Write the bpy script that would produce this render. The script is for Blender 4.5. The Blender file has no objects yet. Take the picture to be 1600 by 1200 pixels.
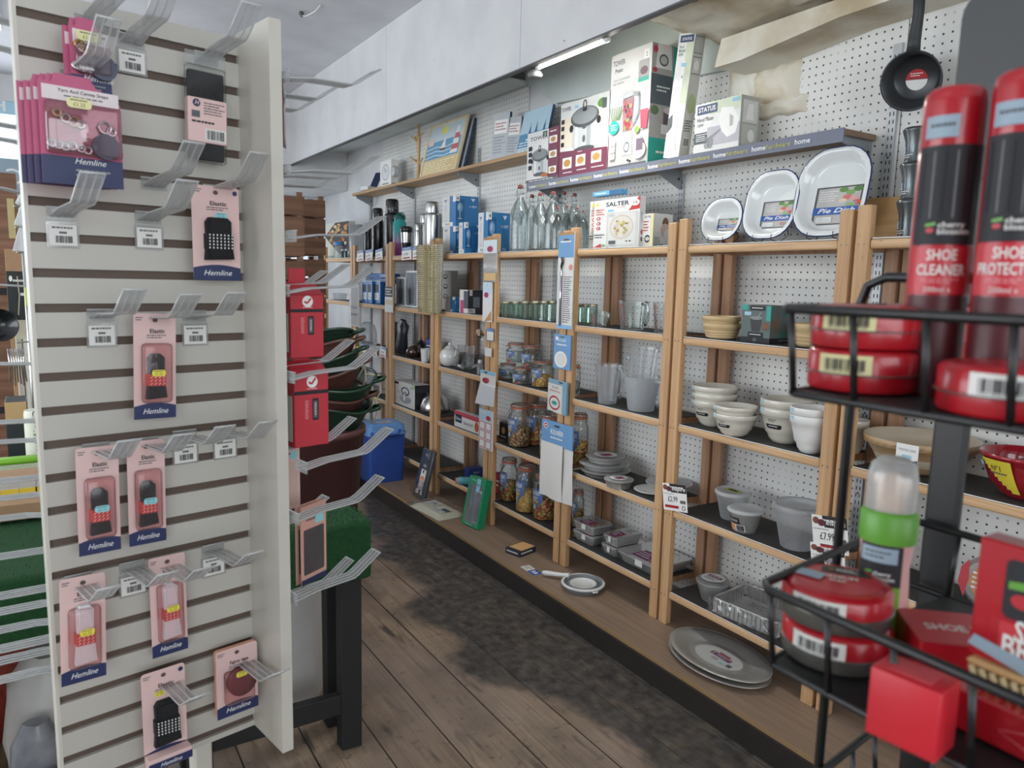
import bpy, bmesh, math, random
from mathutils import Vector, Matrix
import numpy as np
random.seed(7)
C = bpy.context.scene.collection
SC = bpy.context.scene
PI = math.pi

# ---------------------------------------------------------------- camera
F = 1165.0                      # focal length in pixels of the 1600 px wide photograph
def _basis():
    vy = Vector((62-800, -(421-600), -F)); Y = vy.normalized()
    p2 = Vector((2000-800, -((421+.0242*(2000-62))-600), -F))
    Z = p2.cross(vy).normalized()
    if Z.y < 0: Z = -Z
    X = Y.cross(Z)
    return Matrix((X, Y, Z))    # rows: world axes seen from the camera
RM = _basis(); CP = Vector((0, 0, 1.6))
cam = bpy.data.cameras.new('camera'); camo = bpy.data.objects.new('camera', cam); C.objects.link(camo)
camo.matrix_world = Matrix.Translation(CP) @ RM.to_4x4()
cam.sensor_width = 36; cam.lens = F*36/1600; cam.clip_start = .02; cam.clip_end = 200
cam.dof.use_dof = True; cam.dof.focus_distance = 2.9; cam.dof.aperture_fstop = 9.0
SC.camera = camo

# ---------------------------------------------------------------- world, daylight, exposure
w = bpy.data.worlds.new('daylight'); SC.world = w; w.use_nodes = True
bg = w.node_tree.nodes['Background']; bg.inputs[0].default_value = (.90, .95, 1, 1); bg.inputs[1].default_value = 1.6
SC.view_settings.view_transform = 'Standard'; SC.view_settings.look = 'None'
SC.view_settings.exposure = 0.3; SC.view_settings.gamma = 1; SC.view_settings.use_curve_mapping = False
def area(name, loc, rot, sx, sy, power, col):
    l = bpy.data.lights.new(name, 'AREA'); l.shape = 'RECTANGLE'; l.size = sx; l.size_y = sy; l.energy = power; l.color = col
    o = bpy.data.objects.new(name, l); C.objects.link(o); o.location = loc; o.rotation_euler = rot
    return o
# daylight entering through the windows (see window_1..4 below)
area('daylight_rear_window', (-.3, -2.42, 1.95), (PI/2, 0, 0), 4.4, 1.7, 50, (.97, .98, 1))
area('daylight_far_window', (-.6, 8.0, 1.9), (-PI/2, 0, 0), 3.8, 1.9, 45, (.86, .92, 1))
area('daylight_side_window', (-3.1, 3.4, 1.9), (0, -PI/2, 0), 1.9, 5.2, 95, (.95, .975, 1))

# ---------------------------------------------------------------- pixel -> point helpers (give numbers, geometry stays in metres)
def ray(px, py): return RM @ Vector((px-800, 600-py, -F))
def at(px, py, x=None, y=None, z=None):
    d = ray(px, py)
    t = (x-CP.x)/d.x if x is not None else (y-CP.y)/d.y if y is not None else (z-CP.z)/d.z
    return CP + d*t
def _cc(P): return RM.transposed() @ (Vector(P)-CP)
def solve(ax, P, px=None, py=None):
    """the coordinate `ax` of point P for which it is seen at column px (or row py)"""
    P = list(P); P[ax] = 0; a = _cc(P); P[ax] = 1; b = _cc(P)-a
    k, q = (0, px-800) if px is not None else (1, 600-py)
    return (q*(-a.z) - F*a[k])/(F*b[k] + q*b.z)
def Yp(px, X, z): return solve(1, (X, 0, z), px=px)
def Zp(py, X, Y): return solve(2, (X, Y, 0), py=py)

# ---------------------------------------------------------------- materials
def lin(h):
    if isinstance(h, str):
        h = h.lstrip('#'); h = h if len(h) == 6 else ''.join(q+q for q in h); c = [int(h[i:i+2], 16)/255 for i in (0, 2, 4)]
        return tuple((x/12.92 if x <= .04045 else ((x+.055)/1.055)**2.4) for x in c)
    return h
MC = {}
def mat(h, rough=.5, metal=0, var=.06, scale=30, bump=0, spec=.5, emit=0, coat=0):
    key = (h, rough, metal, var, scale, bump, spec, emit, coat)
    if key in MC: return MC[key]
    m = bpy.data.materials.new('m_'+str(h).strip('#')); m.use_nodes = True; nt = m.node_tree; n = nt.nodes
    p = n['Principled BSDF']; c = lin(h)
    tc = n.new('ShaderNodeTexCoord'); no = n.new('ShaderNodeTexNoise'); no.inputs['Scale'].default_value = scale; no.inputs['Detail'].default_value = 2
    nt.links.new(tc.outputs['Object'], no.inputs['Vector'])
    mx = n.new('ShaderNodeMix'); mx.data_type = 'RGBA'
    mx.inputs[6].default_value = (*[x*(1-var) for x in c], 1); mx.inputs[7].default_value = (*[min(1, x*(1+var)) for x in c], 1)
    nt.links.new(no.outputs['Fac'], mx.inputs[0]); nt.links.new(mx.outputs[2], p.inputs['Base Color'])
    p.inputs['Roughness'].default_value = rough; p.inputs['Metallic'].default_value = metal
    p.inputs['Specular IOR Level'].default_value = spec; p.inputs['Coat Weight'].default_value = coat
    if emit: nt.links.new(mx.outputs[2], p.inputs['Emission Color']); p.inputs['Emission Strength'].default_value = emit
    if bump:
        b = n.new('ShaderNodeBump'); b.inputs['Strength'].default_value = bump; b.inputs['Distance'].default_value = .004
        nt.links.new(no.outputs['Fac'], b.inputs['Height']); nt.links.new(b.outputs[0], p.inputs['Normal'])
    MC[key] = m; return m
def thin(h, alpha=.15, rough=.05, white=0.0, key='thin'):
    """thin clear sheet: see-through, with a fresnel shine; white adds a milky scatter"""
    k = (key, h, alpha, rough, white)
    if k in MC: return MC[k]
    m = bpy.data.materials.new('clear_'+str(h).strip('#')); m.use_nodes = True; nt = m.node_tree; n = nt.nodes
    for x in list(n):
        if x.type != 'OUTPUT_MATERIAL': n.remove(x)
    out = [x for x in n if x.type == 'OUTPUT_MATERIAL'][0]; c = (*lin(h), 1)
    t = n.new('ShaderNodeBsdfTransparent'); t.inputs[0].default_value = c
    g = n.new('ShaderNodeBsdfGlossy'); g.inputs['Roughness'].default_value = rough
    f = n.new('ShaderNodeLayerWeight'); f.inputs[0].default_value = .22
    mp = n.new('ShaderNodeMath'); mp.operation = 'MULTIPLY_ADD'; mp.inputs[1].default_value = .6; mp.inputs[2].default_value = alpha
    nt.links.new(f.outputs['Fresnel'], mp.inputs[0])
    mp.use_clamp = True
    mx = n.new('ShaderNodeMixShader'); nt.links.new(mp.outputs[0], mx.inputs[0]); nt.links.new(t.outputs[0], mx.inputs[1]); nt.links.new(g.outputs[0], mx.inputs[2])
    last = mx
    if white:
        d = n.new('ShaderNodeBsdfDiffuse'); d.inputs[0].default_value = (.93, .95, .96, 1)
        tl = n.new('ShaderNodeBsdfTranslucent'); tl.inputs[0].default_value = (.93, .95, .96, 1)
        dm = n.new('ShaderNodeMixShader'); nt.links.new(d.outputs[0], dm.inputs[1]); nt.links.new(tl.outputs[0], dm.inputs[2])
        no = n.new('ShaderNodeTexNoise'); no.inputs['Scale'].default_value = 18
        ma = n.new('ShaderNodeMath'); ma.operation = 'MULTIPLY_ADD'; ma.inputs[1].default_value = .1; ma.inputs[2].default_value = white-.05; ma.use_clamp = True
        nt.links.new(no.outputs['Fac'], ma.inputs[0])
        m2 = n.new('ShaderNodeMixShader'); nt.links.new(ma.outputs[0], m2.inputs[0]); nt.links.new(last.outputs[0], m2.inputs[1]); nt.links.new(dm.outputs[0], m2.inputs[2])
        last = m2
    nt.links.new(last.outputs[0], out.inputs[0]); MC[k] = m; return m
def nodes(name):
    m = bpy.data.materials.new(name); m.use_nodes = True; nt = m.node_tree
    return m, nt, nt.nodes, nt.nodes['Principled BSDF'], nt.links.new
def wood(h1, h2, axis=2, sc=1.0, rough=.55, key='w', knots=True):
    k = ('wood', h1, h2, axis, sc, key)
    if k in MC: return MC[k]
    m, nt, n, p, L = nodes('pine_'+key)
    tc = n.new('ShaderNodeTexCoord'); mp = n.new('ShaderNodeMapping'); s = [42*sc]*3; s[axis] = 1.6*sc
    mp.inputs['Scale'].default_value = s; L(tc.outputs['Object'], mp.inputs[0])
    no = n.new('ShaderNodeTexNoise'); no.inputs['Scale'].default_value = 1.0; no.inputs['Detail'].default_value = 4; no.inputs['Distortion'].default_value = .6
    L(mp.outputs[0], no.inputs['Vector'])
    cr = n.new('ShaderNodeValToRGB'); cr.color_ramp.elements[0].position = .35; cr.color_ramp.elements[0].color = (*lin(h1), 1)
    cr.color_ramp.elements[1].position = .65; cr.color_ramp.elements[1].color = (*lin(h2), 1); L(no.outputs['Fac'], cr.inputs[0])
    if knots:
        v = n.new('ShaderNodeTexVoronoi'); mk = n.new('ShaderNodeMapping'); ks = [9.0]*3; ks[axis] = 3.2; mk.inputs['Scale'].default_value = ks
        L(tc.outputs['Object'], mk.inputs[0]); L(mk.outputs[0], v.inputs['Vector'])
        kr = n.new('ShaderNodeValToRGB'); kr.color_ramp.elements[0].position = .03; kr.color_ramp.elements[0].color = (.35, .35, .35, 1)
        kr.color_ramp.elements[1].position = .10; kr.color_ramp.elements[1].color = (1, 1, 1, 1); L(v.outputs['Distance'], kr.inputs[0])
        mu = n.new('ShaderNodeMix'); mu.data_type = 'RGBA'; mu.blend_type = 'MULTIPLY'; mu.inputs[0].default_value = .8
        L(cr.outputs[0], mu.inputs[6]); L(kr.outputs[0], mu.inputs[7]); L(mu.outputs[2], p.inputs['Base Color'])
    else: L(cr.outputs[0], p.inputs['Base Color'])
    p.inputs['Roughness'].default_value = rough; MC[k] = m; return m

def mixm(cols, scale=120, rough=.6):
    m, nt, n, p, L = nodes('mixed_pieces'); tc = n.new('ShaderNodeTexCoord'); v = n.new('ShaderNodeTexVoronoi'); v.inputs['Scale'].default_value = scale; L(tc.outputs['Object'], v.inputs['Vector'])
    sp = n.new('ShaderNodeSeparateColor'); L(v.outputs['Color'], sp.inputs[0]); cr = n.new('ShaderNodeValToRGB'); cr.color_ramp.interpolation = 'CONSTANT'; e = cr.color_ramp.elements
    for i, c in enumerate(cols):
        x = e[i] if i < 2 else e.new(i/len(cols)); x.position = i/len(cols); x.color = (*lin(c), 1)
    L(sp.outputs[0], cr.inputs[0]); L(cr.outputs[0], p.inputs['Base Color']); p.inputs['Roughness'].default_value = rough
    b = n.new('ShaderNodeBump'); b.inputs['Strength'].default_value = .8; b.inputs['Distance'].default_value = .004; L(v.outputs['Distance'], b.inputs['Height']); L(b.outputs[0], p.inputs['Normal']); return m
# ---------------------------------------------------------------- mesh builder
class MB:
    def __init__(s): s.v = []; s.f = []; s.mi = []; s.sm = []; s.mats = []; s.M = Matrix()
    def m(s, mt):
        if mt not in s.mats: s.mats.append(mt)
        return s.mats.index(mt)
    def add(s, vs, fs, mt, smooth=False):
        b = len(s.v); k = s.m(mt)
        s.v += [tuple(s.M @ Vector(v)) for v in vs]
        for f in fs: s.f.append([b+i for i in f]); s.mi.append(k); s.sm.append(smooth)
        return s
    def box(s, x0, x1, y0, y1, z0, z1, mt, bev=0, seg=1):
        if x0 > x1: x0, x1 = x1, x0
        if y0 > y1: y0, y1 = y1, y0
        if z0 > z1: z0, z1 = z1, z0
        if not bev:
            v = [(x, y, z) for z in (z0, z1) for y in (y0, y1) for x in (x0, x1)]
            return s.add(v, [(0, 2, 3, 1), (4, 5, 7, 6), (0, 1, 5, 4), (2, 6, 7, 3), (0, 4, 6, 2), (1, 3, 7, 5)], mt)
        bm = bmesh.new(); bmesh.ops.create_cube(bm, size=1)
        for v in bm.verts: v.co = Vector(((x0+x1)/2+v.co.x*(x1-x0), (y0+y1)/2+v.co.y*(y1-y0), (z0+z1)/2+v.co.z*(z1-z0)))
        bmesh.ops.bevel(bm, geom=list(bm.edges), offset=min(bev, .48*min(x1-x0, y1-y0, z1-z0)), segments=seg, affect='EDGES', profile=.5)
        bm.verts.index_update()
        s.add([v.co[:] for v in bm.verts], [[v.index for v in f.verts] for f in bm.faces], mt, seg > 1); bm.free(); return s
    def lathe(s, pr, mt, seg=28, cx=0, cy=0, sx=1, sy=1, smooth=True, cap=True, a0=0, rfn=None):
        vs = []; fs = []; n = len(pr)
        for (r, z) in pr:
            for i in range(seg):
                a = a0+2*PI*i/seg; rr = r*(rfn(a, z) if rfn else 1)
                vs.append((cx+rr*math.cos(a)*sx, cy+rr*math.sin(a)*sy, z))
        for k in range(n-1):
            for i in range(seg): j = (i+1) % seg; fs.append((k*seg+i, k*seg+j, (k+1)*seg+j, (k+1)*seg+i))
        s.add(vs, fs, mt, smooth)
        if cap:
            if pr[0][0] > 1e-4: s.add(vs[:seg], [list(range(seg))[::-1]], mt)
            if cap is True and pr[-1][0] > 1e-4: s.add(vs[-seg:], [list(range(seg))], mt)
        return s
    def tube(s, pts, r, mt, seg=8, closed=False, flat=None):
        """round bar through points; r may be a list; flat=(a,b) gives an a x b strip section"""
        P = [Vector(p) for p in pts]; n = len(P); vs = []; fs = []
        up = Vector((0, 0, 1)); prev = None
        for i, p in enumerate(P):
            t = (P[(i+1) % n]-P[i-1]) if closed else (P[min(i+1, n-1)]-P[max(i-1, 0)])
            t.normalize()
            if prev is None:
                a = up if abs(t.z) < .95 else Vector((1, 0, 0)); prev = (a-t*a.dot(t)).normalized()
            else: prev = (prev-t*prev.dot(t)).normalized()
            q = t.cross(prev); rr = r[i] if isinstance(r, (list, tuple)) else r
            for k in range(seg):
                a = 2*PI*k/seg
                if flat: c, d = flat[0]*(1 if math.cos(a+PI/4) > 0 else -1)/2, flat[1]*(1 if math.sin(a+PI/4) > 0 else -1)/2
                else: c, d = rr*math.cos(a), rr*math.sin(a)
                vs.append(tuple(p+q*c+prev*d))
        m_ = n if closed else n-1
        for i in range(m_):
            j = (i+1) % n
            for k in range(seg): l = (k+1) % seg; fs.append((i*seg+k, i*seg+l, j*seg+l, j*seg+k))
        if not closed: fs += [list(range(seg))[::-1], [(n-1)*seg+k for k in range(seg)]]
        return s.add(vs, fs, mt, flat is None)
    def prism(s, pts, a, b, mt, axis='y', smooth=False):
        """outline (u,v) extruded from a to b along axis"""
        f = {'y': lambda u, v, t: (u, t, v), 'x': lambda u, v, t: (t, u, v), 'z': lambda u, v, t: (u, v, t)}[axis]
        n = len(pts); vs = [f(u, v, a) for u, v in pts]+[f(u, v, b) for u, v in pts]
        fs = [list(range(n)), list(range(n, 2*n))[::-1]]
        s.add(vs, fs, mt); s.add(vs, [(i, (i+1) % n, n+(i+1) % n, n+i) for i in range(n)], mt, smooth); return s
    def grid(s, fn, nu, nv, mt, smooth=True, wrap=False):
        vs = [tuple(fn(i/nu, j/nv)) for j in range(nv+1) for i in range(nu+1)]
        fs = [(j*(nu+1)+i, j*(nu+1)+i+1, (j+1)*(nu+1)+i+1, (j+1)*(nu+1)+i) for j in range(nv) for i in range(nu)]
        return s.add(vs, fs, mt, smooth)
    def blob(s, c, r, mt, seg=10, ns=6):
        cx, cy, cz = c; rx, ry, rz = r if isinstance(r, tuple) else (r, r, r)
        pr = [(math.sin(PI*k/ns), -math.cos(PI*k/ns)) for k in range(ns+1)]
        vs = []; fs = []
        for (q, z) in pr:
            for i in range(seg): a = 2*PI*i/seg; vs.append((cx+rx*q*math.cos(a), cy+ry*q*math.sin(a), cz+rz*z))
        for k in range(ns):
            for i in range(seg): j = (i+1) % seg; fs.append((k*seg+i, k*seg+j, (k+1)*seg+j, (k+1)*seg+i))
        return s.add(vs, fs, mt, True)
    def build(s, name, parent=None, loc=None, rot=None):
        me = bpy.data.meshes.new(name); me.from_pydata(s.v, [], s.f)
        for m_ in s.mats: me.materials.append(m_)
        me.polygons.foreach_set('material_index', s.mi); me.polygons.foreach_set('use_smooth', s.sm); me.update()
        o = bpy.data.objects.new(name, me); C.objects.link(o)
        if parent: o.parent = parent
        if loc is not None: o.location = loc
        if rot is not None: o.rotation_euler = (0, 0, rot) if not isinstance(rot, (tuple, list)) else rot
        return o
def rrect(x0, y0, x1, y1, r, n=4):
    pts = []
    for (cx, cy, a) in ((x1-r, y0+r, -90), (x1-r, y1-r, 0), (x0+r, y1-r, 90), (x0+r, y0+r, 180)):
        for k in range(n+1): t = math.radians(a+90*k/n); pts.append((cx+r*math.cos(t), cy+r*math.sin(t)))
    return pts

# glyphs of the built-in font, as flat meshes
GL = {}
def glyph(c, bold=False):
    k = (c, bold)
    if k in GL: return GL[k]
    def mk(t):
        cu = bpy.data.curves.new('t', 'FONT'); cu.body = t; cu.resolution_u = 2; cu.fill_mode = 'FRONT'
        if bold: cu.offset = .018
        o = bpy.data.objects.new('t', cu); me = o.to_mesh()
        v = [(p.co.x, p.co.y) for p in me.vertices]; f = [list(p.vertices) for p in me.polygons]
        o.to_mesh_clear(); bpy.data.objects.remove(o); bpy.data.curves.remove(cu)
        return v, f
    wd = lambda t: (lambda v: max(x for x, y in v)-min(x for x, y in v))(mk(t)[0])
    adv = wd('|'+c+'|')-wd('||')
    v, f = mk(c) if c != ' ' else ([], [])
    GL[k] = (v, f, adv); return GL[k]

class Face:
    """draws flat printed shapes on a surface: pf(x, y, lift) -> point"""
    def __init__(s, mb, fn, step=.00014): s.mb = mb; s.fn = fn; s.l = 1; s.st = step
    def _p(s, pts): return [s.fn(x, y, s.l*s.st) for x, y in pts]
    def poly(s, pts, mt):
        s.mb.add(s._p(pts), [list(range(len(pts)))], mt); s.l += 1; return s
    def rect(s, x0, y0, x1, y1, mt, n=1, up=True):
        pts = [(x0+(x1-x0)*i/n, y) for y in (y0, y1) for i in range(n+1)]
        s.mb.add(s._p(pts), [(i, i+1, n+2+i, n+1+i) for i in range(n)], mt, n > 1)
        if up: s.l += 1
        return s
    def rr(s, x0, y0, x1, y1, r, mt): return s.poly(rrect(x0, y0, x1, y1, r), mt)
    def ell(s, cx, cy, rx, ry, mt, n=20, a0=0, a1=360):
        return s.poly([(cx+rx*math.cos(math.radians(a0+(a1-a0)*i/n)), cy+ry*math.sin(math.radians(a0+(a1-a0)*i/n))) for i in range(n+(a1-a0 != 360))], mt)
    def ring(s, cx, cy, rx, ry, t, mt, n=20):
        a = [(cx+rx*math.cos(2*PI*i/n), cy+ry*math.sin(2*PI*i/n)) for i in range(n)]
        b = [(cx+(rx-t)*math.cos(2*PI*i/n), cy+(ry-t)*math.sin(2*PI*i/n)) for i in range(n)]
        s.mb.add(s._p(a+b), [(i, (i+1) % n, n+(i+1) % n, n+i) for i in range(n)], mt); s.l += 1; return s
    def line(s, pts, w, mt):
        for (x0, y0), (x1, y1) in zip(pts, pts[1:]):
            d = Vector((x1-x0, y1-y0)); q = Vector((-d.y, d.x)).normalized()*w/2
            s.mb.add(s._p([(x0-q.x, y0-q.y), (x1-q.x, y1-q.y), (x1+q.x, y1+q.y), (x0+q.x, y0+q.y)]), [(0, 1, 2, 3)], mt)
        s.l += 1; return s
    def txt(s, t, x, y, h, mt, al='c', w=None, bold=False, ital=0, rot=0):
        gs = [glyph(c, bold) for c in t]; tot = sum(g[2] for g in gs); k = h/.7; kx = k
        if w: kx = w/tot
        ox = {'l': 0, 'c': -tot*kx/2, 'r': -tot*kx}[al]; vs = []; fs = []; cr, sr = math.cos(rot), math.sin(rot)
        for g in gs:
            b = len(vs)
            for (u, v) in g[0]:
                a, c = ox+u*kx+v*k*ital, v*k; vs.append((x+a*cr-c*sr, y+a*sr+c*cr))
            fs += [[b+i for i in f] for f in g[1]]; ox += g[2]*kx
        if vs: s.mb.add(s._p(vs), fs, mt)
        s.l += 1; return s
    def bars(s, x0, y0, x1, y1, bgm=None):
        if bgm: s.rect(x0, y0, x1, y1, bgm); dx = (x1-x0)*.08; dy = (y1-y0)*.12; x0 += dx; x1 -= dx; y0 += dy; y1 -= dy
        x = x0; k = 0; rn = random.Random(3); st = (x1-x0)/34
        while x < x1-st:
            wd = st*rn.choice((.5, .9, 1.6)); s.rect(x, y0, min(x+wd, x1), y1, INK, up=False); x += wd+st*rn.choice((.5, .8, 1.2))
        s.l += 1; return s
    def small(s, x0, y0, x1, y1, n, mt, seed=1):
        """rows of print too small to read"""
        rn = random.Random(seed); h = (y1-y0)/n
        for i in range(n):
            x = x0; e = x1-(x1-x0)*rn.uniform(0, .35)
            while x < e:
                wd = (x1-x0)*rn.uniform(.06, .2); s.rect(x, y1-h*(i+.62), min(x+wd, e), y1-h*(i+.2), mt, up=False); x += wd+(x1-x0)*.03
        s.l += 1; return s
def front(mb, w, d, h, z0=0):    # painter on the front (-Y) of a box standing at the origin
    return Face(mb, lambda x, y, l: (x, -d/2-l, z0+y))
def side(mb, w, d, h, z0=0):     # on its right (+X) side, x runs from the front edge backwards
    return Face(mb, lambda x, y, l: (w/2+l, -d/2+x, z0+y))
def top(mb, w, d, h, z0=0): return Face(mb, lambda x, y, l: (x, y, z0+h+l))
def cyl(mb, r, z0=0, cx=0, cy=0, a0=-PI/2):  # around a cylinder or a profile r(z)
    def fn(x, y, l):
        rr = r(y) if callable(r) else r; a = a0+x/max(rr, 1e-4); return (cx+(rr+l+.0002)*math.cos(a), cy+(rr+l+.0002)*math.sin(a), z0+y)
    return Face(mb, fn)

# ---------------------------------------------------------------- things
def thing(name, label, cat, loc=(0, 0, 0), rot=0, group=None):
    o = bpy.data.objects.new(name, None); C.objects.link(o); o.location = loc; o.empty_display_size = .05
    o.rotation_euler = (0, 0, rot) if not isinstance(rot, (tuple, list)) else rot
    return tag(o, label, cat, group)
def tag(o, label, cat, group=None):
    o['label'] = label; o['category'] = cat
    if group: o['group'] = group
    return o
def solo(mb, name, label, cat, loc, rot=0, group=None): return tag(mb.build(name, None, loc, rot), label, cat, group)
def struct(o, label=None):
    o['kind'] = 'structure'
    if label: o['label'] = label
    return o
def copy_thing(o, loc, rot=None, label=None, group=None, sc=None):
    r = o.copy(); C.objects.link(r); r.location = loc
    if rot is not None: r.rotation_euler = (0, 0, rot) if not isinstance(rot, (tuple, list)) else rot
    if label: r['label'] = label
    if group: r['group'] = group
    if sc: r.scale = sc if isinstance(sc, tuple) else (sc, sc, sc)
    for ch in [c for c in bpy.data.objects if c.parent == o]:
        c = ch.copy(); C.objects.link(c); c.parent = r
        for g in [g for g in bpy.data.objects if g.parent == ch]:
            d = g.copy(); C.objects.link(d); d.parent = c
    return r
W90 = -PI/2     # things on the pegboard wall face the aisle

INK = mat('#1c1c22', .6); WHITE = mat('#e9e9e6', .5); OFFW = mat('#dcdbd6', .5); BLACK = mat('#17181b', .45); RED = mat('#b3202c', .4)
NAVY = mat('#22304f', .5); TEAL = mat('#22a193', .4); GREY = mat('#8a8d90', .5); MID = mat('#55585c', .5); SKYB = mat('#8fc0dd', .5)
YEL = mat('#ecdc3c', .5); PINK = mat('#dcbcb8', .55); STEEL = mat('#c4c4c2', .28, 1, .03); CHROME = mat('#d8d8d8', .12, 1, .02)
FOIL = mat('#dad8d4', .38, .75, .08, 60, .35); CARD = mat('#b08a62', .8, 0, .1); PINEP = wood('#b78e64', '#d0a87c', 2, key='post')
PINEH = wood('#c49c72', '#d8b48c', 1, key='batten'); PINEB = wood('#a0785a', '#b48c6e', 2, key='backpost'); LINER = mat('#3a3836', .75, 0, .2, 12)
CLEAR = thin('#f4f7f8', .05); CLEARM = thin('#f6f8fa', .06, .12, .20); FROST = thin('#f6f8fa', .05, .3, .33); GLASS = thin('#fbfefd', .06, .02, .03)
GREENG = thin('#e9f6f0', .08, .02, .06); FILM = thin('#f8fafc', .05, .12, .05); LID = mat('#e5e5e2', .4)
# ================================================================ the room
def mat_peg():
    m, nt, n, p, L = nodes('pegboard'); tc = n.new('ShaderNodeTexCoord'); sp = n.new('ShaderNodeSeparateXYZ'); L(tc.outputs['Object'], sp.inputs[0])
    def M(op, a, b=None, c=None):
        q = n.new('ShaderNodeMath'); q.operation = op
        for i, v in enumerate((a, b, c)):
            if v is None: continue
            if isinstance(v, (int, float)): q.inputs[i].default_value = v
            else: L(v, q.inputs[i])
        return q.outputs[0]
    def cell(o): return M('SUBTRACT', M('FRACT', M('MULTIPLY', o, 1/.0305)), .5)
    a, b = cell(sp.outputs['Y']), cell(sp.outputs['Z'])
    d = M('SQRT', M('ADD', M('MULTIPLY', a, a), M('MULTIPLY', b, b)))
    h = n.new('ShaderNodeMapRange'); h.inputs[1].default_value = .095; h.inputs[2].default_value = .15; L(d, h.inputs[0])
    # some holes are filled with paint
    wn = n.new('ShaderNodeTexNoise'); wn.inputs['Scale'].default_value = 7; L(tc.outputs['Object'], wn.inputs['Vector'])
    fl = n.new('ShaderNodeMapRange'); fl.inputs[1].default_value = .55; fl.inputs[2].default_value = .62; fl.inputs[4].default_value = .75; L(wn.outputs['Fac'], fl.inputs[0])
    hole = M('MAXIMUM', h.outputs[0], fl.outputs[0])
    no = n.new('ShaderNodeTexNoise'); no.inputs['Scale'].default_value = 2.2; no.inputs['Detail'].default_value = 3; L(tc.outputs['Object'], no.inputs['Vector'])
    cr = n.new('ShaderNodeValToRGB'); cr.color_ramp.elements[0].color = (*lin('#d2d2d0'), 1); cr.color_ramp.elements[1].color = (*lin('#e4e4e0'), 1)
    cr.color_ramp.elements[0].position = .35; cr.color_ramp.elements[1].position = .6; L(no.outputs['Fac'], cr.inputs[0])
    mx = n.new('ShaderNodeMix'); mx.data_type = 'RGBA'; mx.inputs[6].default_value = (.02, .02, .022, 1); L(hole, mx.inputs[0]); L(cr.outputs[0], mx.inputs[7])
    L(mx.outputs[2], p.inputs['Base Color']); p.inputs['Roughness'].default_value = .55
    return m
def mat_plaster(name, c1, c2, c3=None, specks=False, bump=.15):
    m, nt, n, p, L = nodes(name); tc = n.new('ShaderNodeTexCoord')
    no = n.new('ShaderNodeTexNoise'); no.inputs['Scale'].default_value = 3.5; no.inputs['Detail'].default_value = 5; L(tc.outputs['Object'], no.inputs['Vector'])
    cr = n.new('ShaderNodeValToRGB'); e = cr.color_ramp.elements; e[0].position = .35; e[0].color = (*lin(c1), 1); e[1].position = .65; e[1].color = (*lin(c2), 1)
    if c3: x = e.new(.52); x.color = (*lin(c3), 1)
    L(no.outputs['Fac'], cr.inputs[0]); last = cr.outputs[0]
    if specks:
        v = n.new('ShaderNodeTexVoronoi'); v.inputs['Scale'].default_value = 11; L(tc.outputs['Object'], v.inputs['Vector'])
        kr = n.new('ShaderNodeValToRGB'); kr.color_ramp.elements[0].position = .045; kr.color_ramp.elements[0].color = (.1, .1, .1, 1)
        kr.color_ramp.elements[1].position = .06; kr.color_ramp.elements[1].color = (1, 1, 1, 1); L(v.outputs['Distance'], kr.inputs[0])
        # only where a second, coarser pattern lets them through
        n2 = n.new('ShaderNodeTexNoise'); n2.inputs['Scale'].default_value = 1.7; L(tc.outputs['Object'], n2.inputs['Vector'])
        r2 = n.new('ShaderNodeMapRange'); r2.inputs[1].default_value = .5; r2.inputs[2].default_value = .58; L(n2.outputs['Fac'], r2.inputs[0])
        mu = n.new('ShaderNodeMix'); mu.data_type = 'RGBA'; mu.blend_type = 'MULTIPLY'; L(r2.outputs[0], mu.inputs[0]); L(last, mu.inputs[6]); L(kr.outputs[0], mu.inputs[7]); last = mu.outputs[2]
    L(last, p.inputs['Base Color']); p.inputs['Roughness'].default_value = .7
    b = n.new('ShaderNodeBump'); b.inputs['Strength'].default_value = bump; b.inputs['Distance'].default_value = .01; L(no.outputs['Fac'], b.inputs['Height']); L(b.outputs[0], p.inputs['Normal'])
    return m
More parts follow.
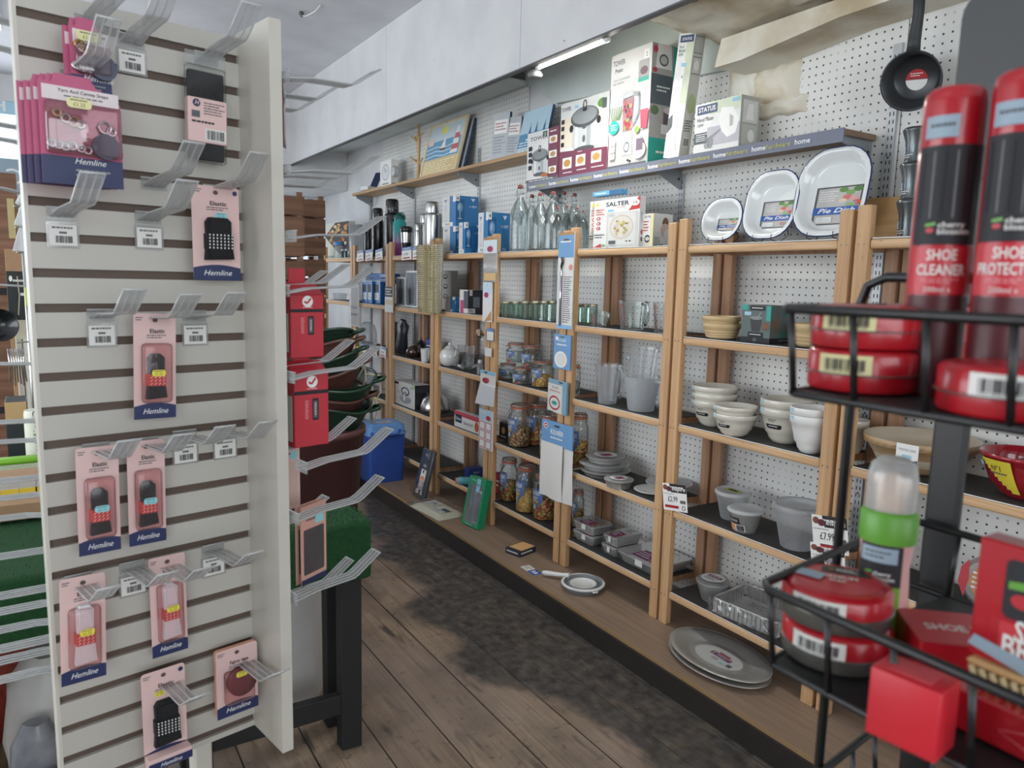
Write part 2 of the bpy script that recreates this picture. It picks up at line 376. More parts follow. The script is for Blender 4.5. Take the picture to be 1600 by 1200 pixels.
def mat_floor():
    m, nt, n, p, L = nodes('old_floorboards'); tc = n.new('ShaderNodeTexCoord'); sp = n.new('ShaderNodeSeparateXYZ'); L(tc.outputs['Object'], sp.inputs[0])
    def M(op, a, b=None, c=None):
        q = n.new('ShaderNodeMath'); q.operation = op
        for i, v in enumerate((a, b, c)):
            if v is None: continue
            if isinstance(v, (int, float)): q.inputs[i].default_value = v
            else: L(v, q.inputs[i])
        return q.outputs[0]
    def noise(sx, sy, sc, det=4, dist=0, off=0):
        mp = n.new('ShaderNodeMapping'); mp.inputs['Scale'].default_value = (sx, sy, 1); mp.inputs['Location'].default_value = (off, off, 0); L(tc.outputs['Object'], mp.inputs[0])
        no = n.new('ShaderNodeTexNoise'); no.inputs['Scale'].default_value = sc; no.inputs['Detail'].default_value = det; no.inputs['Distortion'].default_value = dist; L(mp.outputs[0], no.inputs['Vector']); return no.outputs['Fac']
    def rng(f, a, b, c=0, d=1):
        r = n.new('ShaderNodeMapRange'); r.inputs[1].default_value = a; r.inputs[2].default_value = b; r.inputs[3].default_value = c; r.inputs[4].default_value = d; L(f, r.inputs[0]); return r.outputs[0]
    def mixc(f, a, b, bl='MIX'):
        q = n.new('ShaderNodeMix'); q.data_type = 'RGBA'; q.blend_type = bl
        for i, v in ((0, f), (6, a), (7, b)):
            if isinstance(v, tuple): q.inputs[i].default_value = v
            elif isinstance(v, (int, float)): q.inputs[i].default_value = v
            else: L(v, q.inputs[i])
        return q.outputs[2]
    bi = M('MULTIPLY_ADD', sp.outputs['X'], 1/.215, -.2419); fr = M('FRACT', bi); idx = M('FLOOR', bi)
    gap = rng(M('MINIMUM', fr, M('SUBTRACT', 1, fr)), .006, .018)
    wn = n.new('ShaderNodeTexWhiteNoise'); wn.noise_dimensions = '1D'; L(idx, wn.inputs['W'])
    grain = noise(26, 1.3, 1.6, 5, .8)
    cr = n.new('ShaderNodeValToRGB'); e = cr.color_ramp.elements; e[0].position = .3; e[0].color = (*lin('#6f5d4c'), 1); e[1].position = .7; e[1].color = (*lin('#a8937d'), 1); L(grain, cr.inputs[0])
    tone = mixc(.45, cr.outputs[0], mixc(wn.outputs[0], (*lin('#7d6959'), 1), (*lin('#a28c79'), 1)))
    dirt = rng(noise(1, .8, 5, 6, 0, 3), .42, .66, 0, .75); tone = mixc(dirt, tone, (*lin('#665a4f'), 1))
    kn = rng(noise(11, 2.2, 1.5, 2, 0, 9), .60, .70, 0, .75); tone = mixc(kn, tone, (*lin('#26242a'), 1))
    tone = mixc(rng(noise(75, 1.6, 1.3, 4, 1.5, 7), .56, .72, 0, .55), tone, (*lin('#45372c'), 1)); tone = mixc(rng(noise(3, 3, 9, 6, 0, 11), .6, .68, 0, .5), tone, (*lin('#3a322c'), 1)); tone = mixc(rng(noise(1, .6, 2.2, 3, 0, 21), .45, .6, 0, .35), tone, (*lin('#8f7f78'), 1))
    # worn black paint along the plinth, its edge ragged
    ed = M('ADD', sp.outputs['X'], M('MULTIPLY', noise(1, 1, 2.2, 6), -.75)); ym = M('MULTIPLY', M('ABSOLUTE', M('SUBTRACT', sp.outputs['Y'], 2.8)), .17)
    pm = rng(M('SUBTRACT', ed, ym), 1.02, 1.10); pm2 = M('MULTIPLY', pm, rng(noise(2, 1, 9, 5, 0, 5), .25, .5, .55, 1))
    tone = mixc(M('MULTIPLY', pm2, .9), tone, mixc(rng(noise(1, 1, 22, 6), .35, .7), (*lin('#1e1e20'), 1), (*lin('#4f4e4d'), 1)))
    fl = rng(noise(1, 1, 60, 2, 0, 2), .70, .74); tone = mixc(M('MULTIPLY', fl, .5), tone, (*lin('#9d9890'), 1))
    tone = mixc(M('MAXIMUM', gap, M('MULTIPLY', pm, .8)), (.012, .010, .009, 1), tone)
    L(tone, p.inputs['Base Color']); p.inputs['Roughness'].default_value = .5
    b = n.new('ShaderNodeBump'); b.inputs['Strength'].default_value = .5; b.inputs['Distance'].default_value = .004
    L(M('ADD', M('MULTIPLY', gap, 1), M('MULTIPLY', grain, .5)), b.inputs['Height']); L(b.outputs[0], p.inputs['Normal'])
    return m
PEG = mat_peg(); WALLP = mat_plaster('painted_wall', '#c9cbce', '#d6d7d8', bump=.05)
CEILM = mat_plaster('ceiling_paint', '#c3c4c8', '#cfd0d4', bump=.08); FASC = mat_plaster('fascia_board', '#c6c6c8', '#d0d0d1', specks=True, bump=.03)
OLDP = mat_plaster('cracked_plaster', '#b5a588', '#e2e0d6', '#d8d1c0', bump=.8); PLAST = mat_plaster('stained_plaster', '#b99a70', '#ddd6c6', '#cfc2aa', bump=.9)
PALEG = mat_plaster('pale_board', '#bfc8c6', '#cbd2d0', bump=.04); VINYL = wood('#84705f', '#947e6c', 1, 1.2, .45, 'vinyl', False); DARKW = mat('#2c2523', .6, 0, .3, 14, .2)
XR, XL, YN, YF, ZC = 2.62, -3.2, -2.5, 8.1, 3.27
struct(MB().box(XL, XR+.1, YN, YF, -.1, 0, mat_floor()).build('floor'))
struct(MB().box(XL, XR+.1, YN, YF, ZC, ZC+.1, CEILM).build('ceiling'))
b = MB(); b.box(XR, XR+.1, YN, YF, 0, ZC, WALLP); struct(b.build('wall_right'))
# pegboard sheets over the right wall, one object per storey of sheets
pg = MB()
for y0, y1 in ((-1.2, .78), (.785, 1.60), (1.605, 4.02), (4.025, 6.35)):
    pg.box(XR-.008, XR-.0005, y0, y1, .12, 2.62 if y0 < 4 else 2.79, PEG)
pg.box(XR-.008, XR-.0005, .785, 2.30, 2.62, 2.79, PEG)
struct(pg.build('wall_right_pegboard'), 'white pegboard sheets covering the right wall')
def wall_with_holes(name, axis, pos, a0, a1, holes, th=.12):
    """wall in the plane axis=pos spanning a0..a1 with rectangular openings (h0,h1,z0,z1)"""
    mb = MB()
    def bx(p, q, z0, z1):
        if q-p < .001 or z1-z0 < .001: return
        if axis == 'y': mb.box(p, q, pos, pos+th, z0, z1, WALLP)
        else: mb.box(pos-th, pos, p, q, z0, z1, WALLP)
    x = a0
    for (h0, h1, z0, z1) in holes: bx(x, h0, 0, ZC); bx(h0, h1, 0, z0); bx(h0, h1, z1, ZC); x = h1
    bx(x, a1, 0, ZC); return struct(mb.build(name))
wall_with_holes('wall_far', 'y', YF, XL, XR+.1, [(-2.7, .9, .85, 3.05), (1.35, 2.56, .9, 2.43)])
wall_with_holes('wall_near', 'y', YN-.12, XL, XR+.1, [(-2.5, 1.9, .9, 2.9)])
wall_with_holes('wall_left', 'x', XL, YN, YF, [(.6, 6.2, .9, 2.9)])
FRAME = mat('#d9dadb', .4); PANE = thin('#f3f8fb', .04, .02)
def window(name, axis, pos, h0, h1, z0, z1, n, pane=PANE):
    fr = MB()
    def bx(mb, p, q, a, b, t=.05, mt=FRAME):
        if axis == 'y': mb.box(p, q, pos-t/2, pos+t/2, a, b, mt)
        else: mb.box(pos-t/2, pos+t/2, p, q, a, b, mt)
    bx(fr, h0, h1, z0, z0+.06); bx(fr, h0, h1, z1-.06, z1)
    for k in range(n+1): x = h0+(h1-h0)*k/n; bx(fr, max(h0, x-.03), min(h1, x+.03), z0+.06, z1-.06, .05)
    f = struct(fr.build(name))
    g = MB(); bx(g, h0+.03, h1-.03, z0+.06, z1-.06, .006, pane); g.build('pane', f); return f
window('window_1', 'y', YF+.06, -2.7, .9, .85, 3.05, 3)
window('window_2', 'y', YF+.06, 1.35, 2.56, .9, 2.43, 1, thin('#f0f4f8', .05, .4, .75))
window('window_3', 'y', YN-.06, -2.5, 1.9, .9, 2.9, 3)
window('window_4', 'x', XL-.06, .6, 6.2, .9, 2.9, 4)
# mirrored lettering of the shop sign seen through the far window
sg = MB(); P0 = at(12, 175, y=YF+.03); sg.box(P0.x-.62, P0.x+.32, YF+.015, YF+.028, P0.z-.02, P0.z+.12, mat('#a9cfe4', .5))
fc = Face(sg, lambda x, y, l: (P0.x-x, YF+.015-l, P0.z+y), .001)
fc.txt('RE', .12, .0, .10, WHITE, w=.25); fc = Face(sg, lambda x, y, l: (P0.x-x, YF+.015-l, P0.z-.62+y), .001)
sg.box(P0.x-.9, P0.x+.42, YF+.015, YF+.028, P0.z-.72, P0.z-.4, mat('#93a7b4', .5)); fc.txt('G', -.02, 0, .14, WHITE)
solo(sg, 'window_sign', 'pale blue window lettering seen reversed high in the far shop window', 'sign', (0, 0, 0))

# fascia board of the lowered edge, three sheets with open joints
f = MB()
for y0, y1 in ((YN, 3.247), (3.25, 4.93), (4.933, 8.1)): f.box(2.05, 2.075, y0, y1, 2.635, ZC, FASC)
f.box(2.046, 2.079, YN, 8.1, 2.627, 2.634, mat('#5a5a5c', .6)); struct(f.build('trim_1'), 'white fascia board running along the ceiling')
f = MB(); f.box(2.076, XR, 4.03, 7.28, 2.80, 2.82, PALEG); f.box(2.076, XR, YN, 4.03, 3.0, 3.02, PALEG); struct(f.build('ceiling_soffit'), 'soffit behind the fascia board')
f = MB(); bz0, bz1 = 2.44, 3.27; f.box(.95, XR, 7.28, 8.09, bz0, bz1, WALLP, .006)
fa = Face(f, lambda x, y, l: (x, 7.28-l*3, y)); fa.rect(1.0, 2.47, 2.57, 2.485, PALEG); fa.rect(2.55, 2.47, 2.565, 2.76, PALEG); fa.rect(1.0, 2.74, 2.57, 2.755, PALEG)
struct(f.build('wall_far_bulkhead'), 'white boxed bulkhead under the ceiling at the far end')
# pale board with a broken edge between the pegboard and the old ceiling
b = MB(); pts = [(4.03, 2.81), (3.70, 2.625), (3.3, 2.60), (2.54, 2.545), (2.31, 2.53), (2.33, 2.60), (2.355, 2.66), (2.47, 2.70), (2.59, 2.742), (2.74, 2.80), (2.88, 2.868), (3.2, 2.89), (3.565, 2.925), (3.565, 3.0), (4.03, 3.0)]
b.prism(pts, XR-.035, XR-.009, PALEG, 'x'); struct(b.build('wall_right_board'), 'smooth pale board above the pegboard')
# old broken plaster ceiling over the right bay
b = MB(); rn = random.Random(4)
H = [[rn.uniform(-1, 1) for _ in range(40)] for _ in range(20)]
def under(u, v):
    y = 2.93-u*2.7; x = XR-.01-v*.5*(1+.05*H[3][int(u*38)])
    z = 2.60+.27*max(0, (y-2.30)/.6)**1.2 + .05*v+.012*H[int(v*10)][int(u*38)]
    return (x, y, z)
b.grid(under, 38, 10, OLDP)
b.grid(lambda u, v: (under(u, 1)[0], under(u, 1)[1], under(u, 1)[2]+v*.25), 38, 2, OLDP)
b.grid(lambda u, v: (under(0, v)[0], under(0, v)[1]+.004, under(0, v)[2]+u*.2), 2, 10, OLDP)
struct(b.build('ceiling_plaster'), 'cracked and stained plaster ceiling above the top shelf')
b = MB(); b.prism([(2.30, 2.49), (2.27, 2.595), (1.0, 2.60), (.2, 2.61), (.2, 2.56), (1.735, 2.535), (2.16, 2.49)], 2.40, XR-.01, OLDP, 'x')
struct(b.build('ceiling_ledge'), 'chipped plaster ledge below the old ceiling')
b = MB(); H2 = [[rn.uniform(0, 1) for _ in range(13)] for _ in range(13)]
def lump(y0, y1, z0, z1, d, mt, n=12, dy=0):
    def fn(u, v):
        e = min(1, 6*min(u, 1-u, v, 1-v)); return (XR-.0085-e*(d*(.55+.45*H2[int(u*n)][int(v*n)])), y0+(y1-y0)*u+.012*H2[int(v*n)][5]+dy*v, z0+(z1-z0)*v+.012*H2[3][int(u*n)])
    b.grid(fn, n, n, mt)
lump(2.03, 2.27, 2.345, 2.50, .035, PLAST); lump(1.99, 2.34, 2.29, 2.36, .028, OLDP); lump(2.22, 2.40, 2.37, 2.62, .026, OLDP)
struct(b.build('wall_right_plaster'), 'torn patch of bare plaster on the pegboard wall')
# plinth
b = MB(); b.box(2.03, XR, -1.2, 7.2, .005, .098, DARKW); b.box(2.02, XR, -1.2, 7.2, .098, .104, VINYL); b.box(2.016, 2.022, -1.2, 7.2, .09, .106, mat('#9c7f5c', .6))
b.box(2.004, 2.016, -1.2, 7.2, .0, .09, DARKW); struct(b.build('floor_plinth'), 'low plinth under the shelving with wood effect vinyl top and black front')

# fluorescent tube behind the fascia
t = thing('tube_light', 'slim lit tube lamp fixed behind the lower edge of the white fascia', 'lamp', (2.096, 3.14, 2.632))
b = MB(); b.tube([(0, 0, -.005), (0, -.5, -.005)], .011, mat('#fbfbf2', .5, 0, .01, emit=14), 10); b.build('tube', t)
b = MB(); b.box(-.02, .02, -.52, .02, .012, .03, FRAME); b.tube([(0, .02, -.005), (0, 0, -.005)], .013, FRAME); b.tube([(0, -.52, -.005), (0, -.5, -.005)], .013, FRAME)
for y in (0, -.5): b.box(-.012, .012, y-.008, y+.008, -.01, .012, FRAME)
b.build('batten', t)
b = MB(); b.lathe([(.03, 0), (.04, .012), (.03, .03), (.008, .05)], mat('#6a6c6c', .5), 14); solo(b, 'hanging_clip', 'small grey round clip at the far end of the lit tube lamp', 'fitting', (2.12, 3.215, 2.595))
la = area('tube_light_glow', (2.14, 2.89, 2.62), (0, math.radians(25), 0), .06, .5, 10, (1, .99, .90))
t = thing('tube_light', 'second tube lamp tucked higher behind the fascia over the near bay', 'lamp', (2.14, 2.45, 2.80)); MB().tube([(0, 0, 0), (0, -1.2, 0)], .012, mat('#fbfbf2', .5, 0, .01, emit=10), 10).build('tube', t); MB().box(-.06, -.014, -1.22, .02, -.015, .015, FRAME).build('batten', t)
area('tube_light_glow', (2.17, 1.85, 2.79), (0, math.radians(25), 0), .06, 1.2, 17, (1, .98, .90))
# ceiling lights of the shop
for i, (x, y) in enumerate(((at(2, 22, z=ZC-.1).x-.06, at(2, 22, z=ZC-.1).y), (-.9, .6))):
    t = thing('ceiling_light', ['white fluorescent ceiling fitting nearest the far shop window', 'white fluorescent ceiling fitting over the front of the shop'][i], 'lamp', (x, y, ZC))
    MB().box(-.05, .05, -.6, .6, -.05, 0, FRAME, .006).build('housing', t); MB().tube([(0, -.58, -.07), (0, .58, -.07)], .018, mat('#f6f8ff', .5, 0, .01, emit=6)).build('tube', t)
# hook left in the ceiling
p = at(471, 20, z=ZC-.005); b = MB(); b.lathe([(.012, 0), (.018, -.012), (.006, -.03)][::-1], mat('#5d5a56', .5, .6), 10); b.tube([(0, 0, -.02), (.02, -.03, -.03), (.05, -.12, -.02), (.06, -.2, -.004)], .004, OFFW, 6)
solo(b, 'ceiling_hook', 'small dark metal hook with a short white flex on the ceiling', 'hook', (p.x, p.y, ZC))

# ================================================================ shelving
G = [.73, 1.52, 2.33, 3.09, 3.86, 4.62, 5.42, 6.2, 7.0]
ZS = [1.765, 1.385, 1.01, .63, .26]     # shelf tops, highest first
XF = 2.27
BAY = ['empty-topped end bay beside the wire rack', 'bay holding the enamel pie dishes', 'bay holding the glass bottles and kitchen scales', 'bay holding the preserving jars', 'bay holding the steel flasks and crystal juicer',
       'bay holding the kettle', 'bay behind the blue cool box', 'farthest bay with clear plastic boxes']
UN = []
for i in range(8):
    y0, y1 = G[i]+.008, G[i+1]-.008; L_ = y1-y0
    u = thing('shelving_unit', 'pine shelving unit, '+BAY[i], 'shelving unit', (XF, y0, .104), 0, 'pine shelving along the pegboard wall'); UN.append(u)
    for (x, mt, top) in ((0, PINEP, 1.755), (.28, PINEB, 1.72)):
        for y in (0, L_-.048):
            p = MB(); p.box(x, x+.032, y, y+.048, 0, top+(.012 if y else 0), mt, .003)
            fa = Face(p, lambda a, c, l: (-l, y+a, c))
            if x == 0:
                for z in ZS:
                    for a in (.014, .034): fa.ell(a, z-.104-.02, .0032, .0032, mat('#6f655a', .4, .6), 8)
            p.build('post', u)
    for z in ZS:
        zz = z-.104
        s = MB(); s.box(.006, .03, .049, L_-.049, zz-.034, zz-.003, PINEH, .007, 2)
        s.box(.281-.03, .281, .049, L_-.049, zz-.034, zz-.006, PINEB)
        for y in (.05, L_-.078): s.box(.032, .28, y, y+.028, zz-.030, zz-.008, PINEB)
        for k in range(3): s.box(.034+k*.073, .10+k*.073, .049, L_-.049, zz-.0075, zz-.003, PINEB)
        sh = s.build('shelf', u)
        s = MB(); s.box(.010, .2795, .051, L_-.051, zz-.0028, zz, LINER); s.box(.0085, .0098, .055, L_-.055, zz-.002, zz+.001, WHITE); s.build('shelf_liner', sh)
ZS = [z+.0009 for z in ZS]      # goods rest a hair above the liners
# slotted steel uprights fixed to the pegboard
def upright(y, z0, z1, label):
    b = MB(); b.box(-.012, 0, -.016, .016, 0, z1-z0, mat('#b5b8ba', .4, .3)); fa = Face(b, lambda a, c, l: (-.012-l, a, c)); fb = Face(b, lambda a, c, l: (a, -.016-l, c))
    z = .02
    while z < z1-z0-.03:
        for a in (-.007, .007): fa.rect(a-.002, z, a+.002, z+.014, INK, up=False)
        z += .028
    for z in np.arange(.06, z1-z0, .31): fa.ell(0, z, .004, .004, INK, 8)
    return solo(b, 'slotted_upright', label, 'shelf upright', (XR-.008, y, z0), 0, 'slotted steel uprights on the pegboard')
upright(.60, .15, 2.47, 'slotted steel upright behind the black wire rack'); upright(1.63, .15, 2.46, 'slotted steel upright just behind the hanging milk pan')
upright(2.66, .15, 2.12, 'slotted steel upright beside the smallest pie dish'); upright(3.68, .15, 2.15, 'slotted steel upright behind the swing top bottles')
upright(4.62, .15, 2.50, 'slotted steel upright behind the leaning pictures'); upright(5.68, .15, 2.40, 'slotted steel upright behind the steel flasks')
upright(6.65, .15, 2.33, 'slotted steel upright below the far end of the wooden wall shelf')
def wshelf(name, label, x0, y0, y1, z, th, mt, brk, strip=None):
    t = thing(name, label, 'shelf', (x0, y0, z)); MB().box(0, XR-.021-x0, 0, y1-y0, -th, 0, mt, .003).build('board', t)
    for y in brk:
        b = MB(); D = XR-.021-x0
        b.prism([(D, -th-.001), (.02, -th-.001), (.02, -th-.018), (D-.01, -th-.085), (D, -th-.085)], y-y0-.004, y-y0+.004, mat('#93989c', .4, .4), 'y')
        b.box(.02, D, y-y0-.012, y-y0+.012, -th-.0008, -th, mat('#93989c', .4, .4)); fa = Face(b, lambda a, c, l: (a, y-y0-.004-l, c)); fa.ell(D-.02, -th-.04, .007, .007, INK, 10); fa.ell(D-.03, -th-.02, .004, .004, GREY, 8)
        b.build('bracket', t)
    if strip:
        s = MB(); s.box(-.006, -.0005, 0, y1-y0, -.046, .002, mat('#6f7384', .4)); fa = Face(s, lambda a, c, l: (-.006-l, (y1-y0)-a, c-.046)); a = .02; k = 0
        LW = mat('#f0f0f4', .4); LG = mat('#c2bd62', .4)
        while a < y1-y0-.11:
            fa.txt('home', a, .015, .019, LW, 'l', w=.068, bold=True)
            if a < y1-y0-.25: fa.txt('hardware', a+.070, .015, .019, LG, 'l', w=.112)
            a += .20
        s.build('shelf_edge_strip', t)
    return t
WSH = wshelf('wall_shelf', 'upper wall shelf with a grey printed edging strip, carrying boxed appliances', 2.41, 1.68, 3.70, 2.157, .022, wood('#7d6450', '#8d735d', 1, key='dk', knots=False), (1.70, 2.66, 3.62), True)
WS2 = wshelf('wall_shelf', 'narrow bare wooden wall shelf carrying pictures, clock and wooden mug tree', 2.42, 3.72, 6.62, 2.345, .022, wood('#a8855f', '#bd9a72', 1, key='lt', knots=False), (4.62, 5.68, 6.56))
# ================================================================ slatwall display stand with clear hooks
SU = ray(2046, 468); SU.z = 0; SU.normalize(); SN = Vector((-SU.y, SU.x, 0)); SANG = math.atan2(SU.y, SU.x)
def sw(u, v, z): q = SU*u+SN*v; return Vector((q.x, q.y, z))
def onv(px, py, v): d = ray(px, py); q = CP+d*(v/d.dot(SN)); return q.dot(SU), q.z
def onu(px, py, u): d = ray(px, py); q = CP+d*(u/d.dot(SU)); return q.dot(SN), q.z
U0, V0 = .395, 1.40
LAM = mat('#b9b6ae', .38, 0, .03, 4); LAM2 = mat('#c8c4ba', .35, 0, .02, 4); GRV = mat('#5b4c42', .6)
st = thing('slatwall_stand', 'tall cream slatwall display stand with brown grooves and a side wing', 'display stand', sw(U0, V0, 0), SANG)
ZT, ZB_, PIT = 1.982, .772, .0504
def slats(mb, x0, x1, yf, th, sgn=-1, ax='x'):
    """slatted panel, face at yf looking along sgn"""
    B = (lambda a, b, c, d, e, f, m: mb.box(a, b, c, d, e, f, m)) if ax == 'x' else (lambda a, b, c, d, e, f, m: mb.box(c, d, a, b, e, f, m))
    yb = yf-sgn*th; B(x0, x1, yf-sgn*.007, yb, ZB_, ZT, GRV)
    z = 1.948; top_ = ZT
    while True:
        lo = max(z+.0065, ZB_)
        B(x0, x1, yf, yf-sgn*.0068, lo, top_, LAM)
        if z-.0065 <= ZB_+.01: break
        top_ = z-.0065; z -= PIT
        if z < ZB_: B(x0, x1, yf, yf-sgn*.0068, ZB_, top_, LAM); break
p = MB(); slats(p, -.157, .152, -.15, .018); p.box(-.162, -.157, -.1505, -.131, ZB_, ZT, LAM2); p.build('front_panel', st)
p = MB(); slats(p, -.258, .13, .171, .0175, 1, 'y'); p.box(.1515, .1715, -.263, -.2585, ZB_, ZT+.008, LAM2); p.box(.1515, .1534, -.2585, .13, ZB_, ZT+.008, LAM2); p.build('wing_panel', st)
p = MB(); slats(p, -.075, .2, .15, .018, 1); p.build('rear_panel', st)
p = MB(); slats(p, -.131, .13, -.095, .0175, -1, 'y'); p.build('side_panel', st)
p = MB(); u, z = onv(315, 1167, 1.38); p.box(u-U0-.017, u-U0+.017, -.03, .004, .06, ZB_, LAM2, .003); p.build('leg', st)
p = MB(); p.box(-.22, .25, -.035, .01, .012, .06, LAM2, .004); p.box(-.02, .08, -.25, .25, .012, .055, LAM2, .004); p.build('foot', st)
for x, y in ((-.2, -.01), (.23, -.01), (.03, -.23), (.03, .23)): pass
p = MB()
for x, y in ((-.2, -.012), (.23, -.012), (.03, -.23), (.03, .23)): p.lathe([(.015, 0), (.018, .012)], BLACK, 10, x, y)
p.build('glide', st)

HK = thin('#f4f5f5', .05, .15, .17); HKR = thin('#eef0f0', .12, .1, .55)
def mk_hook(tagged=True):
    h = thing('display_hook', 'x', 'display hook', (0, 0, -5))
    prof = [(0, .0), (-.045, .008), (-.118, .012), (-.128, .017), (-.172, .047)]; wd = .0145
    b = MB(); n = len(prof)
    vs = [(x, y, z) for y, z in prof for x in (-wd, wd)]+[(x, y, z+.002) for y, z in prof for x in (-wd, wd)]
    fs = []
    for i in range(n-1):
        a = 2*i; fs += [(a, a+1, a+3, a+2), (a+2*n, a+2+2*n, a+3+2*n, a+1+2*n), (a, a+2, a+2+2*n, a+2*n), (a+1, a+1+2*n, a+3+2*n, a+3)]
    b.add(vs, fs, HK)
    for x in (-wd, -wd*.36, wd*.36, wd): b.tube([(x, y, z+.002) for y, z in prof], .0011, HKR, 4)
    b.tube([(-wd, -.172, .048), (wd, -.172, .048)], .0016, HKR, 5); b.build('arm', h)
    b = MB(); b.box(-.019, .019, -.0025, -.0005, -.004, .014, HK); b.tube([(-.019, -.003, .014), (.019, -.003, .014)], .0012, HKR, 5); b.build('mounting_plate', h)
    if tagged:
        b = MB(); b.box(-.021, .021, -.0035, -.0028, -.043, -.006, thin('#f2f3f3', .12, .1, .2)); fa = Face(b, lambda x, y, l: (x, -.0036-l, y))
        fa.rect(-.018, -.040, .018, -.010, OFFW); fa.small(-.014, -.018, .014, -.012, 1, MID); fa.rect(-.005, -.023, .005, -.020, MID); fa.bars(-.010, -.036, .012, -.026)
        b.build('price_label', h)
    return h
hook_t = mk_hook(); hook_p = mk_hook(False); used = {id(hook_t): False, id(hook_p): False}
HOOKS_USED = [0, 0]
def hook(kind, loc, rot, label):
    src = (hook_p, hook_t)[kind]
    if not HOOKS_USED[kind]: HOOKS_USED[kind] = 1; src.location = loc; src.rotation_euler = (0, 0, rot); src['label'] = label; src['group'] = 'clear hooks on the display stand'; return src
    return copy_thing(src, loc, rot, label, 'clear hooks on the display stand')
FV = 1.2495
def fhook(px, py, tagged, label):
    u, z = onv(px, py, FV); return hook(tagged, sw(u, FV, z), SANG, label)
fhook(140, 42, 0, 'clear hook through the small pink card near the stand top'); fhook(204, 70, 1, 'clear hook with barcode label at the very top, between pink card and black elastic pack')
fhook(322, 98, 0, 'clear hook holding the packet of black elastic'); fhook(118, 128, 0, 'clear hook through the stack of large pink fastener cards')
fhook(240, 293, 0, 'bare clear hook above a labelled one, right of the large pink cards'); fhook(96, 340, 1, 'clear hook with barcode label directly under the large pink cards')
fhook(231, 346, 1, 'clear hook with barcode label left of the wide elastic card'); fhook(335, 304, 0, 'clear hook holding the wide pink elastic card')
fhook(157, 498, 1, 'clear hook with barcode label upper left of the lone middle elastic card'); fhook(237, 503, 0, 'clear hook holding the lone middle elastic card')
fhook(303, 499, 1, 'clear hook with barcode label right of the lone middle elastic card')
fhook(150, 706, 0, 'clear hook holding the left of the paired blister cards'); fhook(228, 697, 0, 'clear hook holding the right of the paired blister cards')
fhook(288, 685, 1, 'clear hook with barcode label just right of the paired blister cards'); fhook(350, 678, 1, 'clear hook with barcode label next to the side wing')
fhook(122, 910, 0, 'clear hook holding the white elastic card nearest the stand edge'); fhook(206, 890, 1, 'clear hook with half hidden label between the two white elastic cards')
fhook(258, 884, 0, 'clear hook holding the white elastic card in the middle'); fhook(332, 862, 1, 'clear hook with barcode label above the maroon tape card')
fhook(254, 1062, 0, 'clear hook holding the lowest black dotted elastic card'); fhook(372, 1030, 0, 'clear hook holding the maroon tape cards')
for px, py, s in ((586, 110, 'topmost, nearest the wing edge'), (530, 132, 'topmost row, middle'), (500, 150, 'topmost row, farthest back'), (586, 244, 'second row, longest in view'), (560, 252, 'second row, middle'), (533, 266, 'second row, shortest in view'),
                  (594, 338, 'reaching across the black flasks'), (581, 417, 'in front of the blue ice packs'), (539, 413, 'ending beside the clear straw packet'), (505, 423, 'shortest, in front of the wooden crates'),
                  (588, 541, 'between the two red light packs, longer'), (546, 531, 'between the two red light packs, shorter'), (606, 669, 'crossing the blue cool box'), (549, 652, 'in front of the brown trug'),
                  (592, 744, 'ending above the green turf table'), (507, 775, 'short, over the pink card pack'), (586, 860, 'lowest, crossing the turf edge'), (545, 873, 'lowest row, shorter')):
    v, z = onu(px, py, .566+.172); hook(0, sw(.5680, v, z-.049), SANG+PI/2, 'clear hook on the right wing, '+s)
LH = [(45, 40, 1.32), (45, 82, 1.42), (45, 200, 1.32), (50, 222, 1.42), (45, 296, 1.52), (50, 445, 1.40), (50, 566, 1.36), (55, 655, 1.36), (60, 684, 1.44), (60, 744, 1.34), (60, 770, 1.42), (60, 800, 1.5), (65, 858, 1.38), (70, 917, 1.34),
      (70, 940, 1.42), (75, 966, 1.50), (75, 996, 1.36), (80, 1012, 1.44), (80, 1040, 1.52)]
_o = ['first', 'second', 'third', 'fourth', 'fifth', 'sixth', 'seventh', 'eighth', 'ninth', 'tenth', 'eleventh', 'twelfth', 'thirteenth', 'fourteenth', 'fifteenth', 'sixteenth', 'seventeenth', 'eighteenth', 'lowest']
for i, (px, py, v) in enumerate(LH):
    u, z = onv(px, py, v); hook(0, sw(.2995, v, z-.012), SANG-PI/2, 'clear hook on the left side of the stand, %s from the top' % _o[i] if i < 18 else 'clear hook on the left side of the stand, lowest of all')

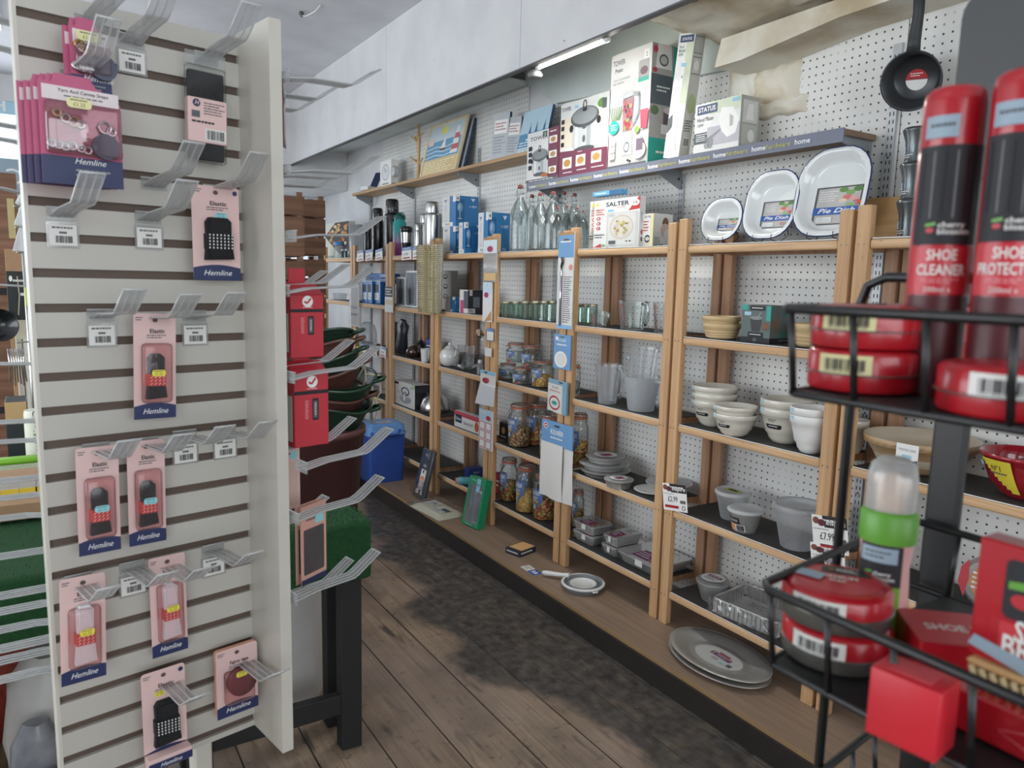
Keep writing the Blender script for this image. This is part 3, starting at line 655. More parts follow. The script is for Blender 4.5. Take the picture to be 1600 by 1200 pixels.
# ---- carded haberdashery
BLI = thin('#f8e8e8', .03, .08, .05); BLK = mat('#16161a', .85, 0, .15, 200, .3); PTAG = mat('#e7d94a', .5); BTAG = mat('#8fd0d6', .5); REDB = mat('#c9463e', .7); HEM = mat('#263058', .45)
def sticker(fa, x, y, m, w=.020, h=.010):
    fa.poly(rrect(x-w/2, y-h/2, x+w/2, y+h/2, h*.35, 2), m); fa.small(x-w*.35, y+h*.1, x+w*.35, y+h*.4, 1, MID); fa.txt('£2.10' if m is BTAG else '£1.25', x, y-h*.32, h*.36, MID)
def card(px0, px1, py0, py1, v, kind, label, tilt=0, stackn=1, wmin=None):
    """blister card seen between two columns / rows; local origin top centre"""
    ul, zt = onv((px0+px1)/2, py0, v); w = (onv(px1, (py0+py1)/2, v)[0]-onv(px0, (py0+py1)/2, v)[0]); uc, zb = onv((px0+px1)/2, py1, v)
    h = zt-zb; t = thing({'snap': 'fastener_card', 'bag': 'elastic_packet', 'tape': 'tape_card'}.get(kind, 'elastic_card'), label, 'haberdashery pack', sw(ul, v, zt), SANG); t.rotation_euler = (0, math.radians(tilt), SANG)
    t['group'] = 'haberdashery cards on the display stand'
    x0, x1 = -w/2, w/2
    if kind == 'bag':
        b = MB(); b.box(x0, x1, -.010, .004, -h, -.02, thin('#f8fafa', .03, .08, .02), .003); b.box(x0, x1, -.004, -.002, -.02, 0, HK)
        b.build('clear_bag', t); b = MB(); b.box(x0+.003, x1-.003, -.007, .002, -h+.004, -.028, BLK, .002)
        b.build('elastic', t); b = MB(); b.box(x0+.001, x1-.001, -.0115, .0045, -h*.82, -h*.42, PINK, .001); fa = Face(b, lambda x, y, l: (x, -.0116-l, y))
        fa.ell(x0+w*.22, -h*.47, .006, .006, NAVY); fa.txt('H', x0+w*.22, -h*.485, .006, PINK, bold=True, ital=.3); fa.small(x0+w*.4, -h*.57, x1-.004, -h*.45, 5, MID); fa.rect(x0+.006, -h*.6, x0+w*.3, -h*.54, MID); fa.bars(x0+w*.42, -h*.80, x1-.003, -h*.69, OFFW); fa.small(x0+.006, -h*.66, x1-.02, -h*.62, 1, INK)
        b.build('paper_band', t); return t
    if kind == 'snap':
        for k in range(stackn):
            dx = -.006*k; dy = .010*k; c = MB(); pk = mat('#b9577a', .45)
            c.prism([(x0+dx, -h), (x1+dx, -h), (x1+dx, -.03), (x1+dx-.012, -.02), (w*.2+dx, -.012), (w*.12+dx, 0), (-w*.3+dx, 0), (-w*.34+dx, -.012), (x0+dx, -.012)], dy, dy+.001, pk)
            fa = Face(c, lambda x, y, l: (x+dx, dy-.0002-l, y)); fa.rect(x0, -h, x1, -h*.74, HEM)
            if k == 0:
                fa.rect(x0+.004, -.034, x1-.002, -.016, mat('#ddd3d3', .5)); fa.txt('Yarn And Canvas Snaps', .004, -.023, .0042, INK, w=w*.62, bold=True); fa.small(x0+w*.3, -.030, x1-w*.2, -.026, 1, MID); fa.txt('Hemline', .008, -h*.80, .008, WHITE, ital=.35); fa.small(-w*.1, -h*.93, w*.35, -h*.84, 2, GREY)
            else: fa.rect(x0+.003, -.036, x1-.003, -.02, mat('#ddd3d3', .5))
            c.build('backing_card', t)
        c = MB(); c.box(x0+.005, x1-.002, -.014, -.0006, -h*.73, -.036, thin('#f3dfe4', .10, .05, .04), .004, 2); bl = c.build('blister', t)
        BR = mat('#b59a63', .3, .9)
        for (a, d, r, m_) in ((-.3, .36, .006, BR), (-.2, .40, .007, STEEL), (-.1, .42, .008, BR), (-.02, .44, .006, STEEL), (.28, .44, .010, CHROME), (.36, .47, .007, CHROME), (-.38, .64, .006, STEEL), (-.3, .65, .006, STEEL), (-.22, .66, .006, STEEL), (-.14, .645, .007, STEEL), (-.03, .66, .006, STEEL), (.05, .67, .006, STEEL)):
            c = MB(); c.tube([(a*w+r*.8*math.cos(q*PI/4), -.006, -d*h+r*.8*math.sin(q*PI/4)) for q in range(8)], .0022, m_, 5, True); c.build('snap_fastener', t)
        c = MB(); c.M = Matrix.Translation((.27*w, -.004, -h*.62)) @ Matrix.Rotation(PI/2, 4, 'X'); c.lathe([(.017, 0), (.017, .008)], mat('#4b4f63', .45), 18); c.build('setting_tool', t)
        c = MB(); fa = Face(c, lambda x, y, l: (x, -.0142-l, y)); sticker(fa, -.005, -h*.26, mat('#e3dca0', .5), .03, .013); c.build('price_sticker', t)
        return t
    for k in range(stackn):
        c = MB(); c.prism(rrect(x0, -h, x1, 0, .005, 3), .004*k, .004*k+.0008, PINK if k == 0 else mat('#e0a98c', .6)); fa = Face(c, lambda x, y, l: (x, .004*k-.0001-l, y))
        if k == 0:
            fa.poly([(x0, -h), (x1, -h), (x1, -h+.020)]+[(x1-w*i/8, -h+.020+.005*math.sin(PI*i/8)) for i in range(1, 8)]+[(x0, -h+.020)], HEM)
            fa.txt('Hemline', 0, -h+.008, .0085, WHITE, ital=.35, w=w*.6); fa.small(x0+.003, -.012, x0+w*.22, -.005, 2, MID)
            fa.txt('Fabric tape' if kind == 'tape' else 'Elastic', w*.05, -.030, .0065, INK, bold=True, w=w*(.45 if kind == 'tape' else .36)); fa.small(-w*.2, -.039, w*.28, -.032, 2, MID)
            fa.ell(0, -.010, .004, .0035, mat('#5e4c44', .8), 10)
            if kind in ('wide', 'dots'): fa.ell(x1-.007, -.009, .004, .004, HEM, 8)
        c.build('backing_card', t)
    ez = {'black': .43, 'white': .55, 'wide': .45, 'dots': .48, 'tape': .5}[kind]; em = {'black': BLK, 'white': mat('#dcdde0', .8, 0, .04, 200, .2), 'wide': BLK, 'dots': BLK, 'tape': mat('#6d2530', .8)}[kind]
    ew = w*(.38 if kind in ('black', 'white') else .52); e0, e1 = -h+.032, -h+.032+h*ez; xo = 0 if kind != 'black' else -w*.02
    c = MB()
    if kind == 'tape': c.M = Matrix.Translation((.004, -.008, (e0+e1)/2)) @ Matrix.Rotation(PI/2, 4, 'X'); c.lathe([(.001, -.005), (ew*.66, -.006), (ew*.66, .006), (.001, .005)], em, 20)
    else:
        a, bq = xo-ew/2, xo+ew/2; c.prism([(a-.002, e0), (bq+.004, e0+.002), (bq, (e0+e1)/2), (bq, e1-.006), (bq-.006, e1), (a+.005, e1), (a, e1-.007), (a+.001, (e0+e1)/2)], -.012, -.002, em); c.prism([(a+.004, e0+.004), (bq-.002, e0+.006), (bq-.003, e1-.006), (a+.004, e1-.004)], -.0145, -.012, em)
    c.build('elastic', t)
    c = MB(); mz = (e0+e1)/2-.004; bw = .013
    if kind in ('black', 'white'):
        c.box(xo-ew/2-.001, xo+ew/2+.001, -.0155, -.0005, mz-.010, mz+.008, REDB); fa = Face(c, lambda x, y, l: (x, -.0156-l, y))
        for i in range(4):
            for j in range(3): fa.line([(xo-ew/2+ew*(i+.2)/4, mz-.008+j*.005), (xo-ew/2+ew*(i+.75)/4, mz-.005+j*.005)], .0012, mat('#f0d8d0', .6))
    elif kind in ('wide', 'dots'):
        c.box(xo-ew/2-.001, xo+ew/2+.001, -.0155, -.0005, mz-.012, mz+.012, BLK); fa = Face(c, lambda x, y, l: (x, -.0156-l, y))
        for i in range(7):
            for j in range(5): fa.ell(xo-ew/2+ew*(i+.5)/7, mz-.010+j*.005, .0012, .0016, WHITE, 6)
    if kind != 'tape': c.build('patterned_band', t)
    if kind in ('black', 'white', 'tape'):
        c = MB(); c.box(x0+w*.14, x1-w*.14, -.0175, -.0006, -h+.026, -.045 if kind != 'tape' else -.038, BLI, .006, 2); c.build('blister', t)
    c = MB(); fa = Face(c, lambda x, y, l: (x, -.0178-l, y)); m_ = {'wide': BTAG, 'black': BTAG}.get(kind, PTAG)
    if 'yellow' in label: m_ = PTAG
    if kind == 'wide': fa = Face(c, lambda x, y, l: (x, -.0008-l, y)); sticker(fa, w*.1, -.046, m_)
    elif kind == 'dots': fa = Face(c, lambda x, y, l: (x, -.0008-l, y)); sticker(fa, -w*.1, -.040, m_, .016, .009)
    else: sticker(fa, xo+.001, mz+(.010 if kind != 'tape' else .022), m_)
    c.build('price_sticker', t)
    if kind == 'dots':
        c = MB(); c.box(x0, x1, -.022, -.001, -h, -h+.020, PINK, .001); fa = Face(c, lambda x, y, l: (x, -.0221-l, y)); fa.rect(x0, -h+.001, x1, -h+.014, HEM); fa.txt('Hemline', 0, -h+.004, .007, WHITE, ital=.35); c.build('card_tray', t)
    return t
card(107, 170, 30, 150, 1.20, 'snap', 'small pink card of metal fasteners hung topmost on the stand', 0, 2)
card(60, 187, 120, 290, 1.165, 'snap', 'stack of large pink cards of snap fasteners with a cream price sticker', 0, 4)
card(288, 350, 84, 255, 1.225, 'bag', 'clear packet of black elastic with a pale pink paper band', 1)
card(299, 373, 291, 438, 1.215, 'wide', 'wide pink card with black elastic in a white dotted band, blue price sticker', 0)
card(209, 275, 490, 654, 1.215, 'black', 'pink blister card of black elastic with a yellow sticker, hung alone mid stand', 2)
card(118, 185, 698, 865, 1.215, 'black', 'pink blister card of black elastic with blue sticker, lower of the pair', 1)
card(198, 257, 688, 850, 1.225, 'black', 'pink blister card of black elastic with blue sticker, upper of the pair', 1)
card(93, 165, 900, 1065, 1.205, 'white', 'pink blister card of white elastic with yellow sticker at the stand edge', 2)
card(232, 289, 868, 1023, 1.225, 'white', 'pink blister card of white elastic with yellow sticker in the middle of the stand', 0)
card(220, 289, 1045, 1188, 1.21, 'dots', 'open pink card of black elastic with white dots, lowest on the stand', 0)
card(337, 402, 1010, 1115, 1.215, 'tape', 'stack of pink cards with maroon tape beside the side wing', 0, 3)

# ---- packs hanging on the right wing
def redpack(px0, px1, py0, py1, v, label):
    u0, zt = onv(px0, py0, v); u1, zb = onv(px1, py1, v); w = u1-u0; h = zt-zb; d = .075
    t = thing('red_torch_pack', label, 'boxed torch', sw((u0+u1)/2, v+d/2, zb), SANG, 'red torch packs on the display stand')
    R2 = mat('#b92f3c', .4); b = MB(); b.box(-w/2, w/2, -d/2, d/2, 0, h, R2, .001); b.prism([(-d/2, h), (d/2, h), (.006, h+.02), (-.006, h+.02)], -w/2, w/2, R2, 'x')
    fa = front(b, w, d, h); fa.rect(-w/2, h*.72, w/2, h*.77, INK); fa.ell(w*.02, h*.89, w*.16, w*.16, WHITE); fa.line([(-w*.08, h*.89), (0, h*.86), (w*.12, h*.94)], w*.05, R2); fa.small(-w*.13, h*.785, w*.17, h*.805, 1, WHITE)
    fa.rr(.02*w, h*.36, w*.2, h*.66, w*.03, INK); fa.rr(.045*w, h*.39, w*.165, h*.63, w*.02, MID); fa.small(w*.08, h*.42, w*.14, h*.6, 9, WHITE); fa.small(-w*.2, h*.38, -w*.08, h*.64, 12, mat('#e7a2a5', .5))
    b.build('carton', t); b = MB(); b.box(-w/2-.0006, -w/2-.0001, -d/2+.008, d/2-.008, .01, h*.7, mat('#c9ccc8', .4)); b.build('side_window', t)
    b = MB(); b.box(-w*.25, w*.25, -.001, .001, h+.018, h+.045, R2, .0005); b.build('hanging_tab', t); return t
redpack(453, 506, 460, 557, 1.20, 'red boxed torch pack, upper of the two on the stand'); redpack(459, 514, 586, 693, 1.19, 'red boxed torch pack, lower of the two on the stand')
def flatpack(px0, px1, py0, py1, v, label, frame, inner, name, n=2, rot=.5):
    u0, zt = onv(px0, py0, v); u1, zb = onv(px1, py1, v); w = (u1-u0); h = zt-zb; t = thing(name, label, 'hanging pack', sw((u0+u1)/2, v, zt), SANG+rot)
    for k in range(n):
        b = MB(); b.box(-w/2, w/2, .012*k, .012*k+.002, -h, 0, frame, .0005); fa = Face(b, lambda x, y, l: (x, .012*k-l, y)); fa.rr(-w/2+w*.1, -h*.88, w/2-w*.1, -h*.3, .003, inner); fa.small(-w*.3, -h*.22, w*.2, -h*.1, 2, MID)
        if k == 0: fa.rect(w*.05, -h*.26, w*.38, -h*.16, BTAG); fa.rect(-w/2, -h, w/2, -h*.93, HEM)
        b.build('card', t)
    return t
flatpack(463, 517, 792, 900, 1.20, 'pair of pink framed cards with a dark picture, low on the right wing', mat('#cf9f91', .5), mat('#4b4648', .4, 0, .4, 40), 'picture_card', 2, .35)
flatpack(437, 452, 122, 232, 1.20, 'brown and clear pack seen edge on at the top of the right wing', mat('#6b4747', .5), mat('#8d7276', .4), 'notion_pack', 3, .9)
flatpack(432, 472, 690, 800, 1.27, 'pink card with a white roll behind the right wing edge', PINK, mat('#d0b3a9', .5), 'tape_roll_pack', 1, .2)
# ================================================================ goods on the wall shelves
def nf(fc, w, h, x0=0, y0=0):
    """painter in fractions of a face w x h"""
    g = fc.fn; return Face(fc.mb, lambda x, y, l: g(x0+x*w, y0+y*h, l), fc.st)
def carton(name, label, cat, pl, pc, pt, X, zb, depth, base, draw, pr=None, group=None, sidec=None, ang=0):
    """box facing the aisle: front between columns pl..pc, top of the near corner at row pt; side reaches column pr"""
    zm = zb+.05; ya, yb = Yp(pl, X, zm), Yp(pc, X, zm); w = ya-yb; h = Zp(pt, X, yb)-zb
    if pr: depth = solve(0, (X, yb, zm), px=pr)-X
    d = depth; b = MB(); b.box(-w/2, w/2, -d/2, d/2, 0, h, base, .0008)
    f = nf(front(b, w, d, h), w, h, -w/2); s = nf(side(b, w, d, h), d, h)
    if sidec: s.rect(0, 0, 1, 1, sidec)
    draw(f, s, w, d, h); return solo(b, name, label, cat, (X+d/2, (ya+yb)/2, zb), W90+ang, group)
def rnd(pl, pr, X, z):
    """centre column and radius of an upright round thing"""
    ya, yb = Yp(pl, X, z), Yp(pr, X, z); y = (ya+yb)/2; return y, (ya-yb)/2*X/math.hypot(X, y)
def Z(i): return ZS[i]
# ---------- pie dishes
ENAM = mat('#e6e9e8', .18, 0, .02, 5, coat=.6); ERIM = mat('#2c3d6e', .25)
def pie_dish(pl, pr, pt, lab):
    X = 2.39; zb = Z(0)+.021; ya, yb = Yp(pl, X, zb+.1), Yp(pr, X, zb+.1); w = ya-yb; yc = (ya+yb)/2; h = (Zp(pt, X, yc)-zb)
    t = thing('pie_dish', lab, 'pie dish', (X, yc, zb), W90, 'enamel pie dishes on the top shelf'); t.rotation_euler = (math.radians(-11), 0, W90)
    loops = []; N = 6
    for (ins, y) in ((0, 0), (.004, -.0015), (.014, -.001), (.020, .004), (.030, .030), (.038, .040), (.048, .044)): loops.append([(x, y, z) for x, z in rrect(-w/2+ins, ins, w/2-ins, h-ins, max(.4*w-ins, .01), N)])
    back = [[(x, y+.0025, z) for x, y, z in L_] for L_ in loops]; b = MB(); n = len(loops[0])
    for LL in (loops, back):
        vs = [v for L_ in LL for v in L_]; b.add(vs, [(k*n+i, k*n+(i+1) % n, (k+1)*n+(i+1) % n, (k+1)*n+i) for k in range(len(LL)-1) for i in range(n)], ENAM, True); b.add(LL[-1], [list(range(n))], ENAM)
    b.build('dish', t); b = MB(); b.tube([(x, y+.001, z) for x, y, z in loops[0]], .0028, ERIM, 6, True); b.build('rim', t)
    b = MB(); lw, lh = (w-.096)*.95, (h-.096)*.62; b.box(-lw/2+w*.02, lw/2+w*.02, .0425, .0435, .052, .052+lh, mat('#4b4a4c', .5)); f = nf(Face(b, lambda x, y, l: (x, .0424-l, y)), lw, lh, -lw/2+w*.02, .052)
    f.rect(.05, .03, .97, .96, mat('#b9b6b4', .5)); f.small(.1, .6, .5, .9, 5, OFFW)
    for (x, y, c) in ((.6, .9, '#5f8a46'), (.75, .82, '#7ba35c'), (.9, .9, '#4f7d3c'), (.7, .7, '#cf6f6b'), (.85, .66, '#d8a6a0'), (.62, .6, '#e2c5a6'), (.92, .55, '#c95a50'), (.8, .5, '#8fb06a')): f.ell(x, y, .1, .07, mat(c, .6), 9)
    f.txt('Falcon', .72, .53, .07, SKYB, w=.4, ital=.3); f.rect(0, .26, 1, .46, mat('#2f5aa6', .45)); f.txt('Pie Dish', .5, .31, .12, WHITE, w=.8, ital=.45, bold=True); f.rr(.1, .06, .45, .2, .03, OFFW); f.txt('14 oz', .28, .1, .07, SKYB, w=.25); f.ell(.75, .14, .1, .06, mat('#b98d84', .6), 9)
    b.build('paper_insert', t)
    b = MB(); 
    for x in (-w*.18, w*.18): b.tube([(x, -.012, .012), (x, -.012, -.008), (x, .04, -.008), (x*1.2, .075, .03), (x*.8, .055, h*.35)], .0016, mat('#2c2c2e', .4, .5), 6)
    b.build('wire_stand', t); return t
pie_dish(1092, 1155, 307, 'smallest of the three white enamel pie dishes with blue rims'); pie_dish(1156, 1238, 262, 'middle sized white enamel pie dish between the smaller and larger one'); pie_dish(1233, 1346, 224, 'largest white enamel pie dish, standing behind the twin front posts')

# ---------- swing top bottles
def bottle_proto():
    t = thing('swing_top_bottle', 'x', 'bottle', (0, 0, -6)); h = 1.0
    b = MB(); b.lathe([(.115, 0), (.135, .01), (.14, .05), (.14, .52), (.13, .60), (.085, .72), (.045, .80), (.040, .90), (.047, .91), (.047, .945), (.04, .95)], GLASS, 18); b.lathe([(.118, .03), (.118, .52), (.07, .70), (.03, .82)], thin('#f2f7f7', .03, .02), 14)
    b.build('glass_body', t); b = MB(); b.lathe([(.032, .945), (.040, .96), (.040, .985), (.028, 1.0)], mat('#8a3f3c', .4), 12); b.build('stopper', t)
    b = MB()
    for s in (-1, 1): b.tube([(s*.048, 0, .985), (s*.062, -.01, .95), (s*.055, -.03, .89), (s*.05, -.05, .84)], .006, STEEL, 5)
    b.tube([(-.05, -.05, .84), (0, -.062, .83), (.05, -.05, .84)], .006, STEEL, 5); b.tube([(.048, 0, .985), (0, 0, 1.0), (-.048, 0, .985)], .006, STEEL, 5); b.tube([(.05*math.cos(a), .05*math.sin(a), .87) for a in np.arange(0, 6.28, .6)], .005, STEEL, 5, True); b.build('wire_clip', t)
    return t
BP = bottle_proto(); _bp = [0]
def bottle(pl, pr, pt, X, lab, grp='clear swing top bottles on the top shelf'):
    zb = Z(0); y, r = rnd(pl, pr, X, zb+.1); h = Zp(pt, X, y)-zb; k = r/.14
    if not _bp[0]: _bp[0] = 1; o = BP; o.location = (X, y, zb); o['label'] = lab; o['group'] = grp; o.scale = (k, k, h); o.rotation_euler = (0, 0, W90)
    else: o = copy_thing(BP, (X, y, zb), W90, lab, grp, (k, k, h))
    return o, y, h
def neck_tag(X, y, z, label, dark=True, s=.036):
    b = MB(); q = s/2; b.prism([(0, -q*1.3), (q, 0), (0, q*1.3), (-q, 0)], 0, .001, mat('#3f5166', .5) if dark else OFFW); f = Face(b, lambda x, z_, l: (x, -l, z_)); f.ring(0, -.004, .005, .005, .0012, WHITE if dark else NAVY); f.small(-q*.5, .002, q*.5, .009, 2, WHITE if dark else MID); b.tube([(0, .0005, q*1.2), (0, .004, q*1.2+.02)], .0006, WHITE, 4)
    solo(b, 'neck_tag', label, 'tag', (X, y, z), W90+.2, 'card tags on the bottles')
for i, (pl, pr, pt, X, d) in enumerate(((796, 828, 289, 2.35, 'tall clear swing top bottle with red stopper, farthest left of the bottles'), (818, 842, 304, 2.47, 'tall clear swing top bottle behind the one with the dark tag'), (829, 858, 301, 2.37, 'tall clear swing top bottle, third along from the blue glass boxes'),
        (848, 878, 299, 2.36, 'tall clear swing top bottle, fourth along from the blue glass boxes'), (867, 892, 299, 2.47, 'tall clear swing top bottle at the back above two short ones'), (884, 908, 302, 2.48, 'tall clear swing top bottle at the back beside the kitchen scale box'),
        (861, 882, 323, 2.32, 'short swing top bottle left of the hanging thermometer'), (876, 894, 320, 2.40, 'short swing top bottle behind the thermometer card'), (891, 910, 323, 2.37, 'short swing top bottle with a white tag'), (902, 920, 328, 2.44, 'short swing top bottle touching the kitchen scale box'))):
    bottle(pl, pr, pt, X, d)
for px, py, X, dk, l in ((815, 336, 2.28, 1, 'dark diamond tag on the farthest left tall bottle'), (829, 334, 2.40, 0, 'pale diamond tag on the second tall bottle'), (848, 343, 2.30, 0, 'pale tag between the third and fourth tall bottles'), (863, 342, 2.29, 0, 'pale tag on the fourth tall bottle'), (900, 362, 2.28, 0, 'white diamond tag right of the thermometer card')):
    q = at(px, py, x=X); neck_tag(X, q.y, q.z, l, dk)

# ---------- kitchen scale cartons
SR = mat('#c4392f', .45)
def d_salter(f, s, w, d, h):
    f.rect(.3, .0, .36, .02, SR); f.poly([(.76, .74), (1, .76), (1, 1), (.97, 1)], SR); f.ell(.9, .89, .09, .065, WHITE); f.txt('15', .9, .865, .05, SR, w=.1, bold=True); f.txt('SALTER', .52, .86, .085, INK, w=.5, bold=True); f.txt('ACTIVE', .6, .81, .025, SR, w=.18)
    f.rect(.3, .03, .98, .72, mat('#d0cec8', .4)); f.rect(.34, .07, .92, .7, OFFW); f.ell(.63, .42, .26, .25, mat('#cdc2b4', .3)); f.ell(.63, .42, .23, .22, mat('#dcd3c8', .3))
    rn = random.Random(5)
    for i in range(22): f.ell(.63+rn.uniform(-.14, .14), .42+rn.uniform(-.13, .13), .03, .022, mat(rn.choice(('#c9b95a', '#a9964a', '#e4dbc8', '#d8cfa0')), .6), 7)
    f.rect(.37, .08, .52, .15, MID); f.ell(.76, .13, .02, .015, INK, 8); f.ell(.83, .13, .02, .015, INK, 8)
    f.small(.06, .68, .26, .82, 3, SR)
    for y in (.62, .52, .42): f.ell(.12, y, .04, .035, SR, 12); f.ell(.12, y, .02, .018, WHITE, 8)
    f.small(.03, .2, .28, .3, 2, INK); f.poly([(.03, .02), (.2, .1), (.22, .02)], SR); f.rect(.24, .03, .29, .08, mat('#5a6', .5)); f.poly([(.05, .88), (.09, .97), (.13, .88)], mat('#e1cf55', .5)); f.rect(.34, .74, .46, .79, SKYB)
    s.txt('SALTER', .5, .6, .2, INK, w=.2, rot=PI/2); s.ell(.5, .3, .2, .05, SR); s.ell(.5, .16, .2, .05, MID)
carton('kitchen_scale_box', 'front white kitchen scale box with a bowl pictured and red corner', 'carton', 927, 998, 306, 2.31, Z(0), .05, WHITE, d_salter, 1007)
carton('kitchen_scale_box', 'kitchen scale box standing behind the bowl pictured one, only its left edge showing', 'carton', 920, 990, 307, 2.40, Z(0), .05, OFFW, d_salter, None)
def d_small(f, s, w, d, h):
    f.rect(.0, .0, 1, .3, mat('#d9d2c2', .5)); f.ring(.5, .25, .25, .12, .06, NAVY); f.small(.1, .45, .6, .8, 4, SR); f.rect(.72, 0, 1, 1, mat('#e7dfa8', .5)); f.txt('SALTER', .45, .88, .06, NAVY, w=.6)
    s.rect(.02, .02, .98, .98, WHITE); s.ell(.62, .72, .16, .18, mat('#8a6248', .7)); s.ell(.62, .5, .24, .22, mat('#d9c0ae', .6)); s.ell(.75, .36, .2, .2, mat('#e2e0dc', .6)); s.small(.05, .1, .4, .3, 4, MID); s.txt('SALTER', .3, .03, .07, NAVY, w=.5, bold=True)
carton('baby_scale_box', 'small white box with a baby photo beside the kitchen scale boxes', 'carton', 1003, 1020, 333, 2.33, Z(0), .1, WHITE, d_small, 1050)
b = MB(); b.box(-.11, .11, -.02, .02, 0, .022, mat('#5b9fca', .4), .001); f = front(b, .22, .04, .022); f.small(-.09, .006, .0, .016, 1, WHITE); f.rect(.02, .0, .11, .022, mat('#2e5c86', .4)); q = at(940, 303, x=2.42)
solo(b, 'blue_carton', 'slim blue carton lying on top of the kitchen scale boxes', 'carton', (2.40, q.y-.09, Zp(307, 2.40, q.y-.09)+.004), W90)

# ---------- blue drinking glass cartons
BL = mat('#2f76ae', .45); BL2 = mat('#245f92', .4)
def d_glass(f, s, w, d, h):
    f.rect(.55, .0, 1, 1, BL); f.rect(.0, 0, .55, 1, OFFW); f.poly([(.1, .9), (.4, .9), (.25, .8)], mat('#7f93ad', .5)); f.ell(.27, .62, .11, .13, mat('#c9ccd6', .4)); f.line([(.27, .5), (.27, .2)], .03, mat('#c9ccd6', .4)); f.ell(.27, .2, .1, .02, mat('#c9ccd6', .4))
    f.rect(.0, 0, .8, .14, WHITE); f.txt('90', .4, .04, .07, MID, w=.35); f.rect(.8, .8, 1, 1, WHITE)
    s.rect(0, 0, 1, 1, BL); s.rect(.0, .18, .38, .88, BL2); s.rect(.0, .82, .16, 1, WHITE); s.txt('4', .08, .86, .1, INK, w=.08, bold=True); s.poly([(.66, .93), (.86, .93), (.76, .82)], mat('#cfd9e4', .5)); s.txt('4', .62, .63, .07, WHITE, w=.05); s.small(.7, .62, .95, .7, 2, WHITE); s.txt('90', .75, .06, .08, mat('#bcd3e6', .5), w=.18)
    g = mat('#a8c4da', .3); s.ell(.18, .62, .13, .16, mat('#6f9dc4', .25)); s.ell(.15, .64, .05, .1, g); s.line([(.18, .47), (.18, .25)], .03, g); s.ell(.18, .25, .1, .02, g)
for (a, c, t_, X, z, r, l) in ((692, 712, 353, 2.36, Z(0), 735, 'blue and white drinking glass box, lower left beneath the stacked one'), (717, 727, 347, 2.31, Z(0), 752, 'blue drinking glass box with a wine glass, standing in front of the stack'), (747, 762, 331, 2.33, Z(0), 796, 'large blue drinking glass box next to the tall bottles')):
    o = carton('drinking_glass_box', l, 'carton', a, c, t_, X, z, .1, BL, d_glass, r, 'blue drinking glass boxes')
    if a == 692: zt_ = max(v.co.z for v in o.data.vertices)+Z(0)
carton('drinking_glass_box', 'blue drinking glass box stacked highest beside the steel flasks', 'carton', 691, 712, 305, 2.37, zt_+.002, .1, BL, d_glass, 747, 'blue drinking glass boxes')

# ---------- vacuum flasks and bottles on the top shelf
BP2 = mat('#1d1f24', .25, 0, .03, coat=.4)
def flask(name, pl, pr, pt, X, zb, body, cap, lab, capf=.22, step=.86, kind='flask'):
    y, r = rnd(pl, pr, X, zb+.1); h = Zp(pt, X, y)-zb; t = thing(name, lab, 'flask', (X, y, zb), W90); hc = h*(1-capf)
    b = MB(); b.lathe([(r*.96, 0), (r, .004), (r, hc*.94), (r*.96, hc*.975), (r*step, hc-.001)], body, 24); b.lathe([(r+.0006, .012), (r+.0006, .016)], INK, 24, cap=False); b.build('body', t)
    c = MB(); c.lathe([(r*step, hc), (r*(step+.02), hc+.004), (r*step, h*.985-.01), (r*step*.85, h-.003), (r*step*.5, h)], cap, 24); c.build('cap', t); return t, r, h
flask('vacuum_flask', 663, 687, 315, 2.34, Z(0), STEEL, STEEL, 'tallest brushed steel vacuum flask behind the hanging woven mat'); flask('vacuum_flask', 655, 671, 334, 2.42, Z(0), STEEL, STEEL, 'medium brushed steel vacuum flask left of the tallest'); flask('vacuum_flask', 647, 659, 349, 2.36, Z(0), STEEL, STEEL, 'smallest brushed steel vacuum flask')
flask('vacuum_flask', 680, 692, 334, 2.47, Z(0), STEEL, STEEL, 'steel vacuum flask half hidden by the tallest flask and blue boxes')
t, r, h = flask('jug_flask', 601, 625, 311, 2.42, Z(0), BP2, BP2, 'tallest black vacuum flask with a cup lid and ring handle', .25, .84); b = MB(); b.tube([(r*.9+.012*math.cos(a)+.012, 0, h*.84+.016*math.sin(a)) for a in np.arange(0, 6.28, .5)], .003, BP2, 6, True); b.build('ring_handle', t)
t, r, h = flask('vacuum_flask', 581, 600, 325, 2.36, Z(0), BP2, BP2, 'black vacuum flask with red and white label', .24, .86); b = MB(); f = cyl(b, r+.0004); f.rect(-.02, h*.38, .004, h*.44, RED, 4); f.rect(-.02, h*.16, .002, h*.2, WHITE, 4); f.small(-.02, h*.22, .02, h*.36, 3, WHITE); b.build('label', t)
flask('vacuum_flask', 569, 581, 349, 2.33, Z(0), BP2, BP2, 'small slim black vacuum flask nearest the clear canister', .28, .9)
# teal to pink sports bottle
X = 2.385; y, r = rnd(614, 635, X, Z(0)+.1); h = Zp(332, X, y)-Z(0); t = thing('sports_bottle', 'large teal to pink water bottle with time markings and dark green lid', 'water bottle', (X, y, Z(0)), W90)
b = MB(); m_, nt, n, p_, L = nodes('teal_pink'); tc = n.new('ShaderNodeTexCoord'); sp = n.new('ShaderNodeSeparateXYZ'); L(tc.outputs['Object'], sp.inputs[0]); mr = n.new('ShaderNodeMapRange'); mr.inputs[1].default_value = 0; mr.inputs[2].default_value = h*.8; L(sp.outputs['Z'], mr.inputs[0]); cr = n.new('ShaderNodeValToRGB'); e = cr.color_ramp.elements; e[0].color = (*lin('#b565ae'), 1); e[1].color = (*lin('#2ba09c'), 1); e[0].position = .25; e[1].position = .75; L(mr.outputs[0], cr.inputs[0]); L(cr.outputs[0], p_.inputs['Base Color']); p_.inputs['Roughness'].default_value = .3
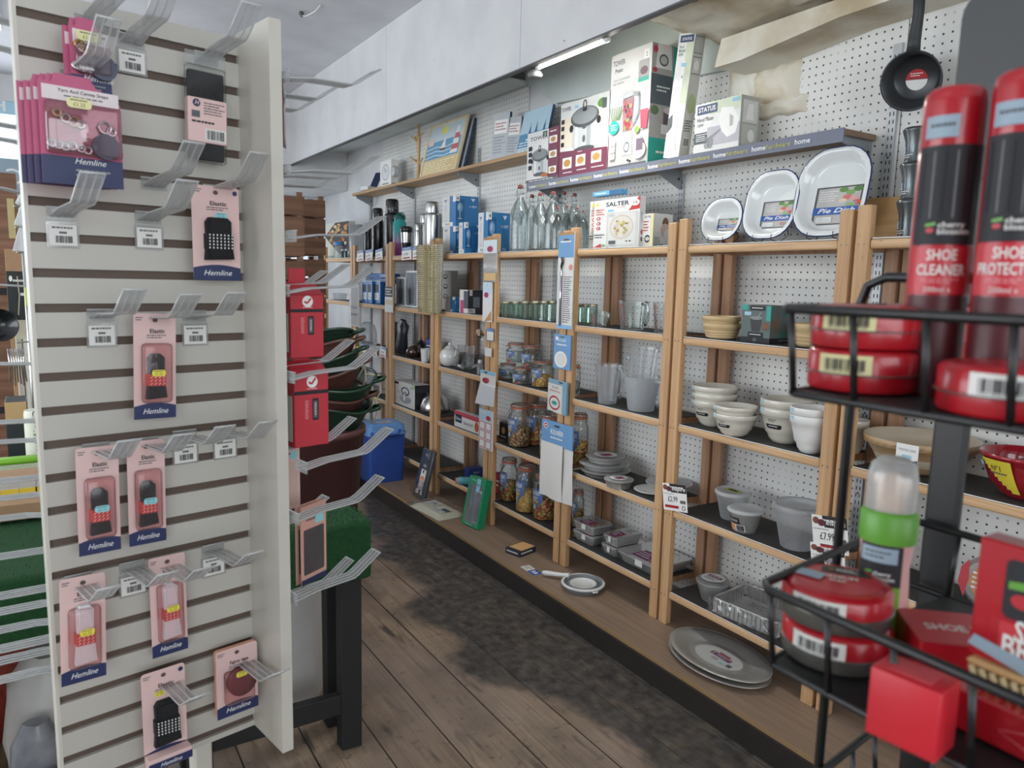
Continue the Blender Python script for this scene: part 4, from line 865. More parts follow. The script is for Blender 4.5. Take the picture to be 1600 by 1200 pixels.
b.lathe([(r*.9, 0), (r, .01), (r, h*.76), (r*.8, h*.82), (r*.8, h*.84)], m_, 22); f = cyl(b, r)
for k in range(5): f.small(-.022, h*(.14+.13*k), .0, h*(.14+.13*k)+.009, 1, WHITE, k); f.rect(-.022, h*(.12+.13*k), .0, h*(.12+.13*k)+.0012, WHITE, 3)
b.build('body', t); b = MB(); b.lathe([(r*.86, h*.84), (r*.9, h*.86), (r*.86, h*.93), (r*.4, h*.96), (r*.35, h), (.001, h)], mat('#1d5f58', .35), 20); b.tube([(0, -r*.2, h*.95), (r*1.0, 0, h*.99), (r*1.7, 0, h*.93), (r*1.1, 0, h*.88)], .005, mat('#1d5f58', .35), 6); b.build('lid', t)
# travel mug
X = 2.34; y, r = rnd(625, 645, X, Z(0)+.1); h = Zp(354, X, y)-Z(0); t = thing('travel_mug', 'steel travel mug with a black lid and base in front of the teal bottle', 'mug', (X, y, Z(0)), W90)
b = MB(); b.lathe([(r*.62, .0), (r*.7, .004), (r*.8, h*.42), (r*.82, h*.45)], BP2, 20); b.build('base', t); b = MB(); b.lathe([(r*.82, h*.45), (r*.9, h*.8)], STEEL, 20); b.build('body', t); b = MB(); b.lathe([(r*.9, h*.8), (r, h*.82), (r, h*.97), (r*.8, h)], BP2, 20); b.build('lid', t); b = MB(); b.tube([(r*.85, 0, h*.8), (r*1.5, 0, h*.75), (r*1.4, 0, h*.4), (r*.8, 0, h*.25)], .004, BP2, 6); b.build('handle', t)
# clear canister, picture box, spice jars
y, r = rnd(545, 568, 2.38, Z(0)+.1); h = Zp(351, 2.38, y)-Z(0); b = MB(); b.lathe([(r*.85, 0), (r*.9, .005), (r, h), (r*.96, h), (r*.84, .01)], CLEARM, 22, smooth=True, cap=False); b.lathe([(r*.85, .001), (.001, .002)], CLEARM, 22); solo(b, 'plastic_canister', 'tall clear plastic canister behind the far shelf post', 'canister', (2.38, y, Z(0)))
def d_pic(f, s, w, d, h):
    f.poly([(.08, .65), (.5, 1), (1, 1), (1, .2), (.65, .12)], mat('#2a2624', .6)); rn = random.Random(2)
    for i in range(40): x, y_ = rn.uniform(.3, .95), rn.uniform(.3, .92); f.ell(x, y_, .05, .05, mat(rn.choice(('#c9743c', '#b8a56e', '#86522f', '#d98d5c', '#6d6f4c', '#e0c79c')), .7), 7)
    f.line([(.3, .5), (.7, .9)], .05, mat('#b39a66', .6)); f.rect(0, 0, 1, .1, mat('#b9bfa2', .5)); f.small(.04, .02, .5, .08, 1, MID)
carton('food_picture_box', 'box with a food photograph behind the wooden crates, far end of the top shelf', 'carton', 505, 545, 345, 2.36, Z(0), .06, mat('#c9cbbd', .5), d_pic)
b = MB(); y, r = rnd(523, 539, 2.335, Z(0)); h = Zp(378, 2.335, y)-Z(0); t = thing('storage_jar', 'small clear jar with a bright blue lid in front of the food picture box', 'jar', (2.335, y, Z(0))); b.lathe([(r*.9, 0), (r, .01), (r, h*.72), (r*.85, h*.78)], CLEARM, 18); b.build('body', t); b = MB(); b.lathe([(r*1.05, h*.79), (r*1.05, h*.98), (r*.9, h)], mat('#3b86c6', .35), 18); b.build('lid', t)
for i, px in enumerate((535, 541)):
    y, r = rnd(px-2.5, px+2.5, 2.285, Z(0)); b = MB(); b.lathe([(r, 0), (r, .05), (r*.7, .06)], mat('#35554f', .2), 12); b.lathe([(r*.8, .0601), (r*.8, .075)], WHITE, 12); solo(b, 'spice_jar', 'tiny dark green spice jar with a white cap, ' + ('left' if i == 0 else 'right') + ' of two', 'jar', (2.285, y, Z(0)))
# price tickets on shelf edges
TK = {'blue': mat('#5d80b8', .5), 'white': mat('#eceae6', .5), 'red': mat('#a8202e', .5), 'black': mat('#2a2426', .5)}
def ticket(pl, pr, pt, pb, X, label, head='blue', price='10.99', name=None, tilt=0):
    q0, q1 = at(pl, (pt+pb)/2, x=X), at(pr, (pt+pb)/2, x=X); w = q0.y-q1.y; zt = at((pl+pr)/2, pt, x=X).z; zb = at((pl+pr)/2, pb, x=X).z; h = zt-zb
    b = MB(); b.box(-w/2, w/2, -.0006, .0006, 0, h, TK['white']); f = nf(Face(b, lambda x, y, l: (x, -.0006-l, y)), w, h, -w/2)
    f.rect(0, .74 if head == 'blue' else .68, 1, 1, TK[head]); f.small(.1, .82, .9, .92, 1, WHITE)
    if name: f.poly([(0, .68), (.38, .6), (.3, 1), (0, 1)], TK['white']); f.ell(.12, .85, .1, .1, mat('#7e4a3a', .6), 9); f.ell(.28, .8, .12, .1, mat('#5c2c30', .6), 9); f.txt(name, .68, .76, .15, WHITE, w=.55, bold=True); f.small(.05, .6, .5, .64, 1, MID)
    f.txt(price, .42, .34, .2, INK, w=.55 if not name else .42); f.rect(.08 if name else .15, .1, .65 if name else .85, .2, TK['red']); 
    if name: f.bars(.72, .3, .95, .42); f.ring(.86, .14, .07, .09, .02, INK)
    o = solo(b, 'price_ticket', label, 'price ticket', (X, (q0.y+q1.y)/2, zb), W90, 'price tickets on the shelf edges'); o.rotation_euler = (0, math.radians(tilt), W90); return o
XT = 2.262
ticket(558, 568, 391, 408, XT, 'blue headed price ticket under the clear canister', tilt=-4); ticket(571, 582, 390, 407, XT, 'blue headed price ticket under the small black flask', tilt=-4); ticket(587, 598, 389, 406, XT, 'blue headed price ticket just before the second far post', tilt=-6)
ticket(628, 643, 386, 406, XT, 'blue headed price ticket under the travel mug', tilt=-2); ticket(645, 656, 385, 405, XT, 'blue headed price ticket beside the woven mat', tilt=-2)
ticket(562, 572, 537, 553, XT, 'blue headed price ticket on the middle far shelf, first of three', tilt=3); ticket(577, 589, 540, 556, XT, 'blue headed price ticket on the middle far shelf, second of three', tilt=3); ticket(593, 603, 541, 558, XT, 'blue headed price ticket on the middle far shelf, third of three', tilt=3)
ticket(1038, 1076, 757, 799, 2.264, 'red and black price ticket reading £2.99', 'black', '£2.99', 'inspire', -9); ticket(1273, 1330, 808, 865, 2.264, 'upper price ticket on the twin posts reading £7.99', 'black', '£7.99', 'inspire', -9); ticket(1270, 1325, 852, 902, 2.263, 'lower price ticket on the twin posts reading £6.99', 'black', '£6.99', 'inspire', -9)

# ---------- boxed appliances on the wall shelf with the printed edge
def cooker(f, cx, cy, s, ovl=True):
    sh = mat('#b9bcbe', .3); f.rect(cx-.30*s, cy-.28*s, cx+.30*s, cy+.12*s, sh); f.ell(cx, cy-.28*s, .30*s, .09*s, sh); f.rect(cx-.22*s, cy-.34*s, cx-.16*s, cy+.1*s, mat('#dadcdd', .3)); f.rect(cx+.06*s, cy-.35*s, cx+.16*s, cy+.1*s, mat('#989c9f', .3))
    f.ell(cx, cy-.36*s, .26*s, .05*s, mat('#45474a', .4)); f.ell(cx-.32*s, cy, .05*s, .06*s, INK, 10); f.ell(cx+.34*s, cy+.04*s, .05*s, .06*s, INK, 10)
    f.ell(cx, cy+.14*s, .34*s, .16*s, mat('#45494b', .35)); f.ell(cx, cy+.16*s, .30*s, .13*s, mat('#7f8486', .2)); f.ring(cx, cy+.32*s, .05*s, .08*s, .02*s, INK); f.ell(cx, cy+.25*s, .06*s, .03*s, INK, 10); f.ell(cx, cy-.2*s, .035*s, .06*s, MID, 12); f.ell(cx, cy-.03*s, .05*s, .02*s, MID, 8)
MAR = mat('#6e3047', .45); LG = mat('#d5d5d4', .5)
def d_tow1(f, s, w, d, h):
    f.rect(0, 0, 1, 1, LG); f.rect(.68, .06, 1, 1, MAR); f.txt('TOWER', .38, .83, .075, MID, w=.56, bold=True); f.rect(.5, .86, .64, .97, mat('#3f5a4e', .5)); f.txt('3', .57, .88, .06, WHITE, w=.05)
    for y in (.26, .4, .52, .64): f.rr(.05, y, .17, y+.09, .02, INK)
    cooker(f, .42, .42, .75); f.small(.74, .9, .94, .95, 1, WHITE)
    for y in (.70, .42, .12): f.rr(.72, y, .96, y+.14, .02, OFFW); f.ell(.84, y+.07, .08, .05, mat('#a98355', .6), 10)
    f.rect(0, 0, 1, .06, MID); f.small(.1, .015, .9, .045, 1, WHITE); f.ell(.6, .12, .12, .04, mat('#b06c45', .7), 9)
def d_tow2(f, s, w, d, h):
    f.rect(0, 0, 1, 1, LG); f.rect(.0, .4, 1, .8, mat('#d9cfbd', .5)); f.ell(.86, .88, .09, .06, mat('#5f8a3d', .6)); f.rr(.86, .8, .95, .93, .02, MID); f.txt('TOWER', .12, .90, .05, MID, w=.2, bold=True); f.rect(.3, .9, .38, .94, SKYB)
    for y in (.42, .53, .64, .73): f.rr(.02, y, .09, y+.06, .01, INK)
    cooker(f, .52, .64, .85); f.poly([(0, 0), (1, 0), (1, .30), (0, .36)], MAR)
    f.small(.4, .30, .5, .32, 1, WHITE)
    for x in (.08, .37, .69): f.rect(x, .11+x*.02, x+.2, .26+x*.02, OFFW); f.ell(x+.1, .185+x*.02, .075, .05, mat('#b38a4a', .6), 12)
    f.small(.1, .04, .3, .07, 1, WHITE); f.small(.4, .05, .6, .08, 1, WHITE); f.small(.7, .05, .95, .08, 1, WHITE)
def blender_pic(f, cx, y0, s):
    w_ = mat('#e4e4e3', .35); f.poly([(cx-.2*s, y0), (cx+.2*s, y0), (cx+.17*s, y0+.3*s), (cx-.17*s, y0+.3*s)], w_); f.ell(cx, y0+.1*s, .11*s, .07*s, MID); f.ell(cx, y0+.1*s, .08*s, .05*s, mat('#b9bbbd', .3)); f.poly([(cx-.17*s, y0+.3*s), (cx+.17*s, y0+.3*s), (cx+.2*s, y0+.72*s), (cx-.2*s, y0+.72*s)], mat('#8f6b73', .3))
    rn = random.Random(8)
    for i in range(26): f.ell(cx+rn.uniform(-.15, .15)*s, y0+rn.uniform(.34, .66)*s, .04*s, .03*s, mat(rn.choice(('#a12d3c', '#c9473f', '#7f9a48', '#3e3148', '#d88d6a')), .5), 7)
    f.poly([(cx-.22*s, y0+.72*s), (cx+.22*s, y0+.74*s), (cx+.18*s, y0+.82*s), (cx-.16*s, y0+.8*s)], mat('#c2c4c6', .3)); f.line([(cx+.2*s, y0+.76*s), (cx+.4*s, y0+.74*s), (cx+.4*s, y0+.5*s), (cx+.2*s, y0+.36*s)], .05*s, mat('#8d9196', .3))
def d_blend(f, s, w, d, h):
    f.rect(0, 0, 1, 1, mat('#d4d3d2', .5)); f.rect(0, 0, 1, .3, mat('#b5b3b1', .5)); f.txt('TOWER', .2, .9, .045, MID, w=.3, bold=True); f.txt('Presto', .2, .84, .035, INK, w=.2, bold=True, ital=.1); f.txt('3-IN-1 JUG BLENDER', .28, .765, .018, MID, w=.42); f.txt('AND GRINDER', .2, .735, .018, MID, w=.27)
    f.rect(.82, .88, .94, .96, WHITE); f.txt('2', .88, .9, .035, INK, w=.04); f.rr(.7, .72, .95, .88, .02, mat('#9d9a9b', .5)); f.ell(.83, .79, .09, .035, mat('#5d4550', .5)); f.rect(.7, .70, .95, .735, TEAL)
    for i in range(7): f.line([(.08+.03*i, .42), (.02+.06*i, .54)], .02, mat('#5d7450', .6))
    blender_pic(f, .48, .1, .68); f.ell(.15, .36, .13, .06, TEAL); f.small(.07, .33, .23, .39, 3, WHITE); f.poly([(.83, .3), (.97, .3), (1, .46), (.8, .46)], mat('#b4475a', .4)); f.ell(.74, .30, .06, .03, mat('#7d9a4a', .6)); f.ell(.82, .12, .15, .07, mat('#c3bcc0', .3)); f.rect(.74, .12, .9, .22, mat('#6e6070', .4))
    for y in (.08, .14, .2): f.rr(.06, y, .2, y+.05, .01, OFFW)
    f.ell(.55, .05, .03, .01, INK, 8); f.ell(.6, .04, .03, .01, INK, 8); f.rect(0, 0, 1, .02, MID)
    s.rect(0, 0, 1, 1, mat('#a5a3a1', .5)); s.rect(.55, .72, 1, 1, TEAL); s.rect(0, .5, .55, .75, mat('#4f5a61', .5)); s.rect(0, 0, 1, .22, TEAL); s.small(.62, .84, .95, .88, 1, WHITE); s.small(.15, .6, .5, .66, 2, WHITE); s.small(.2, .08, .7, .12, 1, WHITE)
    s.poly([(.1, .8), (.52, .8), (.48, 1), (.14, 1)], mat('#dedede', .35)); s.ell(.3, .87, .12, .05, MID); s.ell(.3, .87, .09, .035, mat('#b9bbbd', .3)); s.rect(.7, .52, 1, .72, mat('#c1bdba', .4)); s.ell(.85, .6, .13, .05, MID); s.rect(.3, .26, .75, .34, mat('#dadada', .35)); s.rect(.35, .34, .7, .46, mat('#5c4a58', .3)); s.ell(.52, .46, .18, .03, mat('#c3bcc0', .3)); s.ell(.08, .95, .06, .03, mat('#b13a4a', .5)); s.ell(.08, .78, .06, .02, mat('#b13a4a', .5)); s.ell(.6, .66, .05, .02, mat('#b13a4a', .5)); s.ell(.12, .45, .1, .04, mat('#5d7450', .6))
z0 = 2.1575
carton('slow_cooker_box', 'small slow cooker box with maroon strip at the far end of the printed shelf', 'carton', 823, 872, 196, 2.415, z0, .05, LG, d_tow1, sidec=MAR); carton('slow_cooker_box', 'large slow cooker box with a maroon base band', 'carton', 874, 949, 141, 2.415, z0, .17, LG, d_tow2, sidec=MAR)
carton('jug_blender_box', 'tallest box, jug blender with teal side panels', 'carton', 950, 1012, 65, 2.415, z0, .17, LG, d_blend, 1071)
STB = mat('#2c4269', .45)
def d_hand(f, s, w, d, h):
    f.rect(0, 0, 1, 1, mat('#dfdfdd', .5)); f.rect(.55, .45, 1, .95, mat('#c5cdb4', .5)); f.rect(.1, .93, .95, .985, STB); f.txt('STATUS', .52, .945, .022, WHITE, w=.6, bold=True); f.txt('Hand', .25, .885, .025, INK, w=.3); f.txt('Blender', .32, .855, .025, INK, w=.45); f.txt('300W', .25, .825, .022, MID, w=.3)
    f.poly([(.42, .78), (.62, .78), (.60, .45), (.66, .12), (.76, .06), (.3, .06), (.38, .14), (.42, .45)], WHITE); f.rect(.38, .74, .7, .77, SKYB); f.ell(.52, .66, .05, .012, GREY); f.poly([(0, .2), (.3, .26), (.25, .36), (0, .32)], MID); f.ell(.5, .09, .25, .025, WHITE)
    s.rect(0, 0, 1, 1, mat('#c4c4bd', .5)); s.rect(.08, .84, .92, .98, GREY); s.rect(.12, .85, .88, .97, mat('#b5b8b6', .5)); s.rect(.08, .68, .92, .82, GREY); s.rect(.12, .69, .88, .81, mat('#c9cbc7', .5)); s.ell(.5, .75, .25, .04, WHITE); s.ell(.5, .45, .4, .08, mat('#a9b78c', .6)); s.small(.15, .22, .85, .32, 5, MID); s.bars(.2, .1, .8, .18, OFFW)
X = 2.42; t = carton('hand_blender_box', 'narrow tall hand blender box leaning against the jug blender box', 'carton', 1037, 1061, 50, X, z0+.012, .06, WHITE, d_hand)
t.rotation_euler = (math.radians(2), math.radians(9.5), W90); t.location.z = z0+.004
def d_mix(f, s, w, d, h):
    f.rect(0, 0, 1, 1, mat('#dcdcdb', .5)); f.rect(.35, .75, 1, 1, mat('#c9d0b9', .5)); f.rect(0, .2, .35, .42, mat('#4c5259', .5)); f.small(.05, .24, .33, .4, 4, WHITE); f.rect(.05, .78, .5, .96, STB); f.txt('STATUS', .27, .83, .09, WHITE, w=.38, bold=True); f.txt('Hand Mixer', .24, .64, .08, INK, w=.38); f.txt('150W', .13, .54, .06, MID, w=.16)
    f.rect(.3, .14, 1, .5, mat('#b7b4bd', .5)); f.poly([(.6, .84), (.85, .8), (.98, .55), (.92, .3), (.75, .24), (.62, .38), (.54, .6)], WHITE); f.poly([(.78, .68), (.86, .62), (.86, .45), (.79, .44)], mat('#b3b0a9', .5)); f.rect(.82, .9, .96, .97, SKYB)
    for x in (.3, .38): f.line([(.6, .42), (x+.05, .3)], .015, GREY); f.ring(x, .2, .06, .12, .015, GREY); f.ring(x, .2, .025, .12, .012, GREY)
    f.rect(0, 0, 1, .08, OFFW)
    s.rect(0, 0, 1, 1, mat('#a9aca5', .5)); s.rect(.12, .5, .9, .92, mat('#cfd0cf', .5)); s.rect(.12, .06, .9, .46, mat('#bcc0b8', .5)); s.poly([(.3, .55), (.7, .55), (.65, .85), (.4, .85)], WHITE); s.ell(.6, .25, .18, .12, WHITE)
carton('hand_mixer_box', 'white hand mixer box at the near end of the printed shelf', 'carton', 1084, 1155, 147, 2.425, z0, .08, WHITE, d_mix, 1184)

# ---------- pictures, clock and mug tree on the bare wooden shelf
z1_ = 2.3455
def picture(pl, pr, pt, X, lab, draw, lean=14, frame=None, n=1, rot=0, dp=.018):
    ya, yb = Yp(pl, X, z1_+.03), Yp(pr, X, z1_+.03); w = ya-yb; h = Zp(pt, X+.05, (ya+yb)/2)-z1_
    t = thing('framed_picture' if frame else 'canvas_print', lab, 'picture', (X, (ya+yb)/2, z1_+.001), W90); t.rotation_euler = (-math.radians(lean), 0, W90+rot)
    b = MB(); b.box(-w/2, w/2, 0, dp, 0, h, mat('#2f4a66', .6)); f = nf(Face(b, lambda x, y, l: (x, -l, y)), w, h, -w/2); draw(f); b.build('canvas', t)
    if frame:
        b = MB(); k = .016; 
        for q in ((-w/2-.002, -w/2+k, -.002, h+.002), (w/2-k, w/2+.002, -.002, h+.002)): b.box(q[0], q[1], -.008, dp-.004, q[2], q[3], frame, .002)
        for z in (-.002, h-k): b.box(-w/2+k, w/2-k, -.008, dp-.004, z, z+k+.002, frame, .002)
        b.build('frame', t)
    return t
def d_sea(f):
    f.rect(0, .62, 1, 1, mat('#c3d3da', .6)); f.rect(0, .3, 1, .66, mat('#6f9fbf', .6)); f.rect(0, 0, 1, .32, mat('#d8c28f', .6)); f.ell(.45, .85, .09, .08, mat('#e8dc7a', .6)); f.small(.05, .05, .95, .28, 5, mat('#efe5c4', .6), 4)
    for y in (.36, .44, .52): f.line([(.02, y), (.3, y+.03), (.55, y-.01), (.8, y+.02)], .02, mat('#c9dde6', .6))
    f.poly([(.72, .35), (.92, .35), (.86, .85), (.78, .85)], WHITE); f.poly([(.73, .42), (.91, .42), (.9, .52), (.74, .52)], mat('#c96a62', .6)); f.poly([(.76, .62), (.89, .62), (.88, .72), (.77, .72)], mat('#c96a62', .6)); f.poly([(.42, .5), (.52, .72), (.56, .5)], WHITE); f.poly([(.4, .5), (.58, .5), (.54, .46), (.44, .46)], mat('#8a5a44', .6)); f.rect(.05, .6, .2, .72, mat('#e0c8c0', .6))
def d_boat(f):
    f.rect(0, .45, 1, 1, mat('#b5cfdd', .6)); f.rect(0, 0, 1, .48, mat('#5b93bb', .6)); f.rect(0, 0, 1, .16, mat('#bcd3dc', .6))
    for x in (.28, .5, .78): f.poly([(x, .36), (x+.14, .36), (x+.08, .68)], mat('#4473a0', .6)); f.line([(x+.08, .36), (x+.08, .7)], .012, MID); f.poly([(x-.04, .36), (x+.16, .36), (x+.12, .31), (x, .31)], OFFW)
    f.small(.05, .05, .95, .3, 4, WHITE, 6)
def d_grey(f): f.rect(0, 0, 1, 1, mat('#b9bcc0', .6)); f.rect(.1, .55, .9, .85, WHITE); f.small(.15, .6, .85, .8, 3, mat('#b3727a', .6)); f.small(.1, .1, .9, .5, 6, mat('#8e979f', .6), 5)
picture(656, 712, 186, 2.46, 'framed lighthouse and beach picture in a pale wood frame', d_sea, 14, wood('#d8c49c', '#e6d6b4', 2, key='frame', knots=False)); picture(668, 722, 190, 2.50, 'teal edged picture behind the framed lighthouse picture', d_grey, 14, None)
picture(770, 788, 177, 2.44, 'slim grey printed picture beside the blue edged one', d_grey, 5, None, rot=.25, dp=.02); picture(793, 806, 182, 2.47, 'narrow dark blue edged canvas between two pictures', d_grey, 8, None, rot=.5); picture(806, 850, 168, 2.48, 'canvas of blue sailing boats behind the small slow cooker box', d_boat, 12)
WDL = wood('#c9a475', '#dcbb8c', 2, key='mug', knots=False); y = Yp(654, 2.50, z1_+.1); h = Zp(194, 2.50, y)-z1_; t = thing('mug_tree', 'pale wooden mug tree with peg branches', 'mug tree', (2.50, y, z1_)); b = MB(); b.lathe([(.045, 0), (.045, .008), (.014, .014), (.015, h*.25), (.012, h*.4), (.016, h*.7), (.012, h*.86), (.008, h*.9), (.014, h*.94), (.008, h)], WDL, 16); b.build('post', t)
for k, (a, z) in enumerate(((PI/2, .30), (-PI/2, .30), (PI*.9, .34), (PI/2, .72), (-PI/2, .74), (PI, .7))):
    b = MB(); dx, dy = math.cos(a), math.sin(a); b.tube([(dx*.008, dy*.008, h*z), (dx*.05, dy*.05, h*z+.02), (dx*.066, dy*.066, h*z+.032)], [.006, .0055, .008], WDL, 8); b.build('peg', t)
def d_clock(f, s, w, d, h): f.ring(.5, .55, .33, .3, .02, INK); f.ell(.5, .55, .3, .27, mat('#d9dadd', .4)); f.line([(.5, .55), (.42, .72)], .025, INK); f.line([(.5, .55), (.62, .62)], .02, INK); f.small(.2, .06, .8, .16, 1, MID)
carton('clock_box', 'white box printed with an alarm clock on the wooden shelf', 'carton', 594, 611, 248, 2.46, z1_, .07, WHITE, d_clock, 622)
b = MB(); y, r = rnd(609, 626, 2.45, z1_+.08); zc = Zp(268, 2.45, y)-z1_; t = thing('alarm_clock', 'round white faced alarm clock with clear case', 'clock', (2.45, y, z1_), W90)
b.M = Matrix.Translation((0, 0, max(zc, r+.004))) @ Matrix.Rotation(PI/2, 4, 'X'); b.lathe([(r, -.02), (r*1.02, .0), (r, .02)], CLEARM, 22); b.lathe([(r*.9, .0), (r*.9, .0195)], OFFW, 22); b.build('case', t); b = MB(); f = Face(b, lambda x, z_, l: (x, -.0205-l, max(zc, r+.004)+z_)); f.ring(0, 0, r*.85, r*.85, .002, MID); f.line([(0, 0), (-.01, .018)], .002, INK); f.line([(0, 0), (.014, .006)], .002, INK); f.txt('12', 0, r*.55, .006, INK); f.txt('6', 0, -r*.75, .006, INK); f.txt('3', r*.65, -.003, .006, INK); f.txt('9', -r*.65, -.003, .006, INK); b.build('dial', t)
b = MB()
for x in (-.02, .02): b.box(x-.006, x+.006, -.018, .018, 0, .008, BLACK)
b.build('foot', t)
y = Yp(578, 2.46, z1_); t = thing('open_box', 'open navy and white presentation box, first on the wooden shelf', 'box', (2.45, y, z1_), W90+.3); b = MB(); b.box(-.05, .05, -.05, .05, 0, .03, OFFW, .001); b.build('tray', t); b = MB(); b.prism([(.05, .031), (.05, .036), (.115, .165), (.12, .16)], -.05, .05, NAVY, 'x'); b.build('lid', t)
# ================================================================ second shelf: jars, jugs, small cartons
def proto(name, label, cat, parts):
    """thing of unit size from (part name, builder) pairs"""
    t = thing(name, label, cat, (0, 0, 0)); 
    for nm, fn in parts: b = MB(); fn(b); b.build(nm, t)
    return t
class Kind:
    def __init__(s, name, cat, parts, group): s.a = (name, cat, parts, group); s.p = None
    def put(s, label, loc, sc, rot=W90):
        name, cat, parts, group = s.a
        if s.p is None: s.p = proto(name, label, cat, parts); s.p.location = loc; s.p.rotation_euler = (0, 0, rot); s.p.scale = sc if isinstance(sc, tuple) else (sc,)*3; s.p['group'] = group; return s.p
        return copy_thing(s.p, loc, rot, label, group, sc)
GLJ = Kind('glass_jar', 'jar', [('body', lambda b: (b.lathe([(.44, 0), (.5, .05), (.5, .80), (.42, .86)], GREENG, 8, smooth=False, a0=PI/8), b.lathe([(.46, .03), (.46, .8)], thin('#eef8f3', .03, .02), 8, smooth=False, cap=False, a0=PI/8))), ('lid', lambda b: b.lathe([(.44, .865), (.46, .88), (.46, .98), (.40, 1)], mat('#a8a48c', .35, .6), 16))], 'green tinted glass jars with metal lids')
def jar_row(cols, w, X, pt, k, labs):
    for i, px in enumerate(cols):
        y, r = rnd(px-w/2, px+w/2, X, ZS[k]+.04); h = Zp(pt(px), X, y)-ZS[k]; GLJ.put(labs[i] if isinstance(labs, list) else labs, (X, y, ZS[k]), (2*r, 2*r, h))
jar_row([792, 807, 822, 838, 852, 865], 15, 2.32, lambda p: 471-(p-792)*.02, 1, 'green tinted glass jar in the front row of the jars shelf')
jar_row([788, 800, 814, 829, 845, 858], 12, 2.41, lambda p: 471, 1, 'green tinted glass jar in the back row of the jars shelf')
jar_row([902, 914, 927], 14, 2.37, lambda p: 475, 1, 'green tinted glass jar just behind the small measuring jug')
PY = mat('#b3313c', .5)
def jug(pl, pr, pt, X, k, label, m=GLASS, marks=True, name='measuring_jug', handle=1, taper=.82):
    zb = ZS[k]; y, r = rnd(pl, pr, X, zb+.06); h = Zp(pt, X, y)-zb; t = thing(name, label, 'jug', (X, y, zb), W90)
    b = MB(); sp = lambda a, z: 1+(.16*max(0, math.cos(a-PI))**6 if z > h*.8 else 0)
    b.lathe([(r*taper, 0), (r*(taper+.02), .004), (r, h*.96), (r*1.04, h)], m, 26, rfn=sp, cap='b'); b.lathe([(r*(taper-.05), .006), (r*.95, h*.96)], m, 26, cap=False, rfn=sp); b.build('body', t)
    b = MB(); b.tube([(r*.98, 0, h*.9), (r*1.5, 0, h*.93), (r*1.62, 0, h*.8), (r*1.55, 0, h*.4), (r*1.35, 0, h*.2), (r*1.25, 0, h*.3)], r*.13, m if m is not GLASS else thin('#dfe9e8', .18, .03), 8); b.build('handle', t)
    if marks:
        b = MB(); f = cyl(b, lambda z: r*(taper+(1-taper)*z/h)+.0006)
        for i in range(7): f.rect(-r*.1, h*(.15+.09*i), r*.28, h*(.15+.09*i)+.0016, PY, 3)
        f.txt('PYREX', -r*.3, h*.8, h*.07, PY, w=r*.8, bold=True)
        for i, q in enumerate(('100', '200', '300', '400')): f.txt(q, -r*.35, h*(.14+.18*i), h*.06, PY, w=r*.3)
        b.build('measure_marks', t)
    return t
jug(923, 951, 486, 2.345, 1, 'small glass measuring jug with red print beside the jars'); jug(967, 1011, 470, 2.35, 1, 'large glass measuring jug with red print, handle to the left'); jug(1020, 1062, 472, 2.36, 1, 'glass measuring jug with red print behind the twin posts')
CANE = mat('#cdb185', .45, 0, .05, 20); CREAM = mat('#d8d3c6', .22, 0, .02, 5, coat=.4); BTG = mat('#a6cfe0', .5)
def bowl(name, pl, pr, pt, X, zb, label, m, foot=.5, rim=.12, group='bowls stacked on the shelves', inner=None, tag_=None, cap_h=None, ribs=0, bandm=None, nest=False):
    y, r = rnd(pl, pr, X, zb+.05); h = cap_h or (Zp(pt, X, y+r)-zb); b = MB(); k = foot; rr = r
    P = [(r*k*.9, 0), (r*k, .002), (r*(k+.25*(1-k)), h*.12), (r*(k+.72*(1-k)), h*.55), (r*.955, h*(1-rim)-.002), (r, h*(1-rim)), (r, h-.002), (r*.985, h)]
    if nest: P = [(a*(.84 if j < 5 else 1), z_) for j, (a, z_) in enumerate(P)]
    b.lathe(P, m, 32, cap='b'); b.lathe([(r*.985, h), (r*.93, h-.002), (r*.90, h*.75), (r*(k+.55*(1-k)), h*.3), (r*k*.8, h*.06+.004), (.001, h*.06+.003)], inner or m, 32, cap=False)
    for i in range(ribs): z = h*(.15+.16*i); rr = r*(k+(1-k)*(z/h)**.6); b.lathe([(rr+.0005, z-.003), (rr+.003, z), (rr+.0005, z+.003)], m, 32, cap=False)
    if bandm:
        f = cyl(b, r)
        for i in range(-9, 10): a = i*r*.16; f.line([(a, h*(1-rim)+.004), (a+r*.07, h*(1-rim*.5))], .003, bandm)
    if tag_:
        f = cyl(b, r+.0003, a0=-PI/2-.5); f.rr(-.012, h-.016, .014, h-.003, .004, BTG)
        if tag_ == 'logo':
            f2 = cyl(b, lambda z: float(np.interp(z, [q_[1] for q_ in P], [q_[0] for q_ in P]))+.0012, a0=-PI/2+.05)
            for j in range(6): hw = r*.34*math.sqrt(1-(j/6)**2); f2.rect(-hw, h*(.56-.035*(j+1)), hw, h*(.56-.035*j), INK, 6, up=False)
            f2.l += 2; f2.small(-r*.2, h*.47, r*.2, h*.53, 1, WHITE); f2.small(-r*.18, h*.62, r*.18, h*.72, 2, MID)
    return solo(b, name, label, 'bowl', (X, y, zb), W90, group), y, r, h
PB = 'cane coloured pie bowls'
o, y, r, h = bowl('pie_bowl', 1099, 1159, 505, 2.36, Z(1), 'lower cane coloured ribbed pie bowl of the pair', CANE, .72, .28, PB, ribs=3, cap_h=.062)
bowl('pie_bowl', 1098, 1159, 492, 2.36, Z(1)+.03, 'upper cane coloured ribbed pie bowl of the pair', CANE, .74, .3, PB, cap_h=.062, nest=True)
bowl('pie_bowl', 1238, 1300, 505, 2.40, Z(1), 'cane coloured bowl behind the dark pestle and mortar box', CANE, .72, .28, PB, ribs=3, cap_h=.085)
